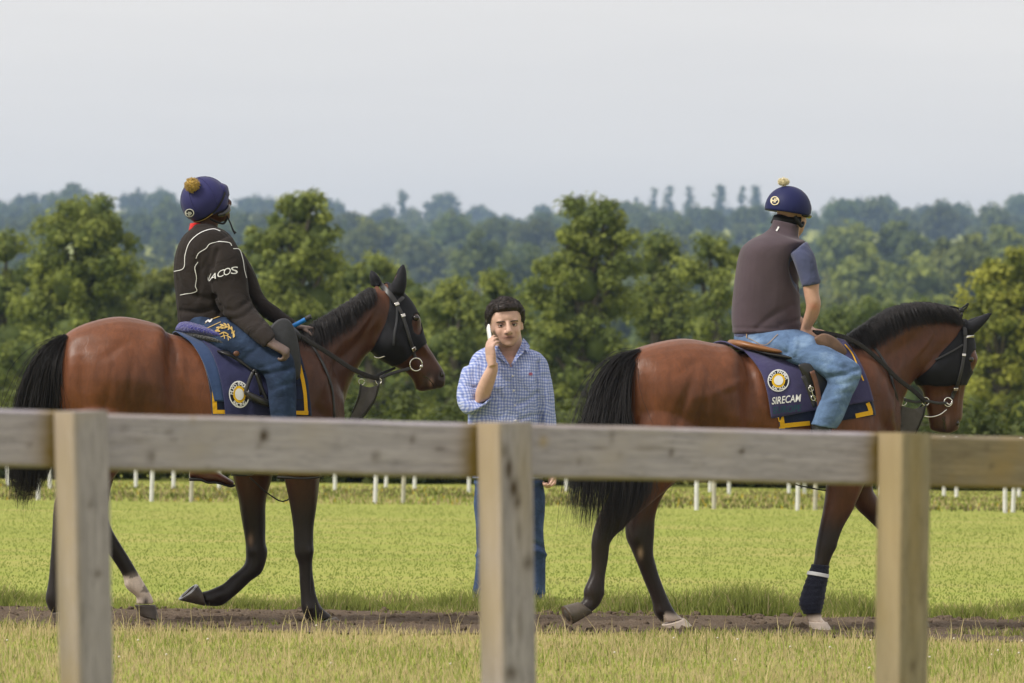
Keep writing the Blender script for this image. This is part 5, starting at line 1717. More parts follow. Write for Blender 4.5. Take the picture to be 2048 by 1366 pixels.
# ------------------------------------------------------------------ left horse: bridle
bridleL = empty('bridle', (FL.x, FL.y, 0), FL.yaw)
tag(bridleL, 'black leather bridle with steel ring bit on the left horse', 'bridle')
S_ = lambda *a, **k: straps(FL, bvL, *a, **k)
def b_(name, vf, mat=M_leather, parent=bridleL): return MB().add(vf).build(name, mat, parent)
b_('headpiece', S_([(763, 570), (770, 576), (781, 592), (791, 608)], .0145, .003, .012))
b_('browband', S_([(791, 609), (801, 599), (811, 589)], .010, .003, .012))
b_('cheekpiece', S_([(793, 611), (803, 630), (811, 655), (818, 680), (824, 698)], .0095, .003, .012))
b_('cheekpiece', S_([(825, 700), (827, 710), (830, 719)], .009, .003, .008))
b_('throatlash', S_([(793, 612), (793, 640), (789, 668), (786, 690)], .006, .002, .012), M_suede)
b_('buckle', S_([(823, 694), (825, 701)], .013, .004, .016), M_steel)
b_('keeper', S_([(804, 629), (806, 635)], .012, .0035, .014), M_steel)
b_('keeper', S_([(791, 606), (794, 612)], .013, .0035, .014), M_steel)
b_('bit_ring', ring(FL, 832, 729, -.082, 13, .0042), M_steel)
V, Fc = ball(FL.P(842, 733, -.085), (.011, .011, .011), 10, 8); add('bit_ball', V, Fc, M_steel, bridleL)
b_('throat_buckle', tube([FL.P(747, 713, -.05), FL.P(757, 716, -.06), FL.P(770, 712, -.07)], .004, 6), M_steel)
b_('rein', straps(FL, bvL, [(820, 737, -.085), (800, 742, -.09), (780, 748, -.10), (760, 756, -.12)], .009, .003))
b_('rein', straps(FL, bvL, [(758, 757, -.13), (740, 753, -.16), (705, 738, -.185), (665, 712, -.19), (630, 690, -.20), (600, 672, -.20)], .0125, .0045), M_rubber)
b_('far_rein', straps(FL, bvL, [(790, 736, .02), (765, 746, -.02), (745, 754, -.05), (728, 754, -.05), (715, 752, -.04)], .007, .003))
b_('neck_strap', straps(FL, bvL, [(624, 692), (640, 718), (654, 748), (664, 782), (668, 835)], .008, .003))
b_('martingale_ring', ring(FL, 757, 762, -.12, 6, .003), M_steel)
b_('martingale_ring', ring(FL, 723, 764, -.06, 6, .003), M_steel)
bib = MB()
bo = [(722, 771, -.06), (740, 775, -.09), (757, 770, -.12), (750, 795, -.10), (736, 818, -.07), (716, 842, -.04), (700, 838, -.03), (712, 812, -.05), (720, 792, -.06)]
bp = [FL.P(*q) for q in bo]
Vb = [tuple(q + np.array((0, d, 0))) for d in (0, .005) for q in bp]; nb = len(bp)
bib.add((Vb, [tuple(range(nb)), tuple(range(2 * nb - 1, nb - 1, -1))] + [(i, (i + 1) % nb, (i + 1) % nb + nb, i + nb) for i in range(nb)]))
bib.build('martingale_bib', M_bib, bridleL, smooth=False)
b_('bib_strap', straps(FL, bvL, [(758, 766, -.125), (750, 798, -.105), (734, 824, -.075), (712, 850, -.04)], .005, .004))
b_('bib_strap', straps(FL, bvL, [(722, 768, -.065), (717, 795, -.06), (705, 826, -.035)], .005, .004))

# ------------------------------------------------------------------ right horse: cloths
bvR = bvh_of([bodyR])
clothR = empty('saddle_cloth', (FR.x, FR.y, 0), FR.yaw)
tag(clothR, 'faded navy saddle cloth with badge and sponsor lettering on right horse', 'saddle cloth')
padR = drape(FR, bvR, [(1559, 859), (1555, 815), (1545, 765), (1528, 722)], [(1749, 831), (1738, 785), (1722, 740), (1702, 700), (1690, 684)], .014, 'quilted_pad', M_quilt, clothR, thick=.012)
navyR = drape(FR, bvR, [(1540, 836), (1532, 790), (1518, 745), (1494, 716), (1466, 704)], [(1741, 803), (1732, 768), (1718, 730), (1700, 698), (1686, 682)], .030, 'badge_sheet', M_purple, clothR, ripple=.002, seed=7)
bvPadR, bvNavR = bvh_of([padR]), bvh_of([navyR])
surf_trim(FR, bvPadR, [(1562, 833), (1564, 845), (1564.5, 857)], 9, 'binding', M_yellow, padR)
surf_trim(FR, bvPadR, [(1561, 852), (1590, 849), (1630, 845), (1676, 839), (1720, 830), (1744, 825)], 9, 'binding', M_yellow, padR)
surf_trim(FR, bvPadR, [(1734, 806), (1738, 815), (1741, 826)], 8, 'binding', M_yellow, padR)
surf_trim(FR, bvNavR, [(1690, 690), (1704, 708), (1716, 736), (1726, 762)], 2.5, 'edge_line', M_yellow, navyR)
badge(FR, bvNavR, 1556, 762, 21.5, 22, navyR, rot=0, size=8.4)
decal(FR, bvNavR, [text_poly('SIRECAM', 1542, 809, 20.0, 57, rot=.10, bold=.014)], 'sponsor_lettering', M_pwhite, navyR, .013)
decal(FR, bvNavR, [text_poly('EUROPE', 1545, 827, 19.0, 55, rot=.08)], 'sponsor_lettering', M_pgreen, navyR, .014)
girthR = empty('girth', (FR.x, FR.y, 0), FR.yaw)
tag(girthR, 'dark girth band under the belly of the right horse', 'girth')
girth(FR, meR, 1605, 1648, 'girth_band', M_quilt, girthR, ztop=1.3)
MB().add(tube([FR.P(1560, 955, -.1), FR.P(1582, 966, -.12), FR.P(1612, 974, -.12), FR.P(1655, 981, -.1), FR.P(1680, 975, 0)], .004, 6)).build('loose_strap', M_leather, girthR)

# ------------------------------------------------------------------ right horse: saddle
saddleR = empty('saddle', (FR.x, FR.y, 0), FR.yaw)
tag(saddleR, 'tan leather saddle with brown stirrup strap on the right horse', 'saddle')
V, Fc = chords(FR, [(1459, 690, 1462, 679, .04), (1470, 698, 1476, 680, .12), (1495, 706, 1502, 687, .18), (1525, 712, 1532, 694, .20), (1570, 720, 1575, 690, .16), (1630, 700, 1636, 668, .11)], n=26, sub=5)
add('seat', V, Fc, M_tan, saddleR)
V, Fc = chords(FR, [(1478, 702, 1482, 694, .10), (1510, 715, 1516, 702, .20), (1555, 728, 1560, 708, .25), (1612, 755, 1616, 710, .29), (1640, 745, 1644, 700, .27)], n=26, sub=4)
add('panel', V, Fc, M_leather, saddleR)
fo = [(1628, 676), (1645, 667), (1665, 672), (1684, 688), (1694, 705), (1680, 712), (1655, 700), (1636, 692)]
panel(FR, fo, -.30, -.255, 'knee_roll', M_tanf, saddleR); panel(FR, fo, .30, .255, 'knee_roll', M_tanf, saddleR)
fo2 = [(1596, 730), (1612, 726), (1645, 735), (1664, 750), (1662, 775), (1652, 796), (1640, 804), (1628, 796), (1614, 772), (1604, 750)]
panel(FR, fo2, -.335, -.31, 'flap', M_leather, saddleR); panel(FR, fo2, .335, .31, 'flap', M_leather, saddleR)
MB().add(straps(FR, bvNavR, [(1624, 742, -.36), (1633, 770, -.362), (1639, 805, -.365), (1642, 840, -.365), (1643, 885, -.36)], .0135, .004)).build('stirrup_leather', M_leather_br, saddleR)
MB().add(straps(FR, bvNavR, [(1606, 752, -.345), (1618, 780, -.35), (1630, 815, -.35)], .012, .003)).build('girth_strap', M_leather, saddleR)
for q in ((1622, 778), (1627, 796)):
    MB().add(ring(FR, q[0], q[1], -.355, 5, .0025)).build('buckle', M_steel, saddleR)
MB().add(tube([FR.P(1620, 770, -.356), FR.P(1626, 790, -.358), FR.P(1634, 806, -.356)], .003, 6)).build('buckle_wire', M_steel, saddleR)
def iron(fr, cx, cy, l, parent):
    s = F / DH
    c = fr.P(cx, cy, l)
    pts = [c + np.array((.055 * math.sin(a), 0, .07 * math.cos(a) - .0)) for a in np.linspace(-2.2, 2.2, 13)]
    o = MB().add(tube(pts, .005, 7)).build('stirrup_iron', M_steel, parent)
    MB().box(tuple(c + np.array((-.05, -.03, -.052))), tuple(c + np.array((.05, .03, -.040)))).build('tread', M_leather, o, smooth=False)
iron(FR, 1645, 905, -.36, saddleR)

# ------------------------------------------------------------------ right horse: bridle
bridleR = empty('bridle', (FR.x, FR.y, 0), FR.yaw)
tag(bridleR, 'black leather bridle with long steel bit on the right horse', 'bridle')
S_ = lambda *a, **k: straps(FR, bvR, *a, **k)
def b_(name, vf, mat=M_leather, parent=bridleR): return MB().add(vf).build(name, mat, parent)
b_('headpiece', S_([(1921, 634), (1926, 645), (1928, 660), (1928, 674)], .012, .003, .012))
b_('cheekpiece', S_([(1928, 674), (1927, 700), (1922, 730), (1916, 755), (1911, 776)], .0095, .003, .012))
b_('cheekpiece', S_([(1911, 778), (1906, 788), (1903, 797)], .010, .004, .008))
b_('browband', S_([(1929, 675), (1936, 673), (1944, 671)], .007, .003, .012), M_steel)
b_('throatlash', S_([(1924, 690), (1905, 702), (1885, 714), (1870, 722)], .005, .002, .012))
b_('keeper', S_([(1925, 708), (1925, 713)], .012, .004, .014), M_steel)
b_('buckle', S_([(1911, 773), (1910, 779)], .013, .004, .016), M_steel)
b_('bit_ring', ring(FR, 1896, 804, -.075, 9, .0042), M_steel)
b_('bit_ring', ring(FR, 1851, 803, -.085, 8, .0036), M_steel)
b_('bit_bar', tube([FR.P(1847, 832, -.075), FR.P(1862, 834, -.08), FR.P(1880, 829, -.08), FR.P(1893, 819, -.078)], .0042, 7), M_steel)
b_('bit_bar', tube([FR.P(1893, 806, -.08), FR.P(1899, 809, -.082), FR.P(1904, 801, -.078), FR.P(1896, 795, -.076)], .0042, 7), M_steel)
b_('rein', straps(FR, bvR, [(1850, 802, -.09), (1825, 780, -.14), (1795, 757, -.17), (1760, 722, -.18), (1725, 693, -.19), (1693, 676, -.19), (1660, 668, -.16), (1625, 664, -.12)], .012, .0045), M_rubber)
b_('bit_strap', straps(FR, bvR, [(1808, 799, -.08), (1830, 804, -.085), (1852, 802, -.09), (1875, 806, -.085), (1893, 806, -.08)], .008, .0035))
b_('far_rein', straps(FR, bvR, [(1848, 806, -.08), (1830, 825, -.06), (1810, 845, -.05), (1790, 864, -.05)], .005, .003))
b_('neck_strap', straps(FR, bvR, [(1747, 694), (1764, 718), (1778, 745), (1787, 775), (1794, 800, -.13), (1793, 835, -.11), (1790, 866, -.09)], .008, .003))
b_('martingale_ring', ring(FR, 1806, 803, -.07, 8, .003), M_steel)
bib = MB()
bo = [(1804, 812, -.07), (1828, 818, -.08), (1850, 812, -.085), (1846, 832, -.08), (1836, 855, -.06), (1822, 880, -.04), (1790, 880, -.04), (1798, 848, -.05)]
bp = [FR.P(*q) for q in bo]
Vb = [tuple(q + np.array((0, d, 0))) for d in (0, .005) for q in bp]; nb = len(bp)
bib.add((Vb, [tuple(range(nb)), tuple(range(2 * nb - 1, nb - 1, -1))] + [(i, (i + 1) % nb, (i + 1) % nb + nb, i + nb) for i in range(nb)]))
bib.build('martingale_bib', M_bib, bridleR, smooth=False)
b_('bib_strap', straps(FR, bvR, [(1852, 808, -.088), (1847, 830, -.083), (1838, 852, -.065), (1824, 884, -.04)], .004, .004))
# ================================================================== PEOPLE
def skin_mat(name):
    t = NT(name)
    c = t.attr('Col')
    v = t.coord()
    n1 = t.noise(v, 45, 4, 0.6)
    c = t.mix(0.25, c, t.mix(1.0, c, t.ramp(n1, [(0.3, (0.72, 0.66, 0.64)), (0.7, (1.25, 1.2, 1.18))]), 'MULTIPLY'))
    t.set(c, 0.52, 0.35)
    t.bump(n1, 0.08, 0.004)
    return t.m
M_skin = skin_mat('skin')
def denim(name, col, fade):
    t = NT(name)
    v = t.coord()
    f = t.noise(v, 420, 2, .6)
    b = t.noise(v, 6, 4, .65, .6)
    w = t.noise(t.coord(scale=(9, 9, 14)), 1.0, 3, .5, .4)
    c = t.ramp(b, [(.3, tuple(x * .62 for x in col)), (.52, col), (.75, fade)])
    c = t.mix(.4, c, t.mix(1.0, c, t.ramp(f, [(.3, (.62, .62, .62)), (.7, (1.35, 1.35, 1.35))]), 'MULTIPLY'))
    c = t.mix(.35, c, t.mix(1.0, c, t.ramp(w, [(.35, (.55, .55, .58)), (.65, (1.3, 1.3, 1.3))]), 'MULTIPLY'))
    t.bump(t.math('ADD', w, t.math('MULTIPLY', f, .05)), .55, .03)
    t.set(c, .9, .2)
    return t.m
M_jeansL = denim('dark_blue_denim', (0.019, 0.033, 0.070), (0.038, 0.066, 0.13))
M_jeansR = denim('light_blue_denim', (0.095, 0.155, 0.27), (0.20, 0.29, 0.425))
M_jeansM = denim('mid_blue_denim', (0.036, 0.06, 0.13), (0.07, 0.115, 0.22))
M_jacket = fabric('black_fleece_jacket', (0.0185, 0.0140, 0.0125), .2, 70, .75, .92, 6.5, 1.0, sheen=.02)
M_vest = fabric('plum_grey_vest', (0.066, 0.047, 0.058), .14, 70, .25, .85, 4.5, .8, sheen=.12)
M_tee = fabric('navy_tee', (0.055, 0.064, 0.125), .15, 90, .5, .92, 8, 1.0)
M_helm = fabric('navy_cap_silk', (0.020, 0.020, 0.095), .12, 120, .12, .65, 8, .4, sheen=.06)
M_helm2 = fabric('royal_navy_cap_silk', (0.006, 0.009, 0.060), .12, 120, .12, .6, 8, .4, sheen=.03)
M_gold = fabric('gold_pompom', (0.40, 0.26, 0.055), .35, 60, .6, 1.0, 60, 1.0, sheen=.3)
M_cream = fabric('cream_pompom', (0.66, 0.58, 0.38), .12, 60, .5, 1.0, 60, 1.0, sheen=.3)
M_red = fabric('red_scarf', (0.48, 0.018, 0.018), .2, 60, .5, .9, 20, 1.0)
M_boot = plain('brown_boot_leather', (0.095, 0.032, 0.018), .35, .5, var=.3, scale=14)
M_bootb = plain('black_boot_leather', (0.022, 0.024, 0.028), .4, .5, var=.3, scale=14)
M_sole_r = plain('dark_rubber_sole', (0.012, 0.011, 0.010), .7, .3)
M_strap = plain('black_webbing', (0.010, 0.010, 0.011), .7, .3)
M_glass = plain('dark_goggle_lens', (0.012, 0.012, 0.014), .12, .6, bump=0)
M_hairm = NT('dark_brown_hair'); M_hairm.set(M_hairm.attr('Col'), .5, .4)

def wrinkle(me, amp, seed, freq=18.0, stretch=(1, 1, 1)):
    """soft cloth folds"""
    V, N = verts_np(me), normals_np(me)
    r = np.random.default_rng(seed)
    Q = V * np.asarray(stretch)
    d = np.zeros(len(V))
    for k in range(9):
        w = r.normal(0, 1, 3); w /= np.linalg.norm(w)
        f = freq * r.uniform(.5, 2.2)
        warp = np.sin(Q @ r.normal(0, 1, 3) * freq * .45 + r.uniform(0, 6)) * 1.3
        s = np.sin(Q @ w * f + warp + r.uniform(0, 6))
        d += (np.abs(s) ** 0.7 * np.sign(s)) * r.uniform(.4, 1) / (f / freq)
    V += N * (d * amp / 3)[:, None]
    me.vertices.foreach_set('co', V.astype(np.float32).ravel()); me.update()

def garment(shapes, voxel, name, mat, parent, amp=.004, seed=0, freq=18, it=3, stretch=(1, 1, 1)):
    mb = MB()
    for s in shapes: mb.add(s)
    me = remesh(mb, voxel, it, .5)
    if amp: wrinkle(me, amp, seed, freq, stretch)
    me.materials.append(mat)
    return link(bpy.data.objects.new(name, me), parent)

def fold(fr, me, lines, l_side=-1):
    """pressed-in or raised crease lines drawn on the near side: (pts, half width px, depth m)"""
    V, N = verts_np(me), normals_np(me)
    px = fr.pix(V)
    vis = (N[:, 1] * l_side > -.1)
    for pts, hw, dep in lines:
        R = catmull(np.asarray(pts, float), 8)
        d = np.full(len(V), 1e9)
        for a, b in zip(R[:-1], R[1:]):
            ab = b - a; t = np.clip(((px - a) @ ab) / (ab @ ab + 1e-9), 0, 1)
            d = np.minimum(d, np.linalg.norm(px - (a + t[:, None] * ab), axis=1))
        V += N * (dep * np.exp(-(d / hw) ** 2) * vis)[:, None]
    me.vertices.foreach_set('co', V.astype(np.float32).ravel()); me.update()

HEAD = [(0.0, .070, .020, .020), (.012, .086, .000, .036), (.03, .089, -.02, .052), (.045, .088, -.04, .060), (.07, .087, -.065, .067), (.10, .085, -.086, .071), (.125, .083, -.096, .075), (.15, .090, -.10, .077), (.18, .083, -.098, .074), (.205, .064, -.082, .061), (.222, .033, -.052, .040), (.231, .0, -.018, .014)]
def head_shapes(M, ears=True, nose=True):
    """head in its own axes (x to the face, y to its left, z up from the chin), placed by matrix M"""
    T = lambda pts: [tuple(M @ Vector(p)) for p in pts]
    rows = catmull(np.array(HEAD), 3)
    th = np.linspace(0, 2 * math.pi, 24, endpoint=False)
    S = []
    for z, xf, xb, w in rows:
        c, a = (xf + xb) / 2, (xf - xb) / 2
        ct, st = np.cos(th), np.sin(th)
        S.append([(c + a * np.sign(q) * abs(q) ** .88, w * np.sign(p) * abs(p) ** .9, z) for q, p in zip(ct, st)])
    V, Fc = loft(S, 24)
    out = [(T(V), Fc)]
    def b(c, r, nu=10, nv=8):
        V, Fc = ball(c, r, nu, nv); out.append((T(V), Fc))
    if nose:
        V, Fc = tube([(.086, 0, .132), (.098, 0, .108), (.112, 0, .084), (.098, 0, .074)], [.009, .012, .0145, .012], 10, 3); out.append((T(V), Fc))
        b((.098, .012, .078), (.012, .009, .008)); b((.098, -.012, .078), (.012, .009, .008))
        b((.0825, 0, .0545), (.011, .026, .0055)); b((.082, 0, .0445), (.011, .024, .006))        # lips
        b((.076, 0, .014), (.016, .024, .014))                                                     # chin
        b((.074, .030, .141), (.014, .022, .006)); b((.074, -.030, .141), (.014, .022, .006))      # brow ridge
        b((.050, .036, .080), (.030, .026, .034)); b((.050, -.036, .080), (.030, .026, .034))      # cheeks
    if ears:
        for s in (-1, 1):
            b((-.008, s * .078, .108), (.018, .009, .031)); b((-.002, s * .079, .088), (.010, .008, .014))
    return out

def hand_shapes(wrist, fdir, pdir, thumb_side, curl, size=1.0, spread=.1, thumb_curl=.5):
    """palm and five separate, bent fingers.  fdir to the knuckles, pdir out of the palm, curl (rad per joint) for index..little"""
    f = np.asarray(fdir, float); f /= np.linalg.norm(f)
    p = np.asarray(pdir, float); p -= f * (p @ f); p /= np.linalg.norm(p)
    s = np.cross(f, p) * thumb_side
    w = np.asarray(wrist, float)
    out = []
    # palm
    rows = []
    th = np.linspace(0, 2 * math.pi, 14, endpoint=False)
    for (d, hw, ht) in ((-.015, .027, .020), (.01, .032, .019), (.045, .042, .017), (.08, .043, .014), (.094, .040, .010)):
        c = w + f * d * size
        rows.append([c + s * (np.sign(math.cos(t)) * abs(math.cos(t)) ** .8 * hw * size) + p * (math.sin(t) * ht * size) for t in th])
    out.append(loft(rows, 14))
    for i, (L_, off) in enumerate(((.074, .031), (.082, .0105), (.076, -.0105), (.058, -.031))):
        base = w + (f * (.084 - .004 * abs(i - 1)) + s * off) * size
        ang = 0.0; pos = base; pts = [base - f * .02 * size, base]
        for seg in (.44, .31, .25):
            ang += curl[i]
            d = f * math.cos(ang) + p * math.sin(ang) + s * (off * spread * 8)
            pos = pos + d / np.linalg.norm(d) * L_ * seg * size
            pts.append(pos)
        out.append(tube(pts, np.array([.0095, .0095, .0088, .0080, .0070]) * size, 9, 3))
    tb = w + (f * .022 + s * .026) * size
    d1 = f * .62 + s * .62 + p * .35
    d2 = f * .9 + s * (.35 - thumb_curl) + p * .45
    q1 = tb + d1 / np.linalg.norm(d1) * .042 * size
    q2 = q1 + d2 / np.linalg.norm(d2) * .034 * size
    q3 = q2 + (d2 + p * thumb_curl) / np.linalg.norm(d2 + p * thumb_curl) * .026 * size
    out.append(tube([w + f * .005 * size + s * .012 * size, tb, q1, q2, q3], np.array([.014, .0145, .0115, .0100, .0078]) * size, 9, 3))
    return out

def skin_body(shapes, parent, base, voxel=.0085, paint=None, it=2):
    mb = MB()
    for s in shapes: mb.add(s)
    me = remesh(mb, voxel, it, .45)
    V = verts_np(me)
    c = np.tile(np.asarray(base, float), (len(V), 1))
    if paint is not None: c = paint(V, c)
    set_color(me, c)
    me.materials.append(M_skin)
    return link(bpy.data.objects.new('body', me), parent)

def pompom(fr, px, py, l, r, name, mat, parent, flat=1.0, seed=0):
    c = fr.P(px, py, l)
    rr = np.random.default_rng(seed)
    V, Fc = ball(c, (r * .9, r * .9, r * .9 * flat), 14, 10)
    mb = MB().add((V, Fc))
    for k in range(420):
        d = rr.normal(0, 1, 3); d /= np.linalg.norm(d); d = d * np.array((1, 1, flat))
        e = rr.normal(0, .25, 3)
        mb.add(tube([c + d * r * .7, c + d * r * .92, c + (d + e * .3) * r * rr.uniform(.98, 1.1)], [r * .05, r * .05, r * .025], 4, 1, smooth=False))
    return mb.build(name, mat, parent)

def helmet_shell(fr, cpx, cpy, l, R, name, mat, parent, axis_deg, cut, squash=(1, 1, 1)):
    """round cap over a skull: a sphere cut by a tilted plane.  axis_deg: tilt of the crown in the picture, cut: how far below centre the rim lies"""
    c = fr.P(cpx, cpy, l)
    a = math.radians(axis_deg)
    Z = np.array((math.sin(a), 0, math.cos(a))); X = np.array((math.cos(a), 0, -math.sin(a))); Y = np.array((0, 1., 0))
    S = []
    nphi = 18
    ph0 = math.acos(-cut)
    for i in range(nphi + 1):
        p_ = 0.02 + (ph0 - 0.02) * i / nphi
        S.append([c + R * (math.cos(p_) * Z * squash[2] + math.sin(p_) * (math.cos(t) * X * squash[0] + math.sin(t) * Y * squash[1])) for t in np.linspace(0, 2 * math.pi, 36, endpoint=False)])
    # rolled rim and inside
    for k in (.93, .80):
        S.append([c + (np.array(q) - c) * k for q in S[nphi]])
    ob = add(name, *loft(S, 36), mat, parent)
    return ob, c, X, Y, Z

# ------------------------------------------------------------------ rider of the left horse
uA, _ = unroll(470, 800)
FA = Frame(uA / F * DH, DH + 0.08, 0.0)
riderL = empty('person', (FA.x, FA.y, 0), 0)
tag(riderL, 'rider in black jacket and dark jeans sitting on the left horse', 'person')
wr = FA.P(540, 685, -.43)
shapes = []
Mh = Matrix.Translation(Vector(FA.P(432, 447, 0.03))) @ Matrix.Rotation(math.radians(34), 4, 'Z') @ Matrix.Rotation(math.radians(-16), 4, 'Y')
shapes += head_shapes(Mh)
shapes.append(chords(FA, [(382, 470, 432, 468, .055, .03), (388, 445, 438, 442, .055, .03), (392, 420, 440, 418, .055, .03)], n=16))
shapes.append(chords(FA, [(385, 470, 440, 470, .12), (370, 500, 470, 500, .15), (365, 560, 480, 560, .14), (372, 640, 470, 640, .13), (375, 670, 450, 680, .13)], n=20))
shapes.append(chords(FA, [(430, 515, 470, 500, .045, -.14), (446, 600, 478, 592, .03, -.20), (474, 640, 500, 624, .03, -.28), (515, 676, 535, 656, .03, -.37), (531, 693, 549, 675, .027, -.43)], n=14))
shapes.append(chords(FA, [(450, 510, 475, 512, .04, .15), (478, 545, 500, 548, .04, .20), (503, 598, 522, 592, .036, .21), (538, 636, 552, 622, .03, .15), (592, 662, 604, 650, .024, .05)], n=14))
shapes.append(chords(FA, [(400, 680, 440, 650, .07, -.08), (480, 705, 515, 672, .06, -.22), (545, 735, 580, 715, .05, -.34), (550, 800, 585, 800, .045, -.37), (565, 930, 595, 930, .035, -.38)], n=14))
shapes.append(chords(FA, [(400, 680, 440, 650, .07, .08), (440, 705, 480, 680, .06, .26), (450, 760, 490, 745, .05, .42), (420, 850, 455, 850, .045, .43), (395, 930, 425, 930, .035, .42)], n=14))
shapes += hand_shapes(wr, (.80, .02, -.42), (-.42, .30, -.80), 1, (.95, 1.0, 1.05, 1.1), 1.18, .03, .3)
shapes += hand_shapes(FA.P(598, 656, .04), (.9, -.2, -.1), (0, -.2, -1), -1, (.9, .9, .9, .9), .98, .05, .3)
def paintA(V, c):
    px = FA.pix(V)
    hand = (px[:, 1] > 640) & (px[:, 0] > 500)
    c[hand] = (0.13, 0.09, 0.078)
    return c
skin_body(shapes, riderL, (0.075, 0.032, 0.022), paint=paintA)
jk = garment([
    chords(FA, [(358, 645, 500, 648, .165), (353, 600, 500, 600, .18), (348, 555, 494, 555, .19), (350, 520, 487, 520, .20), (358, 490, 474, 488, .195), (370, 470, 458, 466, .165), (384, 457, 436, 455, .09), (386, 450, 430, 450, .075)], n=28, sub=5, e=2.3),
    chords(FA, [(408, 508, 462, 474, .075, -.13), (420, 540, 489, 522, .08, -.17), (428, 585, 497, 570, .08, -.20), (440, 622, 508, 604, .078, -.235), (470, 652, 522, 628, .068, -.29), (503, 676, 537, 648, .058, -.37), (524, 692, 549, 667, .05, -.415), (529, 696, 551, 672, .044, -.425)], n=20, sub=5),
    chords(FA, [(450, 490, 486, 505, .08, .15), (470, 540, 510, 545, .08, .21), (495, 600, 530, 590, .075, .22), (530, 640, 560, 615, .06, .15), (575, 660, 592, 642, .045, .07)], n=18, sub=5)],
    .009, 'jacket', M_jacket, riderL, amp=.0075, seed=31, freq=15)
fold(FA, jk.data, [([(434, 500), (428, 518), (424, 534)], 5, -.016), ([(429, 592), (433, 608), (440, 625)], 5, -.018), ([(395, 520), (400, 545), (397, 590)], 6, -.008), ([(360, 622), (400, 625), (440, 612)], 5, -.012), ([(442, 618), (470, 620), (498, 600)], 5, -.010), ([(455, 640), (485, 632), (510, 612)], 4, -.008), ([(500, 668), (515, 655), (530, 640)], 4, -.007), ([(358, 560), (380, 590), (420, 600)], 6, -.008)])
bvJ = bvh_of([jk])
for pts in ([(349, 543), (368, 536), (371, 510), (380, 485), (400, 467), (425, 459), (440, 463)], [(392, 517), (398, 506), (412, 497), (420, 488), (440, 484), (458, 486), (463, 492)],
            [(396, 524), (390, 535), (393, 555), (391, 572), (392, 583), (361, 590)], [(466, 498), (478, 500), (485, 520), (488, 540), (492, 556)]):
    decal(FA, bvJ, [line_poly(pts, 1.3, 8)], 'piping', M_pwhite, jk, .004)
lt = []
for ch, x, y, r in (('V', 414, 563, .42), ('A', 422, 562, .35), ('C', 435, 556, .25), ('O', 447, 552, .15), ('S', 461, 549, .05)):
    lt.append(text_poly(ch, x, y, 21, 13.0 if ch not in 'V' else 7, rot=r, bold=.0))
decal(FA, bvJ, lt, 'sleeve_lettering', M_pwhite, jk, .013)
jn = garment([
    chords(FA, [(362, 664, 440, 660, .17), (366, 650, 452, 645, .175), (362, 632, 470, 632, .16)], n=22, sub=4),
    chords(FA, [(380, 680, 440, 632, .11, -.10), (432, 698, 490, 640, .10, -.20), (480, 724, 535, 668, .088, -.28), (524, 752, 578, 702, .082, -.35), (532, 768, 591, 735, .078, -.375), (538, 800, 592, 790, .074, -.385), (543, 850, 593, 850, .07, -.39), (548, 900, 595, 900, .066, -.39), (556, 934, 600, 934, .064, -.39)], n=22, sub=5),
    chords(FA, [(385, 680, 440, 640, .11, .10), (425, 715, 480, 670, .10, .26), (440, 765, 498, 740, .08, .42), (415, 850, 462, 850, .07, .44), (390, 928, 432, 928, .06, .43)], n=20, sub=5)],
    .0098, 'jeans', M_jeansL, riderL, amp=.0065, seed=32, freq=20)
fold(FA, jn.data, [([(500, 745), (530, 748), (560, 742), (588, 735)], 4, -.010), ([(520, 735), (545, 728), (570, 715)], 4, -.007), ([(490, 715), (510, 700), (525, 680)], 5, -.006), ([(540, 780), (560, 772), (590, 765)], 4, -.006), ([(430, 665), (450, 672), (470, 664)], 4, -.008)])
bvJn = bvh_of([jn])
M_gprint = plain('gold_embroidery', (0.42, 0.29, 0.10), .8, .2)
gold = [line_poly([(431, 667), (443, 654), (456, 655), (466, 663), (468, 676)], 2.0, 6)]
for (x, y, a) in ((437, 659, .8), (444, 654, .4), (451, 653, 0), (458, 655, -.4), (464, 661, -.9), (468, 668, -1.4), (434, 664, 1.1)):
    gold.append(disc_poly((x, y - 3), 4.2, 1.6, 0, 10, 2, rot=-a + .6)); gold.append(disc_poly((x + 1, y + 3), 4.0, 1.5, 0, 10, 2, rot=a - .4))
gold += [line_poly([(440, 668), (449, 665), (458, 669)], 1.8, 4), line_poly([(442, 675), (452, 671), (463, 677)], 1.8, 4), line_poly([(448, 664), (450, 678)], 1.6, 4), line_poly([(456, 668), (458, 681)], 1.6, 4)]
decal(FA, bvJn, gold, 'embroidered_crest', M_gprint, jn, .006)
decal(FA, bvJn, [line_poly([(410, 648), (424, 640), (440, 634)], 1.4, 5), line_poly([(408, 660), (426, 652), (442, 645)], 1.2, 5)], 'pocket_seam', M_gprint, jn, .005)
decal(FA, bvJn, [line_poly([(411, 645), (417, 641), (420, 645), (425, 639)], 3, 4)], 'pocket_logo', M_pwhite, jn, .006)

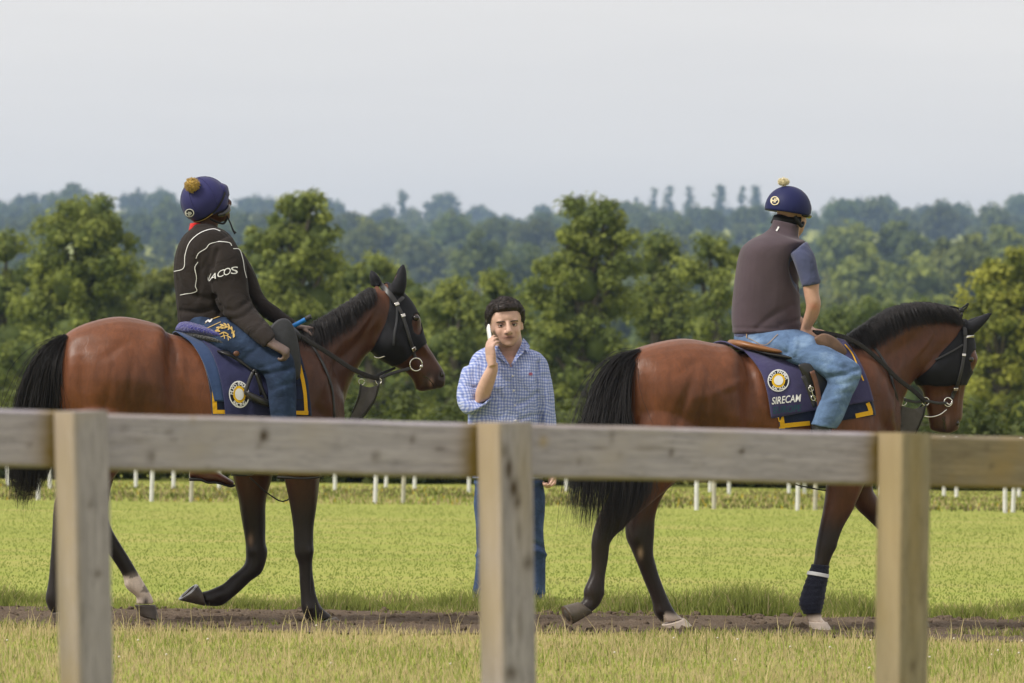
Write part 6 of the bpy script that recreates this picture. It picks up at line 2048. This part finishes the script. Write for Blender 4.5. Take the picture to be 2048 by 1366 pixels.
def boot(fr, pts, parent, mat, l, name='boot', w=.045):
    """ankle boot: sole outline given as heel, ball, toe in px; shaft above"""
    (hx, hy), (bx, by), (tx, ty), (sx, sy) = pts
    mb = MB()
    mb.add(chords(fr, [(sx - 19, sy, sx + 19, sy, w, l), (sx - 18, (sy + hy) / 2, sx + 20, (sy + hy) / 2, w, l), (hx, hy - 10, bx, by - 22, w, l)], n=16, sub=4))
    mb.add(chords(fr, [(hx, hy - 22, hx, hy, .026, l), (hx + 14, hy - 26, hx + 12, hy, .036, l), (bx - 8, by - 27, bx - 8, by, .044, l), (bx + 12, by - 20, bx + 12, by, .046, l), (tx - 10, ty - 15, tx - 10, ty, .040, l), (tx, ty - 9, tx, ty - 2, .02, l)], n=16, sub=4, e=2.6))
    me = remesh(mb, .006, 4, .5); me.materials.append(mat)
    ob = link(bpy.data.objects.new(name, me), parent)
    V, Fc = chords(fr, [(hx - 1, hy - 1, hx - 1, hy + 6, .028, l), (hx + 22, hy, hx + 22, hy + 6.5, .038, l), (bx - 8, by - 1, bx - 8, by + 3.5, .046, l), (bx + 12, by - 1, bx + 12, by + 4, .049, l), (tx - 8, ty - 1, tx - 8, ty + 3, .043, l), (tx + 2, ty - 4, tx + 2, ty + 1, .02, l)], n=14, sub=3, e=3)
    add('sole', V, Fc, M_sole_r, ob)
    return ob
boot(FA, ((556, 952), (600, 955), (641, 954), (577, 925)), riderL, M_boot, -.39)
boot(FA, ((380, 956), (424, 964), (468, 972), (412, 925)), riderL, M_boot, .42)

cap, cC, cX, cY, cZ = helmet_shell(FA, 409, 401, .01, .127, 'helmet', M_helm, riderL, -24, .74, (1.0, 1.0, 1.0))
bvC = bvh_of([cap])
for az in np.linspace(0, math.pi * 2, 7)[:-1]:
    pts = [cC + .1285 * (math.cos(p_) * cZ + math.sin(p_) * (math.cos(az) * cX + math.sin(az) * cY)) for p_ in np.linspace(.08, 2.05, 12)]
    MB().add(tube(pts, .0018, 5, 1, smooth=False)).build('seam', M_helm, cap)
# peak over the brow
pkp = FA.P(447, 392, .03)
V, Fc = chords(FA, [(444, 366, 434, 378, .07, .03), (455, 372, 446, 400, .085, .04), (459, 388, 448, 408, .07, .05)], n=16, sub=4); add('peak', V, Fc, M_helm, cap)
decal(FA, bvC, [line_poly([(364, 424), (372, 436), (388, 441), (408, 436), (428, 422), (441, 404), (449, 384), (447, 366), (437, 356)], 3.4, 8)], 'goggle_strap', M_strap, cap, .005)
decal(FA, bvC, [line_poly([(365, 425), (373, 437), (388, 442), (408, 437), (424, 426)], 1.2, 8)], 'strap_edge', M_gprint, cap, .008)
decal(FA, bvC, [disc_poly((380, 425), 9, 8, .82, rings=1)], 'cap_badge', M_pwhite, cap, .005)
decal(FA, bvC, [disc_poly((380, 425), 7.6, 6.7, 0)], 'cap_badge_field', M_pblk, cap, .004)
decal(FA, bvC, [text_poly('HP', 374, 429, 11, 11.5, rot=-.12, bold=.02)], 'cap_lettering', M_pwhite, cap, .008)
pompom(FA, 384, 370, -.10, .040, 'pompom', M_gold, cap, seed=2)
MB().add(chords(FA, [(377, 462, 402, 455, .07, .02), (380, 447, 404, 446, .068, .02)], n=18)).build('neck_scarf', M_red, riderL)
MB().add(tube([FA.P(420, 438, -.06), FA.P(434, 444, -.05), FA.P(447, 447, -.02), FA.P(455, 436, .0)], .006, 6)).build('chin_strap', M_strap, riderL)
MB().add(tube([FA.P(454, 432, -.02), FA.P(461, 447, -.03), FA.P(466, 460, -.03), FA.P(471, 467, -.03)], [.004, .004, .005, .008], 6)).build('strap_end', M_strap, riderL)
MB().add(tube([FA.P(436, 430, -.075), FA.P(446, 428, -.06), FA.P(456, 420, -.02), FA.P(457, 412, .02)], [.008, .012, .014, .012], 8)).build('goggles', M_glass, riderL)

# whip tucked in the far hand
M_blue = plain('blue_whip_grip', (0.012, 0.17, 0.52), .5, .4)
whip = empty('whip', (FA.x, FA.y, 0), 0)
MB().add(tube([FA.P(580, 655, -.02), FA.P(600, 645, -.03), FA.P(612, 638, -.04)], .0125, 10)).build('grip', M_blue, whip)
MB().add(tube([FA.P(611, 638.5, -.04), FA.P(617, 635, -.042), FA.P(622, 633, -.044)], [.0125, .014, .0135], 10)).build('cap', M_suede, whip)
MB().add(tube([FA.P(582, 654, -.02), FA.P(555, 668, .05), FA.P(505, 690, .12)], [.007, .005, .003], 8)).build('shaft', M_leather, whip)
tag(whip, 'short whip with bright blue grip in the left rider\'s far hand', 'whip')

# ------------------------------------------------------------------ rider of the right horse
uB, _ = unroll(1560, 800)
FB = Frame(uB / F * DH, DH + 0.06, 0.0)
riderR = empty('person', (FB.x, FB.y, 0), 0)
tag(riderR, 'rider in plum grey vest and light jeans sitting on the right horse', 'person')
shapes = []
Mh = Matrix.Translation(Vector(FB.P(1577, 466, 0.05))) @ Matrix.Rotation(math.radians(50), 4, 'Z') @ Matrix.Rotation(math.radians(14), 4, 'Y')
shapes += head_shapes(Mh)
shapes.append(chords(FB, [(1535, 480, 1600, 485, .07, .02), (1548, 455, 1598, 462, .056, .03), (1552, 430, 1602, 438, .054, .04)], n=16))
shapes.append(chords(FB, [(1510, 490, 1600, 492, .12), (1490, 530, 1592, 530, .13), (1484, 600, 1590, 600, .12), (1480, 670, 1585, 670, .12)], n=20))
wrB = FB.P(1609, 664, -.14)
shapes.append(chords(FB, [(1592, 515, 1624, 500, .045, -.17), (1603, 560, 1638, 553, .046, -.19), (1608, 590, 1638, 585, .043, -.20), (1612, 614, 1642, 606, .044, -.20), (1606, 638, 1637, 632, .042, -.17), (1601, 658, 1624, 654, .032, -.14), (1600, 668, 1620, 666, .028, -.12)], n=16))
shapes.append(chords(FB, [(1500, 500, 1530, 500, .045, .17), (1520, 580, 1560, 580, .04, .2), (1570, 640, 1600, 630, .035, .12), (1610, 664, 1630, 656, .027, .02)], n=14))
shapes.append(chords(FB, [(1520, 700, 1560, 672, .08, -.1), (1610, 725, 1650, 700, .065, -.24), (1668, 755, 1708, 735, .055, -.34), (1645, 800, 1690, 800, .05, -.36), (1625, 860, 1660, 860, .04, -.37), (1625, 900, 1655, 900, .036, -.37)], n=14))
shapes.append(chords(FB, [(1500, 700, 1545, 672, .08, .1), (1570, 735, 1610, 705, .065, .28), (1630, 770, 1670, 750, .055, .42), (1600, 850, 1640, 850, .045, .43), (1590, 900, 1625, 900, .036, .42)], n=14))
shapes += hand_shapes(wrB, (.8, .5, -.1), (-.3, .5, -.8), 1, (.9, .95, 1, 1), .98, .05, .4)
shapes += hand_shapes(FB.P(1618, 662, .02), (.85, -.3, -.1), (0, -.2, -1), -1, (.9, .95, 1, 1), .98, .05, .4)
def paintB(V, c):
    px = FB.pix(V)
    c = darken(c, np.exp(-(((px[:, 0] - 1628) / 9) ** 2 + ((px[:, 1] - 613) / 7) ** 2)) * .5, (0.42, 0.12, 0.08))
    return c
skin_body(shapes, riderR, (0.42, 0.25, 0.18), paint=paintB)
tee = garment([
    chords(FB, [(1580, 508, 1614, 481, .072, -.15), (1588, 530, 1631, 514, .072, -.18), (1597, 555, 1638, 545, .068, -.19), (1604, 575, 1643, 567, .066, -.195)], n=20, sub=5),
    chords(FB, [(1490, 505, 1520, 485, .072, .15), (1515, 560, 1555, 555, .065, .2)], n=18, sub=5),
    chords(FB, [(1468, 676, 1598, 674, .15), (1468, 664, 1600, 664, .15), (1475, 600, 1596, 600, .15), (1482, 530, 1594, 530, .16), (1500, 490, 1600, 492, .15), (1540, 466, 1590, 474, .08)], n=26, sub=4, e=2.3)],
    .0095, 'tee_shirt', M_tee, riderR, amp=.004, seed=41, freq=18)
vest = garment([
    chords(FB, [(1466, 667, 1600, 668, .158), (1464, 640, 1601, 642, .162), (1464, 615, 1600, 618, .168), (1468, 575, 1599, 578, .175), (1473, 530, 1597, 530, .182), (1481, 499, 1602, 497, .18), (1499, 480, 1612, 485, .155), (1528, 465, 1598, 475, .10), (1541, 452, 1597, 464, .072), (1546, 438, 1598, 452, .068)], n=32, sub=6, e=2.35)],
    .009, 'vest', M_vest, riderR, amp=.0034, seed=42, freq=12)
fold(FB, vest.data, [([(1540, 456), (1560, 464), (1600, 478)], 4, -.007), ([(1515, 655), (1550, 628), (1585, 610)], 6, -.006), ([(1560, 650), (1580, 645), (1600, 640)], 4, -.008), ([(1466, 655), (1530, 657), (1600, 655)], 2.5, -.004), ([(1590, 505), (1583, 530), (1590, 560), (1602, 580)], 5, -.02)])
bvV = bvh_of([vest])
decal(FB, bvV, [line_poly([(1553, 463), (1556, 458), (1558, 454)], 3.0, 5)], 'collar_mark', M_pwhite, vest, .005)
jr = garment([
    chords(FB, [(1470, 690, 1590, 690, .165), (1467, 675, 1600, 670, .16), (1468, 664, 1600, 660, .14)], n=24, sub=4),
    chords(FB, [(1490, 694, 1560, 660, .13, -.06), (1535, 708, 1608, 664, .112, -.17), (1588, 728, 1655, 690, .10, -.26), (1634, 747, 1698, 714, .09, -.33), (1654, 762, 1722, 736, .085, -.355), (1650, 780, 1719, 762, .082, -.365), (1637, 808, 1703, 796, .08, -.375), (1626, 836, 1688, 836, .078, -.38), (1619, 850, 1674, 861, .076, -.38)], n=24, sub=6),
    chords(FB, [(1490, 694, 1550, 662, .12, .08), (1550, 740, 1620, 700, .10, .28), (1615, 775, 1680, 748, .085, .43), (1595, 830, 1650, 830, .078, .44), (1585, 880, 1635, 880, .07, .43)], n=20, sub=5)],
    .0098, 'jeans', M_jeansR, riderR, amp=.006, seed=43, freq=18)
fold(FB, jr.data, [([(1580, 672), (1578, 690), (1572, 706)], 4, -.009), ([(1592, 674), (1592, 692), (1588, 708)], 4, .008), ([(1660, 755), (1690, 748), (1718, 738)], 4, -.010), ([(1680, 742), (1700, 745), (1716, 752)], 4, .008), ([(1655, 770), (1685, 768), (1715, 760)], 4, -.007), ([(1630, 720), (1660, 728), (1690, 735)], 4, -.006), ([(1645, 800), (1670, 790), (1700, 785)], 5, -.006), ([(1530, 690), (1560, 700), (1590, 715)], 6, -.006)])
bvJr = bvh_of([jr])
M_stitch = plain('orange_stitching', (0.28, 0.20, 0.13), .8, .2)
decal(FB, bvJr, [line_poly([(1497, 676), (1530, 690), (1556, 670)], 1.3, 6), line_poly([(1494, 668), (1494, 676)], 2, 4)], 'seam', M_stitch, jr, .005)
boot(FB, ((1615, 925), (1660, 928), (1702, 926), (1642, 846)), riderR, M_bootb, -.38)
boot(FB, ((1575, 925), (1620, 928), (1660, 928), (1605, 890)), riderR, M_bootb, .43)
cap2, cC, cX, cY, cZ = helmet_shell(FB, 1576, 418, .03, .126, 'helmet', M_helm2, riderR, 8, .18, (.99, 1.0, .98))
bvC2 = bvh_of([cap2])
V, Fc = chords(FB, [(1600, 385, 1590, 425, .10, .06), (1615, 398, 1602, 430, .10, .08), (1622, 410, 1612, 430, .08, .10), (1623, 420, 1619, 429, .05, .11)], n=18, sub=4); add('peak', V, Fc, M_helm2, cap2)
V, Fc = chords(FB, [(1541, 446, 1548, 430, .03, .04), (1555, 452, 1558, 428, .075, .04), (1580, 458, 1582, 430, .082, .05), (1600, 452, 1602, 430, .08, .07)], n=18, sub=4); add('helmet_harness', V, Fc, M_strap, cap2)
decal(FB, bvC2, [disc_poly((1550.5, 402), 8.5, 8.5, .80, rings=1)], 'cap_badge', M_cream, cap2, .005)
decal(FB, bvC2, [text_poly('HP', 1544.5, 406, 10.5, 12, rot=.08, bold=.03)], 'cap_lettering', M_cream, cap2, .008)
pompom(FB, 1567, 364, .02, .031, 'pompom', M_cream, cap2, flat=.72, seed=3)
MB().add(tube([FB.P(1590, 432, -.06), FB.P(1596, 444, -.055), FB.P(1603, 452, -.03), FB.P(1606, 446, .02)], .010, 8)).build('chin_strap', M_strap, riderR)
MB().add(tube([FB.P(1605, 430, -.035), FB.P(1613, 430, -.01), FB.P(1619, 432, .03)], [.008, .016, .014], 8)).build('goggles', M_glass, riderR)

# ------------------------------------------------------------------ the man on the telephone
uM, _ = unroll(1012, 1195)
FM = Frame(uM / F * DM, DM, 0.0)
man = empty('person', (FM.x, FM.y, 0), 0)
tag(man, 'standing dark haired man in blue checked shirt holding a phone to his ear', 'person')
tilt = math.radians(5)
Mm = Matrix.Translation(Vector(FM.P(1014, 691, -.045))) @ Matrix.Rotation(-tilt, 4, 'Y') @ Matrix.Rotation(math.radians(-90 + 8), 4, 'Z') @ Matrix.Rotation(math.radians(5), 4, 'Y') @ Matrix.Diagonal((1.13, 1.24, 1.11, 1.0))
shapes = head_shapes(Mm)
shapes.append(chords(FM, [(978, 725, 1052, 725, .085, .0), (985, 700, 1046, 700, .075, .0), (984, 680, 1044, 680, .07, .0), (986, 655, 1040, 655, .065, .01)], n=20))
shapes.append(chords(FM, [(965, 715, 1068, 715, .09), (955, 745, 1075, 745, .11), (955, 810, 1070, 810, .11), (955, 900, 1068, 900, .11), (960, 945, 1075, 945, .11)], n=20))
shapes.append(chords(FM, [(945, 720, 970, 705, .05, 0), (925, 760, 955, 755, .045, -.03), (922, 805, 950, 790, .042, -.08)], n=14))
wm = FM.P(985, 727, -.22)
shapes.append(chords(FM, [(930, 816, 962, 800, .042, -.09), (948, 808, 976, 800, .047, -.12), (951, 782, 981, 790, .046, -.15), (962, 755, 990, 764, .04, -.19), (974, 733, 996, 740, .031, -.215), (976, 722, 996, 726, .027, -.22)], n=16))
shapes += hand_shapes(FM.P(984, 727, -.235), (-.16, .05, 1), (.80, .50, 0), 1, (.38, .40, .45, .55), 1.16, .03, .2)
shapes.append(chords(FM, [(1062, 722, 1080, 722, .045), (1074, 745, 1092, 745, .045), (1082, 800, 1104, 800, .042), (1090, 880, 1110, 880, .036), (1094, 940, 1114, 940, .028, -.03)], n=14))
shapes += hand_shapes(FM.P(1104, 938, -.03), (.03, -.15, -1), (-.9, -.45, 0), -1, (.85, .9, .95, 1.0), 1.05, .03, .3)
shapes.append(chords(FM, [(958, 940, 1002, 945, .08), (960, 1050, 990, 1050, .055), (958, 1180, 980, 1180, .04)], n=14))
shapes.append(chords(FM, [(1028, 945, 1076, 940, .08), (1044, 1050, 1078, 1050, .055), (1056, 1180, 1080, 1180, .04)], n=14))
iM = Mm.inverted()
def paintM(V, c):
    Vh = np.c_[V, np.ones(len(V))] @ np.array(iM).T
    x, y, z = Vh[:, 0], Vh[:, 1], Vh[:, 2]
    face = x > .03
    g = lambda cy, cz, ry, rz: np.exp(-(((y - cy) / ry) ** 2 + ((z - cz) / rz) ** 2)) * face
    c = darken(c, (g(0, .0555, .031, .0060) + g(0, .0435, .028, .007)) .clip(0, 1) * .75, (0.27, 0.10, 0.085))
    c = darken(c, g(0, .0495, .034, .0034) * .95, (0.05, 0.02, 0.018))
    c = darken(c, (g(.036, .068, .004, .018) + g(-.036, .068, .004, .018)) * .35, (0.2, 0.09, 0.07))
    c = darken(c, g(0, .034, .02, .004) * .25, (0.2, 0.09, 0.07))
    c = darken(c, (g(.042, .085, .024, .022) + g(-.042, .085, .024, .022)) * .12, (0.42, 0.16, 0.11))
    beard = sstep(.075, .03, z) * (z > -.03) * (x > -.02) * (z < .2)
    c = darken(c, beard * .22, (0.16, 0.10, 0.085))
    for s in (-1, 1):
        c = darken(c, g(s * .031, .119, .018, .009) * .2, (0.13, 0.06, 0.05))
        c = darken(c, g(s * .012, .072, .006, .005) * .85, (0.07, 0.025, 0.022))
    px = FM.pix(V)
    vneck = np.exp(-(((px[:, 0] - 1020) / 20) ** 2 + ((px[:, 1] - 716) / 20) ** 2))
    c = darken(c, vneck * .35, (0.36, 0.13, 0.10))
    return c
body = skin_body(shapes, man, (0.54, 0.35, 0.27), voxel=.0066, paint=paintM, it=2)
# eye hollows
me = body.data; V, N = verts_np(me), normals_np(me)
Vh = np.c_[V, np.ones(len(V))] @ np.array(iM).T
for s in (-1, 1):
    w = np.exp(-(((Vh[:, 1] - s * .031) / .016) ** 2 + ((Vh[:, 2] - .119) / .010) ** 2)) * (Vh[:, 0] > .05)
    V -= N * (w * .006)[:, None]
me.vertices.foreach_set('co', V.astype(np.float32).ravel()); me.update()
M_sclera = plain('eye_white', (0.50, 0.46, 0.43), .25, .5, bump=0, var=.02)
for s in (-1, 1):
    V, Fc = ball((0, 0, 0), (.0125, .0125, .0125), 12, 10)
    T = Mm @ Matrix.Translation((.0685, s * .031, .1165))
    e = add('eye', [tuple(T @ Vector(q)) for q in V], Fc, M_sclera, man)
    V, Fc = ball((.0085, -.001, .001), (.0056, .0078, .0078), 10, 8)
    add('iris', [tuple(T @ Vector(q)) for q in V], Fc, M_eye, e)
    V, Fc = tube([(.071, s * .015, .1215), (.0785, s * .030, .1235), (.069, s * .047, .1185)], [.0035, .0046, .0035], 8, 4)   # upper lid
    o = add('eyelid', [tuple(Mm @ Vector(q)) for q in V], Fc, M_skin, man); set_color(o.data, np.tile((.22, .12, .09), (len(o.data.vertices), 1)))
    V, Fc = tube([(.070, s * .016, .1105), (.0755, s * .030, .1085), (.068, s * .046, .1105)], [.0035, .0042, .0035], 8, 4)
    o = add('lower_eyelid', [tuple(Mm @ Vector(q)) for q in V], Fc, M_skin, man); set_color(o.data, np.tile((.30, .17, .13), (len(o.data.vertices), 1)))
    V, Fc = tube([(.0875, s * .013, .1345), (.0875, s * .026, .1375), (.0775, s * .045, .1365), (.067, s * .054, .132)], [.0020, .0030, .0028, .0014], 8, 4)
    o = add('eyebrow', [tuple(Mm @ Vector(q)) for q in V], Fc, M_hairm.m, man); set_color(o.data, np.full((len(o.data.vertices), 3), .010))
# thick wavy hair
r = np.random.default_rng(77)
def skull(az, el, k=1.0):
    """point on the scalp: az 0 = front, el 0..1 up to the crown"""
    z = np.interp(el, [0, .5, 1], [.125, .185, .232]); row = [np.interp(z, [h[0] for h in HEAD], [h[i] for h in HEAD]) for i in (1, 2, 3)]
    cx, a = (row[0] + row[1]) / 2, (row[0] - row[1]) / 2
    return np.array((cx + a * math.cos(az) * k, row[2] * math.sin(az) * k, z + (k - 1) * .12))
mb = MB()
S = []
for i, el in enumerate(np.linspace(0, 1, 9)):
    ringp = []
    for az in np.linspace(0, 2 * math.pi, 30, endpoint=False):
        fr_ = math.cos(az)
        el0 = np.interp(fr_, [-1, -.2, .25, .62, 1], [-.85, -.45, .10, .50, .56])     # hair line: nape, ears, temples, forehead
        e2 = el0 + (1 - el0) * el
        p_ = skull(az, max(0, e2), 1.0)
        if e2 < 0: p_[2] += e2 * .095
        lift = .012 + .013 * el ** .5 + .012 * max(0, fr_) * (el > .05) + .005 * math.sin(az * 7 + el * 9) * math.sin(az * 3 + 1)
        nrm = np.array((p_[0] + .008, p_[1], (p_[2] - .12) * .8)); nrm /= np.linalg.norm(nrm) + 1e-9
        ringp.append(tuple(Mm @ Vector(p_ + nrm * lift)))
    S.append(ringp)
hv, hf = loft(S, 30); mb.add((hv, hf))
for k in range(760):
    az, el = r.uniform(0, 2 * math.pi), r.random() ** .7
    fr_ = math.cos(az)
    el0 = np.interp(fr_, [-1, -.2, .25, .62, 1], [-.85, -.45, .10, .52, .58])
    e2 = el0 + (1 - el0) * el
    p_ = skull(az, max(0, e2), 1.0)
    if e2 < 0: p_[2] += e2 * .095
    nrm = np.array((p_[0] + .008, p_[1], (p_[2] - .12) * .8)); nrm /= np.linalg.norm(nrm) + 1e-9
    lift = .013 + .013 * el ** .5 + .011 * max(0, fr_) + .004 * math.sin(az * 7 + el * 9) * math.sin(az * 3 + 1)
    t_ = np.array((.25 + .5 * math.sin(az * 5 + el * 7), -.8, -.45 * p_[1] / .07)) + r.normal(0, .3, 3)
    t_ -= nrm * (t_ @ nrm); t_ /= np.linalg.norm(t_)
    L_ = r.uniform(.014, .032)
    q = p_ + nrm * lift
    pts = [q - t_ * L_ - nrm * .012, q + nrm * r.uniform(-.002, .004), q + t_ * L_ - nrm * r.uniform(.008, .014)]
    mb.add(tube([np.array(Mm @ Vector(x)) for x in pts], [.0013, .0021, .0008], 4, 3))
ho = mb.build('hair', M_hairm.m, man)
nv_ = len(ho.data.vertices)
set_color(ho.data, np.repeat(np.array((.018, .0115, .010))[None, :], nv_, 0) * np.repeat(r.uniform(.5, 1.7, nv_ // 28 + 1), 28)[:nv_, None])

# gingham shirt
tG = NT('blue_gingham')
sc_ = tG.n('ShaderNodeTexCoord')
sx = tG.n('ShaderNodeSeparateXYZ')
tG.l(sc_.outputs['Object'], sx.inputs[0])
wob = tG.noise(sc_.outputs['Object'], 6.0, 3, .5)
def stripe(o, extra):
    a = tG.math('ADD', o, tG.math('MULTIPLY', wob, extra))
    s = tG.math('SINE', tG.math('MULTIPLY', a, 2 * math.pi / .0175))
    return tG.math('ADD', tG.math('MULTIPLY', s, 2.2), .5, clamp=True)
sa, sb = stripe(tG.math('ADD', sx.outputs['X'], tG.math('MULTIPLY', sx.outputs['Y'], .6)), .05), stripe(sx.outputs['Z'], .06)
tot = tG.math('MULTIPLY', tG.math('ADD', sa, sb), .5)
c = tG.ramp(tot, [(0.0, (0.46, 0.50, 0.68)), (.5, (0.26, 0.315, 0.56)), (1.0, (0.155, 0.20, 0.455))])
w2 = tG.noise(sc_.outputs['Object'], 11, 4, .55, 1.3)
tG.bump(w2, .6, .03)
tG.set(c, .85, .25)
M_ging = tG.m
shirt = garment([
    chords(FM, [(943, 958, 1088, 958, .14), (941, 900, 1083, 900, .138), (936, 850, 1083, 850, .140), (934, 800, 1086, 800, .142), (934, 760, 1092, 760, .138), (938, 730, 1094, 730, .125), (950, 708, 1084, 708, .105), (972, 694, 1062, 697, .088), (984, 690, 1050, 692, .075)], n=30, sub=6, e=2.5),
    chords(FM, [(948, 735, 976, 700, .075, 0), (926, 735, 966, 738, .075, -.01), (917, 765, 960, 768, .072, -.04), (913, 795, 956, 790, .07, -.075), (918, 815, 960, 800, .068, -.10), (932, 828, 975, 806, .064, -.12), (946, 826, 981, 802, .058, -.125)], n=20, sub=6),
    chords(FM, [(1060, 700, 1084, 708, .075, 0), (1072, 730, 1097, 728, .072, 0), (1076, 780, 1104, 780, .066, 0), (1081, 830, 1111, 828, .060, -.01), (1085, 880, 1116, 880, .055, -.02), (1089, 936, 1118, 936, .048, -.03)], n=20, sub=6)],
    .0085, 'shirt', M_ging, man, amp=.007, seed=51, freq=16, it=3)
fold(FM, shirt.data, [([(958, 720), (966, 760), (972, 800)], 4, -.012), ([(1078, 725), (1076, 770), (1080, 830), (1082, 870)], 3.5, -.016), ([(935, 770), (950, 775), (965, 770)], 3, -.008), ([(920, 790), (940, 800), (960, 795)], 3, -.008), ([(1030, 810), (1055, 800), (1078, 785)], 4, -.007), ([(1040, 840), (1062, 832), (1082, 830)], 4, -.008), ([(955, 838), (975, 830), (1000, 834)], 4, -.006), ([(990, 780), (1005, 800), (1010, 830)], 5, -.005)])
# open neck: the placket is cut back in a V so that the throat shows
Vs = verts_np(shirt.data); pxs = FM.pix(Vs)
vm = in_poly(pxs, [(996, 668), (1000, 700), (1022, 733), (1042, 698), (1046, 668)]) & (Vs[:, 1] < .02)
Vs[vm, 1] += .085
shirt.data.vertices.foreach_set('co', Vs.astype(np.float32).ravel()); shirt.data.update()
bvS = bvh_of([shirt])
def collar(pts, name='collar'):
    V = [tuple(FM.P(*q)) for q in pts]; k = len(V)
    V2 = [(x, y + .006, z) for x, y, z in V]
    return add(name, V + V2, [tuple(range(k)), tuple(range(2 * k - 1, k - 1, -1))] + [(i, (i + 1) % k, (i + 1) % k + k, i + k) for i in range(k)], M_ging, shirt, smooth=False)
collar([(1046, 676, -.02), (1052, 681, -.03), (1060, 692, -.07), (1056, 706, -.115), (1050, 699, -.12), (1046, 707, -.125), (1035, 716, -.135), (1026, 728, -.142), (1021, 731, -.143), (1034, 705, -.115), (1042, 690, -.075)])
collar([(988, 692, -.06), (984, 700, -.085), (990, 712, -.12), (1000, 716, -.135), (1010, 724, -.142), (1020, 731, -.143), (1006, 710, -.12), (996, 697, -.085)])
MB().add(chords(FM, [(945, 822, 980, 798, .066, -.125), (950, 824, 983, 800, .064, -.125), (968, 806, 982, 794, .05, -.13)], n=20, sub=3)).build('rolled_cuff', M_ging, shirt)
for (x, y) in ((1025.5, 752), (1027.5, 781), (1029, 811), (1031, 841)):
    p_, n_ = FM.ray(bvS, x, y, off=.003)
    V, Fc = ball(p_, (.007, .003, .007), 10, 6); add('button', V, Fc, M_pwhite, shirt)
decal(FM, bvS, [line_poly([(1021, 733), (1024, 760), (1027, 800), (1031, 845)], 1.1, 6), line_poly([(1030, 726), (1033, 760), (1036, 800), (1039, 845)], 1.0, 6)], 'placket_seam', plain('pale_blue_thread', (.30, .36, .6), .9, .2), shirt, .003)
M_emb = plain('red_embroidery', (.30, .10, .16), .9, .2)
decal(FM, bvS, [disc_poly((1061, 748), 4, 3.2, 0, 10, 2)], 'chest_emblem', M_emb, shirt, .003)
jm = garment([
    chords(FM, [(954, 925, 1076, 925, .115), (952, 945, 1080, 945, .118), (945, 968, 1090, 968, .122)], n=24, sub=3, e=2.4),
    chords(FM, [(952, 955, 1012, 965, .105), (946, 1000, 1006, 1005, .10), (950, 1050, 1000, 1055, .085), (953, 1090, 996, 1090, .078), (950, 1120, 994, 1120, .078), (948, 1160, 990, 1160, .078), (944, 1192, 990, 1192, .082)], n=22, sub=5),
    chords(FM, [(1016, 965, 1084, 955, .105), (1024, 1005, 1090, 1000, .10), (1034, 1055, 1088, 1050, .085), (1042, 1090, 1088, 1088, .078), (1046, 1120, 1091, 1118, .078), (1048, 1160, 1092, 1158, .078), (1046, 1192, 1092, 1190, .082)], n=22, sub=5)],
    .0098, 'jeans', M_jeansM, man, amp=.0065, seed=52, freq=20)
fold(FM, jm.data, [([(952, 1095), (975, 1102), (995, 1098)], 4, -.010), ([(950, 1112), (970, 1106), (992, 1112)], 4, .008), ([(1046, 1092), (1068, 1086), (1088, 1094)], 4, -.012), ([(1050, 1106), (1072, 1102), (1092, 1110)], 4, .010), ([(1046, 985), (1070, 975), (1090, 962)], 4, -.006)])
for x, l in ((966, -.04), (1070, -.04)):
    mb = MB()
    mb.add(chords(FM, [(x - 19, 1178, x + 19, 1178, .05, .0), (x - 20, 1192, x + 20, 1192, .07, -.02), (x - 20, 1205, x + 20, 1205, .14, -.07)], n=18, sub=4, e=2.5))
    mb.build('shoe', M_bootb, man)
phone = empty('phone', (FM.x, FM.y, 0), 0)
M_phone = plain('white_phone_case', (.78, .78, .80), .3, .5, bump=0, var=.02)
M_screen = plain('black_phone_glass', (.01, .01, .012), .1, .6, bump=0)
A_, B_ = FM.P(976, 651, -.11), FM.P(983, 700, -.17)
d_ = B_ - A_; L_ = np.linalg.norm(d_); d_ /= L_
n_ = np.array((-.985, -.17, -.02)); n_ -= d_ * (n_ @ d_); n_ /= np.linalg.norm(n_); s_ = np.cross(d_, n_)
def slab(c, hl, hw, ht):
    rows = []
    th = np.linspace(0, 2 * math.pi, 32, endpoint=False)
    for k, sh in ((-1, .94), (-.6, 1), (.6, 1), (1, .94)):
        rows.append([c + n_ * ht * k + d_ * hl * sh * np.sign(math.cos(t)) * abs(math.cos(t)) ** .35 + s_ * hw * sh * np.sign(math.sin(t)) * abs(math.sin(t)) ** .35 for t in th])
    return loft(rows, 32)
cph = (A_ + B_) / 2
add('case', *slab(cph, L_ / 2, .036, .006), M_phone, phone)
add('screen', *slab(cph - n_ * .0066, L_ / 2 * .93, .032, .001), M_screen, phone)
tag(phone, 'white mobile phone held at the standing man\'s ear', 'phone')
# ================================================================== haze in the summer air
mb = MB().box((-2600, -15, -4.5), (2600, 3600, 130))
hz = mb.build('haze', None, smooth=False)
hm = bpy.data.materials.new('haze')
hm.use_nodes = True
hm.node_tree.nodes.clear()
ho = hm.node_tree.nodes.new('ShaderNodeOutputMaterial')
hv = hm.node_tree.nodes.new('ShaderNodeVolumePrincipled')
hv.inputs['Color'].default_value = (0.50, 0.70, 1.0, 1)
hv.inputs['Density'].default_value = 0.00020
hv.inputs['Anisotropy'].default_value = 0.3
hm.node_tree.links.new(hv.outputs[0], ho.inputs['Volume'])
hz.data.materials.append(hm)
tag(hz, kind='stuff')
